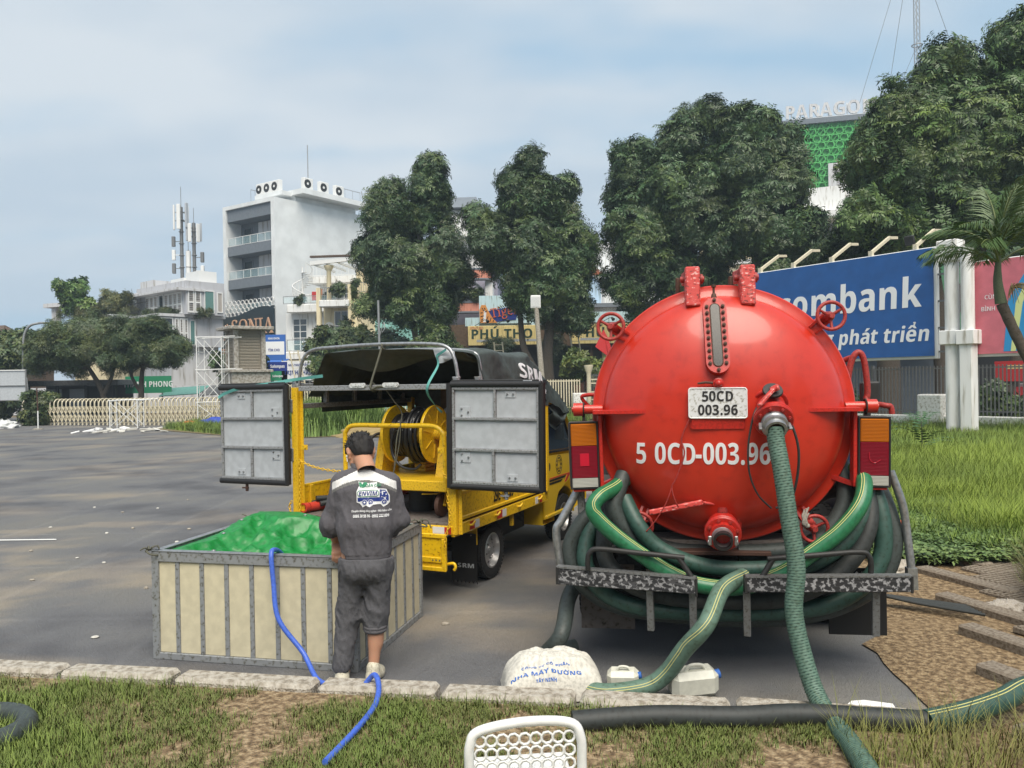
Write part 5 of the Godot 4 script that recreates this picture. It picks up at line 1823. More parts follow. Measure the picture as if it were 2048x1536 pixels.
	tree("corner_tree", "largest bright topped tree at the right edge behind the billboards", "tree", V(20.5, 0, -35.0), clumps([[V(-3.4, 11.0, 0), V(2.2, 2.6, 2.4)], [V(-0.6, 12.0, 0), V(2.9, 3.2, 2.8)], [V(2.4, 13.4, 0), V(2.7, 3.0, 2.6)], [V(-0.8, 15.0, 0), V(1.9, 1.5, 1.8)], [V(-2.7, 13.4, 0), V(2.0, 1.8, 1.8)], [V(-4.0, 12.0, 0), V(1.5, 1.6, 1.6)], [V(2.0, 16.3, 0), V(1.6, 1.1, 1.5)], [V(4.6, 15.8, 0), V(2.2, 2.4, 2.0)], [V(-4.9, 8.6, 0.2), V(1.4, 1.4, 1.6)], [V(-2.2, 8.6, 0.4), V(2.2, 1.7, 2.0)], [V(1.2, 8.9, 0), V(2.6, 1.9, 2.2)], [V(4.6, 10.0, 0), V(2.4, 2.6, 2.2)]], 76, 0.8), 9000, "mahogany", Color(0.062, 0.120, 0.034), [[[V(-1.6, 0, 0), V(-1.7, 4.0, 0), V(-2.0, 7.8, 0), V(-1.2, 12, 0)], 0.42, 0.12], [[V(-1.7, 3.5, 0), V(0.4, 8.0, 0), V(2.2, 13, 0)], 0.3, 0.1], [[V(1.6, 0, -1), V(2.8, 6.0, -0.5), V(4.4, 12, 0)], 0.35, 0.12]], M.bark, 0.95)
	# spreading trees behind the folding gate
	tree("spreading_tree", "flat spreading tree behind the gate, left of the green sign", "tree", V(-24.4, 0, -47.0), clumps([[V(-0.2, 5.0, 0), V(2.7, 1.2, 2.4)], [V(-2.2, 4.3, 0.2), V(1.6, 0.9, 1.6)], [V(1.6, 4.5, 0), V(1.7, 1.4, 1.6)], [V(0.0, 4.0, 0.5), V(2.3, 0.8, 1.8)], [V(-2.2, 3.7, 0.3), V(1.6, 0.7, 1.4)]], 44, 0.6), 4200, "fine", Color(0.062, 0.098, 0.040), [[[V(0.4, 0, 0), V(0.35, 1.6, 0), V(-0.5, 3.2, 0), V(-1.6, 4.6, 0)], 0.2, 0.07], [[V(0.35, 1.4, 0), V(0.95, 2.8, 0), V(1.2, 4.5, 0)], 0.15, 0.05]], M.bark, 0.8, "spreading trees behind the gate")
	tree("spreading_tree", "flat spreading tree behind the gate, right of the green sign", "tree", V(-21.2, 0, -46.5), clumps([[V(0.0, 5.0, 0), V(2.1, 1.2, 2.2)], [V(1.3, 4.2, 0.2), V(1.5, 1.2, 1.6)], [V(-1.3, 4.2, 0), V(1.4, 1.2, 1.6)], [V(0.2, 3.9, 0.5), V(1.9, 0.7, 1.6)]], 38, 0.55), 3600, "fine", Color(0.052, 0.088, 0.038), [[[V(-0.3, 0, 0), V(-0.35, 1.7, 0), V(-0.2, 3.2, 0), V(0.4, 4.8, 0)], 0.2, 0.07], [[V(-0.3, 1.5, 0), V(-0.9, 2.6, 0), V(-1.3, 4.2, 0)], 0.12, 0.05]], M.bark, 0.8, "spreading trees behind the gate")
	tree("hedge_tree", "wide round clipped tree between stair house and cream house", "tree", V(-9.3, 0, -52.0), clumps([[V(-1.6, 4.4, 0), V(2.2, 1.5, 1.8)], [V(0.9, 4.2, 0), V(2.3, 1.5, 1.8)], [V(2.8, 3.6, 0), V(1.6, 1.0, 1.4)], [V(-3.0, 3.5, 0.2), V(1.1, 1.3, 1.2)], [V(-1.0, 2.6, 0.3), V(2.8, 1.2, 1.6)]], 40, 0.5), 4000, "broad", Color(0.060, 0.098, 0.036), [[[V(0, 0, 0), V(0, 2.0, 0), V(0.2, 4.0, 0)], 0.16, 0.06]], M.bark, 0.85)
	tree("far_tree", "dark tree filling the left edge behind the grey signboard", "tree", V(-31.6, 0, -48.0), clumps([[V(0, 3.6, 0), V(2.6, 1.9, 2.0)], [V(1.8, 4.4, -1), V(1.7, 1.3, 1.6)], [V(0.6, 1.6, 0.6), V(2.2, 1.5, 1.6)]], 24, 0.6), 2600, "broad", Color(0.05, 0.085, 0.036), [[[V(0, 0, 0), V(0, 2.0, 0), V(0.2, 4.0, 0)], 0.16, 0.06]], M.bark)
	tree("shrub", "shrub growing under the grey signboard by the gate end", "shrub", V(-25.3, 0, -43.0), clumps([[V(0, 1.0, 0), V(0.7, 0.9, 0.6)], [V(-0.3, 0.5, 0.3), V(0.8, 0.5, 0.5)]], 10, 0.3), 700, "broad", Color(0.055, 0.085, 0.03), [], M.bark, 0.6)
	tree("shrub", "leafy tree growth behind the white scaffold", "shrub", V(-17.0, 0, -50.0), clumps([[V(0, 3.2, 0), V(1.5, 1.5, 1.2)], [V(0.6, 1.7, 0.2), V(1.3, 1.2, 1.0)]], 14, 0.5), 1100, "broad", Color(0.050, 0.085, 0.035), [[[V(0, 0, 0), V(0, 1.6, 0), V(0.2, 3.2, 0)], 0.1, 0.04]], M.bark, 0.8)
	tree("shrub", "yellow green shrub behind the cream picket fence", "shrub", V(4.1, 0, -45.0), clumps([[V(-0.3, 2.8, 0), V(1.2, 0.9, 1.0)], [V(0.8, 2.3, 0.2), V(1.0, 0.9, 0.9)]], 12, 0.4), 1000, "broad", Color(0.085, 0.125, 0.03), [[[V(0, 0, 0), V(0, 1.4, 0), V(0, 2.6, 0)], 0.07, 0.03]], M.bark, 0.7)
	tree("shrub", "dark creeper hanging beside the right restaurant sign", "shrub", V(3.0, 0, -54.0), clumps([[V(0, 3.9, 0), V(0.9, 1.0, 0.7)], [V(-3.6, 4.2, 0), V(1.2, 0.8, 0.7)]], 12, 0.35), 700, "fine", Color(0.036, 0.064, 0.028), [], M.bark, 0.8)
	tree("roof_garden_tree", "light green small tree on the roof terrace of the grey house", "tree", V(-37.6, 8.1, -69.0), clumps([[V(0, 2.5, 0), V(1.4, 1.0, 1.2)], [V(0.2, 1.0, 0), V(1.5, 0.8, 1.0)]], 12, 0.4), 900, "broad", Color(0.075, 0.15, 0.035), [[[V(0, 0, 0), V(0, 1.4, 0), V(0.1, 2.4, 0)], 0.08, 0.03]], M.bark)
	tree("roof_garden_shrub", "olive creeper thicket on the roof terrace of the grey house", "shrub", V(-34.6, 8.1, -69.0), clumps([[V(0.4, 1.2, 0), V(1.6, 1.0, 0.9)], [V(-1.6, 0.4, 0.4), V(2.6, 0.45, 0.6)], [V(1.6, 0.3, 0.2), V(1.4, 0.4, 0.6)]], 16, 0.3), 1000, "fine", Color(0.075, 0.095, 0.035), [], M.bark)
	tree("roof_garden_shrub", "low planting along the lower roof edge of the grey house", "shrub", V(-26.4, 7.8, -65.6), clumps([[V(-2.4, 0.25, -0.4), V(2.0, 0.35, 0.4)], [V(0.4, 0.3, -0.9), V(1.3, 0.3, 0.5)]], 18, 0.2), 800, "fine", Color(0.065, 0.095, 0.045), [], M.bark, 0.7)
	tree("balcony_plants", "potted greenery along the cream house balcony", "plants", V(-12.7, 8.3, -60.4), clumps([[V(-0.3, 0.7, 0), V(0.8, 0.5, 0.3)], [V(0.9, 0.9, 0), V(0.4, 0.9, 0.3)], [V(2.5, 0.1, 0.6), V(0.45, 0.9, 0.3)]], 14, 0.22), 500, "broad", Color(0.05, 0.085, 0.03), [], M.bark, 0.6)
	tree("balcony_plants", "potted greenery on the stair house balcony", "plants", V(-15.6, 8.25, -63.4), clumps([[V(-1.2, 0.35, 0), V(0.5, 0.35, 0.3)], [V(1.2, 0.5, 0), V(0.7, 0.45, 0.3)]], 8, 0.2), 300, "broad", Color(0.055, 0.085, 0.04), [], M.bark, 0.6)
	tree("balcony_plants", "green bush on the pink balcony", "plants", V(-3.5, 7.9, -60.4), clumps([[V(-0.2, 0.55, 0), V(1.1, 0.45, 0.4)], [V(0.9, 0.5, 0), V(0.5, 0.4, 0.3)]], 10, 0.2), 420, "broad", Color(0.05, 0.085, 0.03), [], M.bark, 0.6)
	tree("hedge", "unclipped green hedge behind the dark bar fence", "hedge", V(14.6, 0, -32.5), clumps([[V(-3.4, 0.7, -3.6), V(1.8, 0.6, 1.2)], [V(-0.8, 0.7, -1.5), V(1.5, 0.65, 1.0)], [V(2.4, 0.8, 3.4), V(1.3, 0.75, 0.8)], [V(4.2, 0.75, 5.0), V(1.3, 0.6, 0.8)]], 24, 0.35), 1500, "broad", Color(0.045, 0.085, 0.03), [], M.bark, 0.7)
	tree("lane_tree", "rough barked tree trunk under the blue billboard", "tree", V(16.6, 0, -35.5), clumps([[V(-1.5, 7.2, 0), V(1.8, 1.0, 1.4)], [V(1.5, 7.4, 0), V(1.8, 1.0, 1.4)]], 14, 0.5), 1300, "mahogany", Color(0.040, 0.072, 0.026), [[[V(0, 0, 0), V(0.1, 3.0, 0), V(-0.3, 7.0, 0)], 0.62, 0.3]], M.bark)
	make_palm()
	# trees across the road behind the photographer: the tanker's cover mirrors them
	for k in 5:
		tree("street_tree", ["first", "second", "third", "fourth", "fifth"][k] + " street tree across the road behind the viewpoint, out of the picture", "tree", V(-16.0 + k * 9.0, 0, 17.0 + k % 2 * 2.0), clumps([[V(0, 6.0 + k % 3, 0), V(4.2, 3.2, 2.5)], [V(-2.0, 4.2, 0), V(3.2, 2.2, 2.0)], [V(2.4, 4.4, 0), V(3.0, 2.2, 2.0)]], 16, 1.0), 1500, "broad", Color(0.045, 0.08, 0.03), [[[Vector3.ZERO, V(0.1, 2.5, 0), V(0, 5.5, 0)], 0.3, 0.15]], M.bark, 1.7)


# one feather palm leaf: rachis with hanging leaflets, pointing along +x
func frond(length: float, arch: float) -> ArrayMesh:
	var b := B.new()
	b.tinted = true
	var ps := []
	var n := 26
	for k in n + 1:
		var t := float(k) / n
		ps.append(V(length * (t - 0.18 * t * t * arch), length * (0.55 * t - arch * 0.75 * t * t), 0))
	b.tint = Color(0.10, 0.13, 0.035)
	var rs := []
	for k in ps.size():
		rs.append(lerpf(0.022, 0.004, float(k) / n))
	b.tube(ps, rs, 5)
	for k in range(3, n + 1):
		var t := float(k) / n
		var d: Vector3 = (ps[k] - ps[k - 1]).normalized()
		for s in [-1.0, 1.0]:
			for m in 2:
				var p: Vector3 = ps[k].lerp(ps[k - 1], 0.5 * m)
				var L := length * 0.36 * sin(PI * clampf(0.15 + t * 0.8, 0, 1)) * rnd(0.85, 1.1)
				var ld := (d * 0.75 + V(0, -0.12 + rnd(-0.18, 0.25), s * 0.75)).normalized()
				var w := ld.cross(Vector3.UP).normalized() * 0.014 * length / 1.5
				b.tint = Color(0.050, 0.105, 0.028).lerp(Color(0.10, 0.15, 0.04), rnd(0, 1) * 0.6)
				var a := p + ld * L * 0.5
				var c := p + ld * L + V(0, -L * rnd(0.25, 0.5), 0)
				var up := V(0, 1, s * 0.3).normalized()
				b.tri_n(p, a + w, a - w, up, up, up)
				b.tri_n(a + w, c, a - w, up, up, up)
	return b.mesh(M.leaf_light)


func make_palm() -> void:
	var o := thing("palm", "feather palm with arching fronds in front of the pink billboard", "palm tree", V(8.55, 0, -12.2))
	var b := B.new()
	var top := V(-0.95, 3.05, -0.2)
	var ps := curve([V(0.5, 0, 0), V(-0.15, 1.2, 0), V(-0.62, 2.2, -0.1), top], 8)
	var rs := []
	for k in ps.size():
		rs.append(0.075 + 0.006 * (k % 2))
	b.tube(ps, rs, 12)
	part("trunk", b, M.bark, o)
	b = B.new()
	b.tube(curve([top, top + V(-0.05, 0.35, 0), top + V(-0.03, 0.75, 0)], 5), [0.09, 0.085, 0.08, 0.075, 0.07, 0.065, 0.06, 0.05, 0.045, 0.04, 0.03], 10)
	part("crownshaft", b, M.leaf_stem, o)
	var kinds := [frond(1.35, 0.75), frond(1.3, 0.95), frond(1.25, 0.5)]
	for k in 13:
		var f := part_mesh("frond", kinds[k % 3], o)
		f.position = top + V(-0.03, 0.62 + 0.1 * (k % 3), 0)
		f.rotation = V(rnd(-0.15, 0.15), k * 2.4 + 0.3, 0.15 + 0.42 * (k % 3))
	b = B.new()
	for k in 46:
		var a := rnd(0, TAU)
		var p := top + V(0.12, 0.25, 0.08)
		var d := V(cos(a) * 0.6 + 0.35, rnd(-0.5, 0.15), sin(a) * 0.6 + 0.3) * rnd(0.2, 0.42)
		b.tube([p, p + d * 0.55 + V(0, 0.03, 0), p + d + V(0, -0.06, 0)], [0.006, 0.005, 0.003], 4)
	part("flower_sprays", b, M.straw, o)


func tuft(blades: int, h: float, w: float, lean: float) -> ArrayMesh:
	var b := B.new()
	b.tinted = true
	for k in blades:
		var a := rnd(0, TAU)
		var d := V(cos(a), 0, sin(a))
		var s := V(-sin(a), 0, cos(a)) * w * 0.5
		var p := d * rnd(0.0, 0.05) + V(rnd(-0.04, 0.04), 0, rnd(-0.04, 0.04))
		var hh := h * rnd(0.5, 1.15)
		var l := lean * rnd(0.3, 1.2)
		var q := p + V(0, hh * 0.55, 0) + d * hh * l * 0.3
		var t := p + V(0, hh, 0) + d * hh * l
		b.tint = Color.WHITE.lerp(Color(0.72, 0.78, 0.6), rnd(0, 1))
		var up := V(0, 0.8, 0) + d * 0.2
		b.tri_n(p - s, p + s, q + s * 0.7, up, up, up)
		b.tri_n(p - s, q + s * 0.7, q - s * 0.7, up, up, up)
		b.tri_n(q - s * 0.7, q + s * 0.7, t, up, up, up)
	return b.mesh(M.grass)


func scatter(called: String, mesh: Mesh, poly: Array, n: int, y: float, s0: float, s1: float, ca: Color, cb: Color, noise_cut := -2.0, near := 0.0) -> void:
	var pp := PackedVector2Array(poly)
	var lo := pp[0]
	var hi := pp[0]
	for p in pp:
		lo = lo.min(p)
		hi = hi.max(p)
	var f := FastNoiseLite.new()
	f.seed = 11
	f.frequency = 0.5
	var xfs := []
	var cols := []
	var tries := 0
	while xfs.size() < n and tries < n * 20:
		tries += 1
		var p := W(rnd(lo.x, hi.x), lerpf(hi.y, lo.y, pow(rnd(0, 1), 1.0 + near)))
		if not Geometry2D.is_point_in_polygon(p, pp):
			continue
		var q := f.get_noise_2d(p.x, p.y) + rnd(-0.12, 0.12)
		if q < noise_cut:
			continue
		var s := rnd(s0, s1) * (0.9 + 0.5 * q)
		xfs.append(Transform3D(Basis(Vector3.UP, rnd(0, TAU)) * Basis.from_scale(V(s, s * rnd(0.8, 1.2), s)), V(p.x, y, p.y)))
		cols.append(ca.lerp(cb, clampf(0.5 + q * 1.1 + rnd(-0.4, 0.4), 0.0, 1.0)) * rnd(0.75, 1.2))
	var o := many(called, mesh, xfs, cols, self)
	o.set_meta("label", called.replace("_", " ") + " covering the ground in one mass")


func make_plants() -> void:
	var t1 := tuft(9, 0.22, 0.010, 0.5)
	var t2 := tuft(8, 0.55, 0.012, 0.75)
	var t3 := tuft(12, 0.10, 0.008, 0.8)
	var t4 := tuft(7, 0.9, 0.02, 0.6)
	var low := Color(0.12, 0.20, 0.035)
	var lush := Color(0.24, 0.33, 0.05)
	var dry := Color(0.22, 0.19, 0.07)
	# right verge: short grass, a tall soft patch, broad leaved ground cover
	scatter("verge_grass", t1, [W(5.4, -8.0), W(4.5, -9.0), W(4.0, -20.0), W(7.6, -37.5), W(14.0, -30.0), W(18.0, -25.5), W(14.0, -14.0), W(9.0, -8.0)], 28000, 0.02, 0.7, 1.3, low, lush, -2.0, 0.6)
	scatter("tall_grass", t2, [W(5.2, -9.4), W(5.6, -14.0), W(7.8, -19.5), W(13.0, -19.5), W(10.2, -13.0), W(7.0, -8.6)], 13000, 0.02, 0.4, 0.75, Color(0.24, 0.31, 0.045), Color(0.34, 0.42, 0.065), -2.0, 0.2)
	scatter("wall_foot_weeds", t2, [W(8.0, -36.6), W(8.6, -35.4), W(13.4, -29.8), W(17.6, -25.0), W(18.0, -25.6), W(13.6, -30.6)], 1300, 0.02, 0.5, 1.0, low, lush)
	var cover := leafy(spray(7, 2, 0.10, 0.050, 0.030, 0.3, 1.6), M.leaf)
	scatter("ground_cover", cover, [W(3.9, -8.3), W(3.7, -9.0), W(3.5, -12.6), W(5.4, -14.0), W(6.9, -10.6), W(5.6, -8.0)], 13000, 0.06, 0.7, 1.5, Color(0.11, 0.18, 0.06), Color(0.19, 0.26, 0.08), -0.55)
	scatter("verge_weeds", t2, [W(3.9, -5.4), W(4.7, -7.4), W(5.6, -8.4), W(7.0, -8.0), W(4.8, -5.0)], 1000, 0.02, 0.45, 0.9, Color(0.14, 0.18, 0.045), dry, -0.15)
	# near verge in front of the kerb: thin, partly dry turf
	scatter("near_turf", t3, [W(-4.5, -3.0), W(-4.5, kerb_z(-4.5) + 0.22), W(1.7, kerb_z(1.7) + 0.22), W(2.2, -3.0)], 9000, 0.06, 0.4, 0.8, Color(0.19, 0.19, 0.07), Color(0.18, 0.25, 0.055), -0.15)
	scatter("near_grass", t1, [W(-4.8, -3.2), W(-4.8, kerb_z(-4.8) + 0.25), W(-2.2, kerb_z(-2.2) + 0.25), W(-2.0, -3.2)], 1500, 0.06, 0.3, 0.6, Color(0.15, 0.20, 0.045), Color(0.22, 0.29, 0.06), -0.05)
	scatter("corner_grass", t2, [W(1.5, -3.2), W(1.7, -4.3), W(2.6, -4.2), W(3.4, -4.3), W(3.4, -3.2)], 420, 0.05, 0.3, 0.6, Color(0.2, 0.22, 0.05), Color(0.28, 0.25, 0.09))
	# far verge with a mound of tall weeds at the yard edge
	scatter("far_verge_grass", t1, [W(-16.2, -37.0), W(-9.6, -29.6), W(-3.0, -31.0), W(3.4, -35.0), W(3.4, -42.0), W(-15.8, -42.0)], 15000, 0.02, 1.0, 1.8, low, lush * 0.85)
	scatter("weed_mound", t4, [W(-10.6, -31.0), W(-9.2, -29.3), W(-5.8, -30.0), W(-5.0, -33.0), W(-9.5, -36.0)], 7000, 0.0, 0.75, 1.5, Color(0.11, 0.20, 0.04), Color(0.18, 0.28, 0.06))
	scatter("fence_weeds", t4, [W(1.2, -41.8), W(1.2, -40.0), W(4.6, -39.0), W(5.6, -40.0)], 900, 0.0, 0.5, 1.1, Color(0.09, 0.14, 0.03), Color(0.17, 0.19, 0.06))
	heap("straw_heap", "low heap of cut straw coloured grass at the far yard edge", "straw heap", V(-5.0, 0, -29.6), V(1.3, 0.35, 0.7), M.straw, 21)
	# a young plant with feathered leaves by the wall
	var o := thing("young_plant", "young plant with feathered leaves before the square billboard post", "plant", V(9.7, 0, -19.0))
	var b := B.new()
	b.tinted = true
	for k in 11:
		var a := TAU * k / 11.0 + rnd(-0.3, 0.3)
		var d := V(cos(a) * 0.7, 0.9, sin(a) * 0.5).normalized()
		var p := V(0, 0.15 + 0.06 * k, 0)
		for q in 7:
			d = (d + V(0, -0.16, 0)).normalized()
			p += d * 0.10
			var s := d.cross(Vector3.UP).normalized()
			for sg in [-1.0, 1.0]:
				var ld: Vector3 = (d * 0.4 + s * sg).normalized()
				var w := d * 0.028
				var m := p + ld * 0.07
				var t := p + ld * 0.15 + V(0, -0.02, 0)
				b.tint = Color(0.04, 0.10, 0.035) * rnd(0.8, 1.4)
				b.tri_n(p, m + w, t, Vector3.UP, Vector3.UP, Vector3.UP)
				b.tri_n(p, m - w, t, Vector3.UP, Vector3.UP, Vector3.UP)
	part("leaves", b, M.leaf, o)
	b = B.new()
	b.tube([Vector3.ZERO, V(0.02, 0.5, 0), V(0, 0.85, 0)], [0.014, 0.012, 0.006], 6)
	part("stem", b, M.bark, o)


# -- the red vacuum tanker, seen from behind
const TANK_C := Vector2(0.005, 1.745)
const TANK_R := 0.80


# depth of the domed end cover at a point of its face
func dome(x: float, y: float) -> float:
	var r := W(x, y).distance_to(TANK_C) / TANK_R
	return 0.02 + 0.30 * pow(maxf(0.0, 1.0 - pow(r, 2.15)), 0.58)


func tank_xf() -> Transform3D:
	return Transform3D(Basis(Vector3.UP, deg_to_rad(-8.0)), V(1.42, 0, -5.457))


func bolts(parent: Node, at: Vector3, axis: Vector3, big: float, n: int, r: float, m: Material, called := "bolt") -> void:
	var y := axis.normalized()
	var x := y.cross(V(0.1, 0.97, 0.2)).normalized()
	var z := x.cross(y)
	var b := B.new()
	b.cyl(Vector3.ZERO, V(0, r * 0.9, 0), r, 6)
	b.cyl(V(0, r * 0.9, 0), V(0, r * 1.5, 0), r * 0.5, 6)
	var mesh := b.mesh(m)
	for k in n:
		var a := TAU * (k + 0.5) / n
		var o := part_mesh(called, mesh, parent)
		o.transform = Transform3D(Basis(x, y, z), at + (x * cos(a) + z * sin(a)) * big)


func disc(a: Vector3, axis: Vector3, h: float, r: float, bev := 0.006, hole := 0.0, seg := 32) -> B:
	var y := axis.normalized()
	var x := y.cross(V(0.1, 0.97, 0.2)).normalized()
	var b := B.new()
	var pr := [W(hole, 0), W(r - bev, 0), W(r, bev), W(r, h - bev), W(r - bev, h), W(hole, h)]
	if hole > 0.0:
		pr.append(W(hole, 0))
	b.lathe(pr, Transform3D(Basis(x, y, x.cross(y)), a), seg, 0.9)
	return b


func handwheel(parent: Node, at: Vector3, axis: Vector3, big: float, inward: Vector3) -> Node3D:
	var root := Node3D.new()
	root.name = "handwheel"
	parent.add_child(root, true)
	var y := axis.normalized()
	var x := y.cross(V(0.1, 0.97, 0.2)).normalized()
	root.transform = Transform3D(Basis(x, y, x.cross(y)), at)
	var b := B.new()
	b.ring(Vector3.ZERO, Vector3.UP, big, 0.0125, 30, 8)
	part("rim", b, M.red_old, root)
	for k in 3:
		b = B.new()
		var a := TAU * k / 3.0 + 0.4
		b.tube([V(cos(a), 0, sin(a)) * 0.015 + V(0, -0.02, 0), V(cos(a), 0, sin(a)) * big], [0.012, 0.009], 6)
		part("spoke", b, M.red_old, root)
	b = B.new()
	b.lathe([W(0.0, 0.02), W(0.018, 0.02), W(0.022, 0.0), W(0.034, -0.03), W(0.026, -0.06), W(0.04, -0.08), W(0.036, -0.15), W(0.0, -0.15)], Transform3D.IDENTITY, 14)
	part("hub", b, M.red_old, root)
	b = B.new()
	var li := root.transform.affine_inverse() * inward
	for s in [-1, 1]:
		var sd = Vector3.UP.cross(li.normalized()) * 0.045 * s
		b.bar(V(0, -0.1, 0) + sd, li + sd, 0.016, 0.075)
	b.bar(V(0, -0.12, 0), li + V(0, -0.03, 0), 0.06, 0.03)
	part("bracket", b, M.red_part, root)
	return root


func make_tanker() -> void:
	var o := thing("tanker_truck", "red vacuum tanker with a domed rear cover, seen from behind", "tanker truck")
	o.transform = tank_xf()
	var c := V(TANK_C.x, TANK_C.y, 0)
	var back := Transform3D(Basis(Vector3.RIGHT, V(0, 0, 1), V(0, -1, 0)), c)   # lathe axis towards the rear
	var b := B.new()
	b.lathe([W(0.0, -3.9), W(0.5, -3.86), W(0.80, -3.7), W(0.80, -0.1), W(0.0, -0.1)], back, 72)
	part("tank", b, M.red, o)
	b = B.new()
	b.lathe([W(0.60, -0.115), W(0.862, -0.115), W(0.872, -0.105), W(0.872, -0.07), W(0.862, -0.06), W(0.60, -0.06)], back, 96)
	part("tank_flange", b, M.red, o)
	b = B.new()
	var pr := [W(0.7, -0.052), W(0.868, -0.052), W(0.876, -0.044), W(0.876, -0.010), W(0.868, 0.0), W(0.822, 0.004), W(0.806, 0.018)]
	for k in 40:
		var t: float = 1.0 - k / 39.0
		var r := TANK_R * sqrt(1.0 - pow(1.0 - t, 2.0)) if false else TANK_R * (1.0 - pow(k / 39.0, 1.6))
		pr.append(W(r * 0.999, dome(TANK_C.x + r, TANK_C.y)))
	b.lathe(pr, back, 120, 0.8)
	var door := part("rear_cover", b, M.red, o)
	# hinge blocks with pins
	for x in [-0.182, 0.178]:
		b = B.new()
		b.box(V(x, 2.60, 0.055), V(0.096, 0.27, 0.13), Basis.from_euler(V(-0.12, 0, 0)), 0.008)
		b.box(V(x, 2.69, -0.12), V(0.096, 0.09, 0.34), Basis.from_euler(V(0.06, 0, 0)), 0.008)
		var h := part("hinge", b, M.red_worn, o)
		b = B.new()
		b.cyl(V(x - 0.075, 2.665, 0.0), V(x + 0.085, 2.665, 0.0), 0.022, 10)
		b.cyl(V(x + 0.06, 2.665, 0.0), V(x + 0.075, 2.665, 0.0), 0.038, 6)
		part("pin", b, M.red_old, h)
		b = B.new()
		b.box(V(x - 0.085, 2.63, -0.10), V(0.03, 0.12, 0.05), Basis.IDENTITY, 0.006)
		part("lug", b, M.rust_bolt, h)
	# level gauge: a glazed slot with a bolted frame
	var gx := -0.052
	var lean := Basis.from_euler(V(-0.30, 0, deg_to_rad(0.8)))
	var gt := Transform3D(lean, V(gx, 2.262, 0.262))
	var st := PackedVector2Array()
	var si := PackedVector2Array()
	for k in 24:
		var a := PI * k / 11.0 if k < 12 else PI * (k - 1) / 11.0
		var cy: float = 0.185 if k < 12 else -0.185
		st.append(W(cos(a) * 0.075, sin(a) * 0.075 + cy))
		si.append(W(cos(a) * 0.027, sin(a) * 0.027 + cy * 1.0))
	b = B.new()
	b.prism(st, 0.05, gt)
	var gauge := part("level_gauge", b, M.red_part, o)
	b = B.new()
	b.prism(si, 0.012, gt * xf(V(0, 0, 0.025)))
	part("glass", b, M.gauge_glass, gauge)
	b = B.new()
	var rim := []
	for p in si:
		rim.append(gt * V(p.x * 1.12, p.y * 1.01, 0.027))
	b.tube(rim, 0.005, 5, false, true)
	part("gasket", b, M.rust_bolt, gauge)
	var bb := B.new()
	bb.cyl(Vector3.ZERO, V(0, 0, 0.012), 0.0125, 8)
	bb.cyl(V(0, 0, 0.012), V(0, 0, 0.02), 0.006, 6)
	var bm := bb.mesh(M.rust_bolt)
	for k in 10:
		for s in [-1, 1]:
			part_mesh("bolt", bm, gauge).transform = gt * xf(V(s * 0.051, -0.195 + k * 0.0433, 0.025))
	for y in [-0.24, 0.24]:
		part_mesh("bolt", bm, gauge).transform = gt * xf(V(0, y, 0.025))
	b = B.new()
	b.lathe([W(0.0, 0.09), W(0.016, 0.09), W(0.016, 0.075), W(0.008, 0.07), W(0.008, 0.035), W(0.015, 0.03), W(0.02, 0.0), W(0, 0)], Transform3D(Basis.IDENTITY, V(gx, 2.515, 0.17)), 10)
	part("vent_knob", b, M.rust_bolt, o)
	# number plate, its lamp and bracket
	var pz := dome(-0.06, 1.93) + 0.018
	var plate := Transform3D(Basis.from_euler(V(-0.04, -0.02, deg_to_rad(-0.4))), V(-0.057, 1.828, pz + 0.01))
	b = B.new()
	b.prism(rounded(0.37, 0.20, 0.018), 0.006, plate)
	var np := part("number_plate", b, M.plate_white, o)
	b = B.new()
	var rr := []
	for p in rounded(0.362, 0.192, 0.016):
		rr.append(plate * V(p.x, p.y, 0.004))
	b.tube(rr, 0.0035, 5, false, true)
	part("plate_rim", b, M.clean_white, np)
	b = B.new()
	b.text("50CD", bold, 0.064, 0.003, plate * xf(V(0, 0.043, 0.005)), 0.92)
	b.text("003.96", bold, 0.064, 0.003, plate * xf(V(0, -0.045, 0.005)), 0.92)
	part("lettering", b, M.letter_black, np)
	b = B.new()
	b.box(V(-0.057, 1.80, pz - 0.012), V(0.345, 0.27, 0.012), Basis.IDENTITY, 0.003)
	b.box(V(-0.057, 1.697, pz + 0.0), V(0.33, 0.075, 0.006), Basis.from_euler(V(0.12, 0, 0)), 0.002)
	for s in [-1, 1]:
		b.cyl(V(-0.057 + s * 0.15, 1.69, pz), V(-0.057 + s * 0.15, 1.69, pz + 0.008), 0.005, 6)
	part("plate_bracket", b, M.red_part, o)
	b = B.new()
	b.lathe([W(0, 0.03), W(0.012, 0.028), W(0.022, 0.018), W(0.026, 0.0), W(0.036, -0.004), W(0.036, -0.012)], Transform3D(Basis(Vector3.RIGHT, V(0, 0, 1), V(0, -1, 0)), V(-0.05, 1.955, pz + 0.012)), 16)
	part("plate_lamp", b, M.red_part, o)
	b = B.new()
	b.tube([V(-0.18, 1.955, pz + 0.0), V(-0.13, 1.962, pz + 0.012), V(-0.085, 1.958, pz + 0.012)], [0.007, 0.009, 0.008], 6)
	part("lamp_cable", b, M.rust_bolt, o)
	# painted number on the cover
	for q in [["5", -0.545, 1.0], ["0CD", -0.325, 1.0], ["-003.96", 0.038, 1.0]]:
		b = B.new()
		var cx: float = q[1]
		var wr := func(p: Vector3) -> Vector3: return V(cx + p.x, 1.495 + p.y - p.x * 0.008, dome(cx + p.x, 1.495 + p.y) + (0.005 if p.z > 0.0 else -0.004))
		b.text(q[0], bold, 0.137, 0.002, Transform3D.IDENTITY, 0.74 if q[0] != "5" else 0.7, 0.0, wr)
		part("painted_number", b, M.sign_white, door)
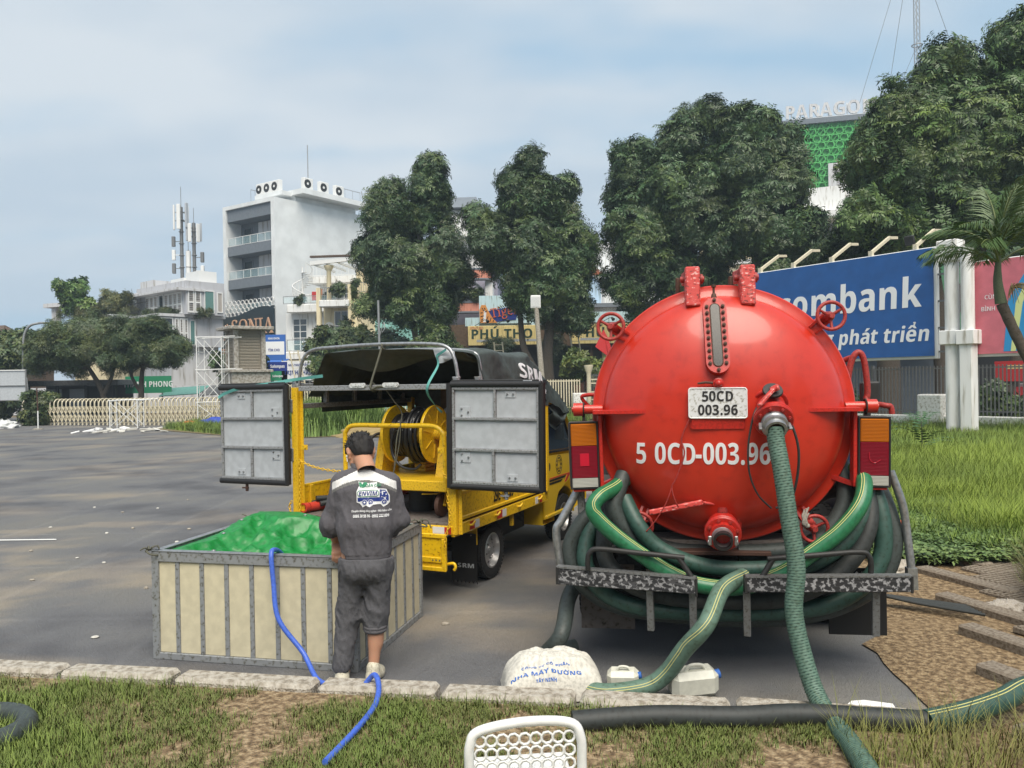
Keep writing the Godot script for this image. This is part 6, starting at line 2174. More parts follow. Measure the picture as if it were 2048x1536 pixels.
	# side locking bolts with blades welded on the cover
	for s in [-1.0, 1.0]:
		b = B.new()
		b.tube([V(s * 0.80, 1.785, 0.03), V(s * 0.955, 1.785, 0.03)], 0.032, 14)
		b.tube([V(s * 0.935, 1.785, 0.03), V(s * 1.0, 1.785, 0.03)], 0.046, 14)
		b.cyl(V(s * 1.0, 1.785, 0.03), V(s * 1.012, 1.785, 0.03), 0.02, 6)
		var lk := part("locking_bolt", b, M.red, o)
		b = B.new()
		b.ring(V(s * 0.93, 1.785, 0.03), Vector3.RIGHT, 0.046, 0.006, 18, 5)
		b.box(V(s * 0.93, 1.72, 0.03), V(0.02, 0.09, 0.02))
		part("clamp", b, M.chassis, lk)
		b = B.new()
		b.prism(PackedVector2Array([W(s * 0.86, 0.24), W(s * 0.51, 0.245), W(s * 0.505, 0.20), W(s * 0.66, 0.04), W(s * 0.86, -0.02)]), 0.022, Transform3D(Basis(Vector3.RIGHT, V(0, 0, 1), V(0, -1, 0)), V(0, 1.772, 0)))
		part("blade", b, M.red_part, lk)
	b = B.new()
	b.tube(curve([V(-0.90, 1.80, -0.12), V(-0.95, 1.87, -0.1), V(-0.86, 1.885, -0.08), V(-0.80, 1.86, -0.1)], 5), 0.014, 6)
	part("bolt_handle", b, M.red_part, o)
	# hand wheels that clamp the cover
	handwheel(o, V(-0.733, 2.352, 0.10), V(-0.15, 0.05, 1), 0.088, V(-0.63, 2.285, -0.02))
	handwheel(o, V(0.706, 2.385, 0.10), V(0.1, 0.05, 1), 0.090, V(0.61, 2.30, -0.02))
	handwheel(o, V(-0.568, 0.995, 0.12), V(-0.1, -0.1, 1), 0.092, V(-0.52, 1.09, -0.02))
	var hw := handwheel(o, V(0.575, 0.985, 0.12), V(0.1, -0.1, 1), 0.088, V(0.51, 1.09, -0.02))
	hw.set_meta("label", "handwheel with a grey rag knotted round it")
	b = B.new()
	for k in 6:
		var a := k * 0.5 - 0.6
		b.tube(curve([V(0.052, 0.016, 0.02), V(0.075 + 0.01 * sin(k * 2.0), 0.024, 0.035 + 0.004 * k), V(0.08 + 0.012 * sin(a * 3.0), 0.02, 0.075 + 0.004 * k), V(0.066 + 0.018 * sin(a * 2.0), 0.012, 0.105 + 0.008 * k)], 4), [0.010, 0.011, 0.011, 0.011, 0.011, 0.011, 0.010, 0.010, 0.009, 0.008, 0.007, 0.006, 0.005], 6)
	b.ball(V(0.055, 0.014, 0.022), V(0.02, 0.017, 0.018), 10)
	part("rag", b, M.rag, hw)
	# upper outlet valve, pointing down towards the ground
	var ax := V(-0.02, -0.52, 0.86).normalized()
	var v0 := V(0.275, 1.795, 0.30)
	b = B.new()
	b.tube([V(0.275, 1.83, 0.20), v0, v0 + ax * 0.09, v0 + ax * 0.13], [0.10, 0.094, 0.085, 0.085], 24)
	b.ball(v0 + ax * 0.05, V(0.10, 0.10, 0.10), 20)
	var va := part("outlet_valve", b, M.red_part, o)
	part("flange", disc(v0 - ax * 0.045, ax, 0.022, 0.118), M.red_part, va)
	part("flange", disc(v0 + ax * 0.115, ax, 0.022, 0.122), M.red_part, va)
	part("flange", disc(v0 + ax * 0.140, ax, 0.020, 0.122), M.red_part, va)
	bolts(va, v0 + ax * 0.160, ax, 0.097, 8, 0.0125, M.red_old)
	b = B.new()
	b.lathe([W(0, 0.05), W(0.02, 0.05), W(0.02, 0.02), W(0.06, 0.02), W(0.064, 0.008), W(0.06, 0), W(0.03, -0.02), W(0.04, -0.08)], Transform3D(Basis.from_euler(V(0.75, 0, 0)), v0 + V(0.0, 0.10, 0.09)), 20)
	part("stem", b, M.black_metal, va)
	b = B.new()
	b.bar(v0 + V(0.005, 0.125, 0.135), v0 + V(-0.10, 0.02, 0.19), 0.032, 0.02, 0.005)
	b.box(v0 + V(0.005, 0.122, 0.135), V(0.055, 0.03, 0.04), Basis.from_euler(V(0.7, 0, 0.6)), 0.006)
	part("lever", b, M.red_worn, va)
	b = B.new()
	var cp := v0 + ax * 0.16
	b.lathe([W(0.05, 0.0), W(0.078, 0.0), W(0.080, 0.018), W(0.072, 0.024), W(0.072, 0.04), W(0.082, 0.046), W(0.082, 0.062), W(0.068, 0.07), W(0.066, 0.10), W(0.05, 0.10)], Transform3D(Basis(Vector3.RIGHT, ax, Vector3.RIGHT.cross(ax)), cp), 28)
	for s in [-1, 1]:
		b.bar(cp + V(s * 0.085, 0, 0) + ax * 0.02, cp + V(s * 0.09, 0, 0) + ax * 0.085, 0.02, 0.016, 0.003)
	part("coupling", b, M.steel, va)
	b = B.new()
	b.tube(curve([V(0.33, 1.80, 0.33), V(0.385, 1.69, 0.40), V(0.425, 1.53, 0.40), V(0.42, 1.34, 0.36), V(0.38, 1.19, 0.32), V(0.30, 1.15, 0.30)], 8), 0.0085, 6)
	b.tube(curve([V(0.20, 1.82, 0.33), V(0.155, 1.74, 0.39), V(0.122, 1.56, 0.39), V(0.13, 1.38, 0.37), V(0.185, 1.24, 0.34), V(0.27, 1.15, 0.31)], 8), 0.0065, 6)
	part("cable_loop", b, M.hose_dark, va)
	# lower outlet valve, open, pointing back
	var w0 := V(-0.012, 1.02, 0.10)
	var wx := V(-0.10, -0.22, 0.97).normalized()
	b = B.new()
	b.tube([w0 - wx * 0.12, w0 + wx * 0.10, w0 + wx * 0.24], [0.085, 0.085, 0.085], 24)
	b.ball(w0 + wx * 0.085, V(0.105, 0.105, 0.105), 20)
	var vb := part("drain_valve", b, M.red_part, o)
	part("flange", disc(w0 + wx * 0.0, wx, 0.024, 0.125), M.red_part, vb)
	part("flange", disc(w0 + wx * 0.15, wx, 0.022, 0.118), M.red_part, vb)
	part("flange", disc(w0 + wx * 0.178, wx, 0.02, 0.118), M.red_part, vb)
	bolts(vb, w0 + wx * 0.198, wx, 0.094, 8, 0.013, M.red_old)
	bolts(vb, w0 + wx * 0.024, wx, 0.105, 8, 0.012, M.red_old)
	b = B.new()
	b.lathe([W(0.046, 0.01), W(0.074, 0.0), W(0.078, 0.012), W(0.078, 0.03), W(0.07, 0.036), W(0.064, 0.05), W(0.064, 0.085), W(0.05, 0.085), W(0.046, 0.07), W(0.046, 0.01)], Transform3D(Basis(Vector3.RIGHT, wx, Vector3.RIGHT.cross(wx)), w0 + wx * 0.198), 28, 0.85)
	part("coupling", b, M.steel, vb)
	for s in [-1, 1]:
		b = B.new()
		b.box(w0 + wx * 0.25 + V(s * 0.082, -0.02, 0), V(0.022, 0.06, 0.02), Basis.IDENTITY, 0.004)
		b.ring(w0 + wx * 0.25 + V(s * 0.09, -0.03, 0.0), V(1, 0, 0.3), 0.016, 0.004, 12, 5)
		part("cam_lever", b, M.steel, vb)
	b = B.new()
	b.lathe([W(0.05, 0.0), W(0.062, 0.0), W(0.062, 0.035), W(0.05, 0.035), W(0.05, 0.0)], Transform3D(Basis(Vector3.RIGHT, wx, Vector3.RIGHT.cross(wx)), w0 + wx * 0.285), 24, 0.9)
	part("gasket", b, M.black_rubber, vb)
	b = B.new()
	b.cyl(w0 + wx * 0.03, w0 + wx * 0.031, 0.045, 20)
	part("bore", b, M.dark_void, vb)
	b = B.new()
	b.cyl(w0 + wx * 0.085 + V(0, 0.09, 0), w0 + wx * 0.085 + V(0, 0.135, 0), 0.036, 12)
	b.cyl(w0 + wx * 0.085 + V(0, 0.135, 0), w0 + wx * 0.085 + V(0, 0.175, 0), 0.018, 6)
	part("stem", b, M.red_old, vb)
	b = B.new()
	var l0 := w0 + wx * 0.085 + V(0, 0.145, 0)
	b.tube([l0, l0 + V(-0.14, 0.03, 0.06)], 0.009, 8)
	b.bar(l0 + V(-0.13, 0.03, 0.055), V(-0.50, 1.105, 0.24), 0.034, 0.034, 0.006)
	part("lever", b, M.red_worn, vb)
	b = B.new()
	b.tube(curve([V(-0.225, 1.75, 0.335), V(-0.285, 1.60, 0.32), V(-0.27, 1.50, 0.325), V(-0.325, 1.34, 0.31), V(-0.352, 1.285, 0.30), V(-0.335, 1.20, 0.30), V(-0.31, 1.15, 0.28)], 6), 0.0055, 5)
	b.tube(curve([V(-0.352, 1.285, 0.30), V(-0.39, 1.18, 0.30), V(-0.46, 1.06, 0.28), V(-0.52, 0.985, 0.26)], 6), 0.004, 5)
	part("lamp_wire", b, M.red_old, o)
	# tail lamps
	for q in [[-0.928, 1.477, 7.0], [0.951, 1.492, -2.0]]:
		var lroot := Node3D.new()
		lroot.name = "tail_lamp"
		o.add_child(lroot, true)
		lroot.transform = xf(V(q[0], q[1], 0.12), 0, q[2], -1.0 if q[0] > 0 else 1.2)
		b = B.new()
		b.box(V(0, 0, -0.03), V(0.20, 0.46, 0.09), Basis.IDENTITY, 0.016)
		part("housing", b, M.lamp_frame, lroot)
		b = B.new()
		for s in [-1, 1]:
			b.box(V(s * 0.094, 0, 0.02), V(0.012, 0.44, 0.018), Basis.IDENTITY, 0.003)
			b.box(V(0, s * 0.224, 0.02), V(0.2, 0.012, 0.018), Basis.IDENTITY, 0.003)
		part("rim", b, M.black_rubber, lroot)
		for l in [["amber_lens", 0.140, 0.150, M.amber], ["red_lens", -0.045, 0.218, M.lens_red], ["clear_lens", -0.187, 0.064, M.lens_clear]]:
			b = B.new()
			b.box(V(0, l[1], 0.018), V(0.174, l[2], 0.022), Basis.IDENTITY, 0.004)
			for k in int(l[2] / 0.009):
				b.box(V(0, l[1] - l[2] * 0.5 + 0.006 + k * 0.009, 0.0295), V(0.166, 0.0055, 0.004), Basis.IDENTITY, 0.001)
			part(l[0], b, l[3], lroot)
		b = B.new()
		if q[0] < 0:
			b.box(V(0.0, -0.03, 0.034), V(0.062, 0.085, 0.004), Basis.IDENTITY, 0.001)
		else:
			b.tube(curve([V(-0.035, 0.0, 0.033), V(-0.03, -0.05, 0.033), V(0.0, -0.07, 0.033), V(0.035, -0.05, 0.033)], 4), 0.003, 4)
		part("reflector", b, M.lens_red_bright, lroot)
		b = B.new()
		b.box(V(-signf(q[0]) * 0.115, 0.02, -0.03), V(0.025, 0.5, 0.10), Basis.IDENTITY, 0.004)
		b.bar(V(-signf(q[0]) * 0.11, -0.22, -0.05), V(-signf(q[0]) * 0.30, -0.16, -0.16), 0.03)
		b.box(V(0.0, -0.24, -0.03), V(0.16, 0.012, 0.09))
		part("lamp_bracket", b, M.red_part, lroot)
	# bumper halves, chipped black paint over grey
	for q in [[-1.115, -0.218, 0.685, 0.668, 0.24, 0.42, 0.105], [0.085, 1.095, 0.688, 0.690, 0.42, 0.34, 0.095]]:
		var p0 := V(q[0], q[2], q[4])
		var p1 := V(q[1], q[3], q[5])
		b = B.new()
		b.box((p0 + p1) * 0.5, V(p0.distance_to(p1), q[6], 0.05), Basis(Vector3.UP, -atan2(p1.z - p0.z, p1.x - p0.x)), 0.006)
		var bu := part("bumper", b, M.black_chipped, o)
		b = B.new()
		b.bar(p0 + V(0, q[6] * 0.5 + 0.004, 0), p1 + V(0, q[6] * 0.5 + 0.004, 0), 0.06, 0.012)
		part("bumper_lip", b, M.dull_steel, bu)
		for e in [[0.02, p0], [0.0, p1]]:
			b = B.new()
			b.box(e[1] + V(0, 0, 0.0), V(0.016, q[6] + 0.012, 0.065), Basis.IDENTITY, 0.003)
			part("end_plate", b, M.black_metal, bu)
	for q in [[-0.505, 0.31], [-0.235, 0.36], [0.10, 0.37], [0.90, 0.30]]:
		b = B.new()
		b.bar(V(q[0], 0.63, q[1]), V(q[0] + 0.005, 0.34, q[1] - 0.03), 0.045, 0.045, 0.004)
		part("bumper_post", b, M.dull_steel, o)
	for s in [[-0.905, -0.285, 0.02], [0.865, 0.225, 0.0]]:
		b = B.new()
		b.tube(curve([V(s[0], 0.74, 0.32), V(s[0], 0.80, 0.33), V(s[0] * 0.985, 0.855, 0.335), V(s[0] * 0.92, 0.882 + s[2] * 0, 0.34), V(lerpf(s[0], s[1], 0.5), 0.868, 0.37), V(s[1] - 0.03 * signf(s[0]) * 0, 0.845, 0.40)], 6), 0.0175, 8)
		b.tube([V(s[1] + 0.04 * signf(s[0]), 0.85, 0.395), V(s[1] - 0.04 * signf(s[0]), 0.725, 0.41)], 0.018, 8)
		part("guard_tube", b, M.black_metal, o)
	b = B.new()
	b.tube(curve([V(-1.10, 0.60, 0.12), V(-1.105, 0.72, 0.12), V(-1.128, 0.95, 0.12), V(-1.09, 1.03, 0.11), V(-0.985, 1.22, 0.08), V(-0.975, 1.27, 0.06)], 6), 0.028, 10)
	part("side_guard", b, M.steel, o)
	b = B.new()
	b.bar(V(-0.96, 1.26, 0.03), V(-0.955, 0.99, 0.03), 0.05, 0.05, 0.006)
	b.bar(V(-0.865, 1.27, 0.03), V(-0.862, 1.12, 0.03), 0.035, 0.035, 0.004)
	part("side_post", b, M.dull_steel, o)
	b = B.new()
	b.tube(curve([V(1.06, 1.36, 0.1), V(1.075, 1.32, 0.1), V(1.13, 1.15, 0.1), V(1.152, 1.0, 0.1), V(1.17, 0.76, 0.12), V(1.172, 0.66, 0.12)], 6), 0.026, 10)
	b.bar(V(1.172, 0.74, 0.12), V(1.175, 0.60, 0.12), 0.06, 0.06)
	part("side_guard", b, M.steel, o)
	# chassis, axle, mud flaps, wheels and the cab in front
	for x in [-0.40, 0.40]:
		bx(o, "chassis_rail", M.chassis, x - 0.05, x + 0.05, 0.62, 0.82, -5.6, 0.05, 0.006)
	bx(o, "cross_member", M.chassis, -0.35, 0.35, 0.64, 0.80, -0.12, 0.02, 0.006)
	bx(o, "deck", M.dirty_deck, -0.98, 0.98, 0.835, 0.875, -3.8, -0.02, 0.004)
	bx(o, "saddle", M.chassis, -0.55, 0.55, 0.875, 1.05, -0.5, -0.3, 0.01)
	bx(o, "saddle", M.chassis, -0.55, 0.55, 0.875, 1.05, -3.2, -3.0, 0.01)
	bx(o, "deck_debris", M.rust_bolt, -0.32, 0.30, 0.80, 0.828, -0.02, 0.12, 0.004)
	for q in [[-0.98, -0.60, M.dirty_deck], [0.72, 1.10, M.black_rubber]]:
		b = B.new()
		b.box(V((q[0] + q[1]) * 0.5, 0.44, -0.15), V(q[1] - q[0], 0.46, 0.014), Basis.IDENTITY, 0.004)
		var mf := part("mud_flap", b, q[2], o)
		if q[0] > 0:
			b = B.new()
			for k in 5:
				b.bar(V(0.80 + k * 0.035, 0.585, -0.138), V(0.84 + k * 0.035, 0.645, -0.138), 0.014, 0.004, 0.0, Vector3.BACK)
			part("reflector", b, M.tape_white, mf)
	for s in [-1.0, 1.0]:
		for z in [-1.25, -4.7]:
			for k in (2 if z > -2.0 else 1):
				var wheel := Node3D.new()
				wheel.name = "wheel"
				o.add_child(wheel, true)
				wheel.position = V(s * (0.92 - 0.30 * k), 0.47, z)
				wheel.rotation.z = PI / 2.0
				make_wheel(wheel, 0.47, 0.24, M.dull_steel, s)
	b = B.new()
	b.cyl(V(-0.9, 0.47, -1.25), V(0.9, 0.47, -1.25), 0.09, 12)
	b.ball(V(0, 0.47, -1.25), V(0.24, 0.24, 0.22), 14)
	part("rear_axle", b, M.chassis, o)
	bx(o, "cab", M.navy_panel, -0.86, 1.02, 0.75, 2.15, -5.75, -4.25, 0.10)
	bx(o, "cab_window", M.window_glass, -0.75, 0.85, 1.6, 2.0, -4.252, -4.245)
	bx(o, "tool_cabinet", M.navy_panel, 0.99, 1.22, 0.90, 1.64, -1.6, -0.7, 0.012)
	b = B.new()
	b.tube(curve([V(0.91, 1.72, -0.3), V(0.91, 1.95, -0.3), V(0.94, 2.10, -0.3), V(0.985, 2.15, -0.3), V(1.02, 2.09, -0.3), V(1.04, 1.90, -0.3), V(1.03, 1.80, -0.3)], 6), 0.022, 8)
	b.tube(curve([V(0.84, 1.95, -0.5), V(0.90, 2.08, -0.45), V(0.97, 2.12, -0.38)], 5), 0.02, 8)
	b.tube(curve([V(1.03, 1.84, -0.3), V(1.04, 1.80, -0.28), V(1.12, 1.78, -0.2), V(1.16, 1.77, -0.2), V(1.17, 1.72, -0.2)], 5), 0.02, 8)
	part("vent_pipe", b, M.red_old, o)
	b = B.new()
	b.box(V(1.20, 1.84, -0.8), V(0.14, 0.20, 0.06), Basis.IDENTITY, 0.04)
	b.bar(V(1.18, 1.62, -0.8), V(1.19, 1.78, -0.8), 0.03)
	part("mirror", b, M.black_metal, o)


func rounded(w: float, h: float, r: float, n := 4) -> PackedVector2Array:
	var p := PackedVector2Array()
	for q in [[1, 1, 0.0], [-1, 1, 0.5], [-1, -1, 1.0], [1, -1, 1.5]]:
		for k in n + 1:
			var a: float = (q[2] + 0.5 * k / n) * PI
			p.append(W(q[0] * (w * 0.5 - r) + cos(a) * r, q[1] * (h * 0.5 - r) + sin(a) * r))
	return p


# a wheel lying about the y axis, its outer face at +y when s > 0 is turned outwards
func make_wheel(root: Node3D, r: float, w: float, rim_m: Material, s: float) -> void:
	var h := w * 0.5
	var b := B.new()
	b.lathe([W(r * 0.60, -h * 0.9), W(r * 0.85, -h), W(r * 0.96, -h * 0.86), W(r * 0.985, -h * 0.7), W(r * 0.985, h * 0.7), W(r * 0.96, h * 0.86), W(r * 0.85, h), W(r * 0.60, h * 0.9)], Transform3D.IDENTITY, 48)
	var n := 44
	for k in n:
		var a := TAU * k / n
		var x := V(cos(a), 0, sin(a))
		var bas := Basis(x, Vector3.UP, x.cross(Vector3.UP))
		for e in [-1.0, 1.0]:
			b.box(x * r * 0.988 + V(0, e * h * 0.52, 0), V(r * 0.03, h * 0.46, TAU * r / n * 0.62), bas * Basis.from_euler(V(0.25 * e, 0, 0)))
			b.box(x * r * 0.945 + V(0, e * h * 0.93, 0), V(r * 0.07, h * 0.10, TAU * r / n * 0.55), bas)
	part("tyre", b, M.tyre, root)
	b = B.new()
	var f := -s
	b.lathe([W(r * 0.62, f * h * 0.92), W(r * 0.57, f * h * 0.96), W(r * 0.54, f * h * 0.6), W(r * 0.50, f * h * 0.25), W(r * 0.36, f * h * 0.42), W(r * 0.24, f * h * 0.62), W(r * 0.17, f * h * 0.58), W(r * 0.16, f * h * 0.85), W(r * 0.0, f * h * 0.88)], Transform3D.IDENTITY, 36, 0.5)
	part("rim", b, rim_m, root)
	b = B.new()
	for k in 8:
		var a := TAU * k / 8.0
		var p := V(cos(a), 0, sin(a))
		b.cyl(p * r * 0.43 + V(0, f * h * 0.30, 0), p * r * 0.43 + V(0, f * h * 0.38, 0), r * 0.045, 8)
	part("vent_hole", b, M.dark_void, root)
	b = B.new()
	for k in 5:
		var a := TAU * (k + 0.5) / 5.0
		var p := V(cos(a), 0, sin(a)) * r * 0.28
		b.cyl(p + V(0, f * h * 0.5, 0), p + V(0, f * h * 0.68, 0), r * 0.035, 6)
	part("wheel_nut", b, M.dull_steel, root)


# -- hoses
# a thick hose with printed lines or spiral ribs along it
func hose(called: String, label: String, pts: Array, r: float, m: Material, lines := 0, ribs := 0.0, group := "") -> Node3D:
	var o := thing(called, label, "hose", Vector3.ZERO, 0.0, group)
	var ps := curve(pts, 10)
	var fine := []
	for p in ps:
		fine.append(p)
	var b := B.new()
	b.tube(fine, r, 18, true)
	part("hose_body", b, m, o)
	var frames := []
	var t0: Vector3 = (fine[1] - fine[0]).normalized()
	var x := t0.cross(V(0.3, 0.2, 1)).normalized()
	for i in fine.size():
		var t: Vector3 = (fine[mini(i + 1, fine.size() - 1)] - fine[maxi(i - 1, 0)]).normalized()
		x = (x - t * x.dot(t)).normalized()
		frames.append([x, t.cross(x)])
	for k in lines:
		b = B.new()
		var a := -0.4 + k * 0.28
		var ring := []
		for i in fine.size():
			# the printed line stays on the side that looks up and back
			var want := V(-0.15, 0.75, 0.65)
			var t: Vector3 = (fine[mini(i + 1, fine.size() - 1)] - fine[maxi(i - 1, 0)]).normalized()
			var u := (want - t * want.dot(t)).normalized()
			ring.append(fine[i] + (u * cos(a) + t.cross(u) * sin(a)) * (r - 0.0012))
		b.tube(ring, 0.0028, 5, false)
		part("printed_line", b, M.hose_line, o)
	if ribs > 0.0:
		b = B.new()
		var sp := []
		var phase := 0.0
		for i in fine.size() - 1:
			var seg: float = fine[i].distance_to(fine[i + 1])
			var n := maxi(2, int(seg / ribs * 9.0))
			for q in n:
				var f := float(q) / n
				var an := phase + seg * f / ribs * TAU
				var u: Vector3 = frames[i][0].lerp(frames[i + 1][0], f)
				var v: Vector3 = frames[i][1].lerp(frames[i + 1][1], f)
				sp.append(fine[i].lerp(fine[i + 1], f) + (u * cos(an) + v * sin(an)) * (r + 0.0005))
			phase += seg / ribs * TAU
		b.tube(sp, 0.0042, 4, false)
		part("spiral_rib", b, M.hose_rib, o)
	return o


func on_tank(a: Array) -> Array:
	var t := tank_xf()
	return a.map(func(p): return t * p)


func make_hoses() -> void:
	var up := V(0.275, 1.795, 0.30) + V(-0.02, -0.52, 0.86).normalized() * 0.22
	var t := tank_xf()
	hose("suction_hose", "long sage green ribbed hose hanging from the tanker's upper valve to the ground", [t * up, t * V(0.272, 1.60, 0.50), t * V(0.293, 1.42, 0.55), t * V(0.318, 1.16, 0.60), t * V(0.35, 0.86, 0.65), V(1.645, 0.60, -4.73), V(1.672, 0.36, -4.66), V(1.71, 0.16, -4.55), V(1.73, 0.085, -4.32), V(1.70, 0.10, -4.05), V(1.64, 0.10, -3.6)], 0.052, M.hose_sage, 0, 0.017)
	hose("suction_hose", "bright green hose with two yellow lines looped in front of the tanker's other hoses", on_tank([V(-0.62, 1.33, 0.0), V(-0.72, 1.26, 0.14), V(-0.82, 1.215, 0.26), V(-0.865, 1.15, 0.30), V(-0.835, 1.075, 0.31), V(-0.708, 0.954, 0.31), V(-0.533, 0.826, 0.31), V(-0.374, 0.724, 0.31), V(-0.185, 0.650, 0.31), V(0.066, 0.640, 0.31), V(0.316, 0.725, 0.31), V(0.501, 0.856, 0.31), V(0.685, 1.0, 0.30), V(0.822, 1.159, 0.26), V(0.885, 1.30, 0.14), V(0.87, 1.38, 0.0)]), 0.052, M.hose_green, 2, 0.0, "hoses coiled under the tank")
	hose("suction_hose", "dark teal hose lying straight across behind the tanker bumpers", on_tank([V(-0.66, 1.18, 0.1), V(-0.577, 1.025, 0.2), V(-0.465, 0.885, 0.21), V(-0.273, 0.785, 0.21), V(-0.05, 0.735, 0.2), V(0.235, 0.735, 0.2), V(0.515, 0.765, 0.2), V(0.74, 0.90, 0.18), V(0.87, 1.06, 0.14), V(0.93, 1.24, 0.05)]), 0.053, M.hose_teal, 0, 0.0, "hoses coiled under the tank")
	var loops := [
		["outermost grey hose of the coil at its left end under the tanker lamp", M.hose_grey, [V(-0.80, 1.14, -0.02), V(-0.93, 1.03, 0.04), V(-1.03, 0.87, 0.06), V(-1.03, 0.72, 0.08), V(-0.93, 0.56, 0.08), V(-0.72, 0.44, 0.08), V(-0.40, 0.39, 0.08), V(0.1, 0.37, 0.08), V(0.55, 0.41, 0.08), V(0.86, 0.53, 0.08), V(1.03, 0.70, 0.08), V(1.09, 0.92, 0.06), V(1.05, 1.15, 0.0), V(1.0, 1.30, -0.08)]],
		["second grey green hose of the coil beside the outermost one", M.hose_teal, [V(-0.74, 1.16, -0.05), V(-0.86, 1.02, 0.03), V(-0.925, 0.86, 0.10), V(-0.925, 0.72, 0.14), V(-0.82, 0.56, 0.16), V(-0.58, 0.455, 0.16), V(-0.2, 0.43, 0.16), V(0.25, 0.44, 0.16), V(0.62, 0.49, 0.16), V(0.86, 0.62, 0.15), V(0.985, 0.80, 0.13), V(1.01, 1.0, 0.10), V(0.99, 1.18, 0.04), V(0.95, 1.32, -0.05)]],
		["dark hose of the coil that crosses low under the bumper gap", M.hose_dark, [V(-0.70, 1.25, 0.02), V(-0.76, 1.10, 0.10), V(-0.80, 0.92, 0.16), V(-0.78, 0.76, 0.19), V(-0.62, 0.62, 0.22), V(-0.36, 0.545, 0.23), V(0.0, 0.53, 0.23), V(0.35, 0.55, 0.23), V(0.62, 0.66, 0.22), V(0.80, 0.82, 0.20), V(0.90, 1.0, 0.16), V(0.93, 1.16, 0.08), V(0.90, 1.28, 0.0)]],
		["inner grey hose of the coil below the left handwheel", M.hose_grey, [V(-0.66, 1.34, 0.06), V(-0.70, 1.24, 0.12), V(-0.73, 1.12, 0.16), V(-0.66, 0.98, 0.16), V(-0.54, 0.84, 0.14), V(-0.36, 0.70, 0.13), V(-0.1, 0.61, 0.12), V(0.3, 0.60, 0.12), V(0.58, 0.68, 0.12), V(0.76, 0.80, 0.10), V(0.84, 0.98, 0.06), V(0.84, 1.12, 0.0)]],
		["grey hose standing steep between tank and right handwheel", M.hose_grey, [V(0.80, 1.40, -0.10), V(0.81, 1.26, -0.04), V(0.79, 1.12, 0.0), V(0.70, 0.98, 0.03), V(0.58, 0.88, 0.04), V(0.40, 0.82, 0.03), V(0.10, 0.80, 0.02)]],
		["short dark hose bent behind the left handwheel", M.hose_dark, [V(-0.56, 1.26, -0.16), V(-0.62, 1.12, -0.12), V(-0.60, 0.98, -0.06), V(-0.48, 0.86, -0.02), V(-0.30, 0.80, -0.02), V(0.0, 0.79, -0.04)]],
		["dark hose looped high at the right end of the coil under the lamp", M.hose_dark, [V(0.66, 1.12, -0.30), V(0.76, 1.20, -0.18), V(0.92, 1.17, -0.12), V(1.03, 1.02, -0.06), V(1.06, 0.82, -0.02), V(0.96, 0.64, -0.02), V(0.70, 0.52, -0.02), V(0.3, 0.48, -0.02), V(-0.3, 0.48, -0.02), V(-0.7, 0.55, -0.02), V(-0.88, 0.72, -0.04), V(-0.88, 0.92, -0.08), V(-0.76, 1.08, -0.16)]],
	]
	for l in loops:
		hose("suction_hose", l[0], on_tank(l[2]), 0.056, l[1], 0, 0.0, "hoses coiled under the tank")
	hose("suction_hose", "green hose with yellow lines sloping from the bumper gap down to the ground", [t * V(0.10, 0.70, 0.26), t * V(-0.06, 0.655, 0.44), V(1.139, 0.52, -4.78), V(1.02, 0.34, -4.86), V(0.93, 0.17, -4.95), V(0.80, 0.075, -4.97), V(0.55, 0.06, -4.93), V(0.40, 0.06, -5.02)], 0.054, M.hose_sage, 2)
	hose("suction_hose", "grey hose dropping from the tanker's left corner to the ground by the sack", [t * V(-0.98, 0.60, -0.06), t * V(-1.06, 0.46, 0.0), V(0.30, 0.30, -5.32), V(0.20, 0.14, -5.42), V(0.15, 0.06, -5.50), V(0.22, 0.056, -5.66), V(0.42, 0.056, -5.8)], 0.055, M.hose_grey)
	hose("suction_hose", "grey green hose with pale lines at the lower right edge of the grass", [V(2.2, 0.12, -4.30), V(2.45, 0.14, -4.36), V(2.7, 0.16, -4.46), V(2.95, 0.19, -4.58), V(3.3, 0.16, -4.66)], 0.062, M.hose_teal, 2)
	hose("suction_hose", "grey hose curling on the grass in the lower left corner", [V(-3.5, 0.12, -4.42), V(-3.2, 0.12, -4.60), V(-2.95, 0.12, -4.63), V(-2.78, 0.12, -4.52), V(-2.74, 0.12, -4.36), V(-2.82, 0.12, -4.18), V(-2.95, 0.12, -3.9)], 0.058, M.hose_grey)
	hose("suction_hose", "dark hose lying on the turf along the kerb in front of the tanker", [V(0.30, 0.11, -4.40), V(0.75, 0.12, -4.43), V(1.2, 0.12, -4.40), V(1.55, 0.12, -4.42), V(1.9, 0.12, -4.36), V(2.2, 0.12, -4.30)], 0.058, M.hose_dark)


# -- the yellow service truck
func truck_xf() -> Transform3D:
	return Transform3D(Basis(Vector3.UP, deg_to_rad(-24.0)), V(-1.345, 0, -7.504))


var tarp_noise: FastNoiseLite


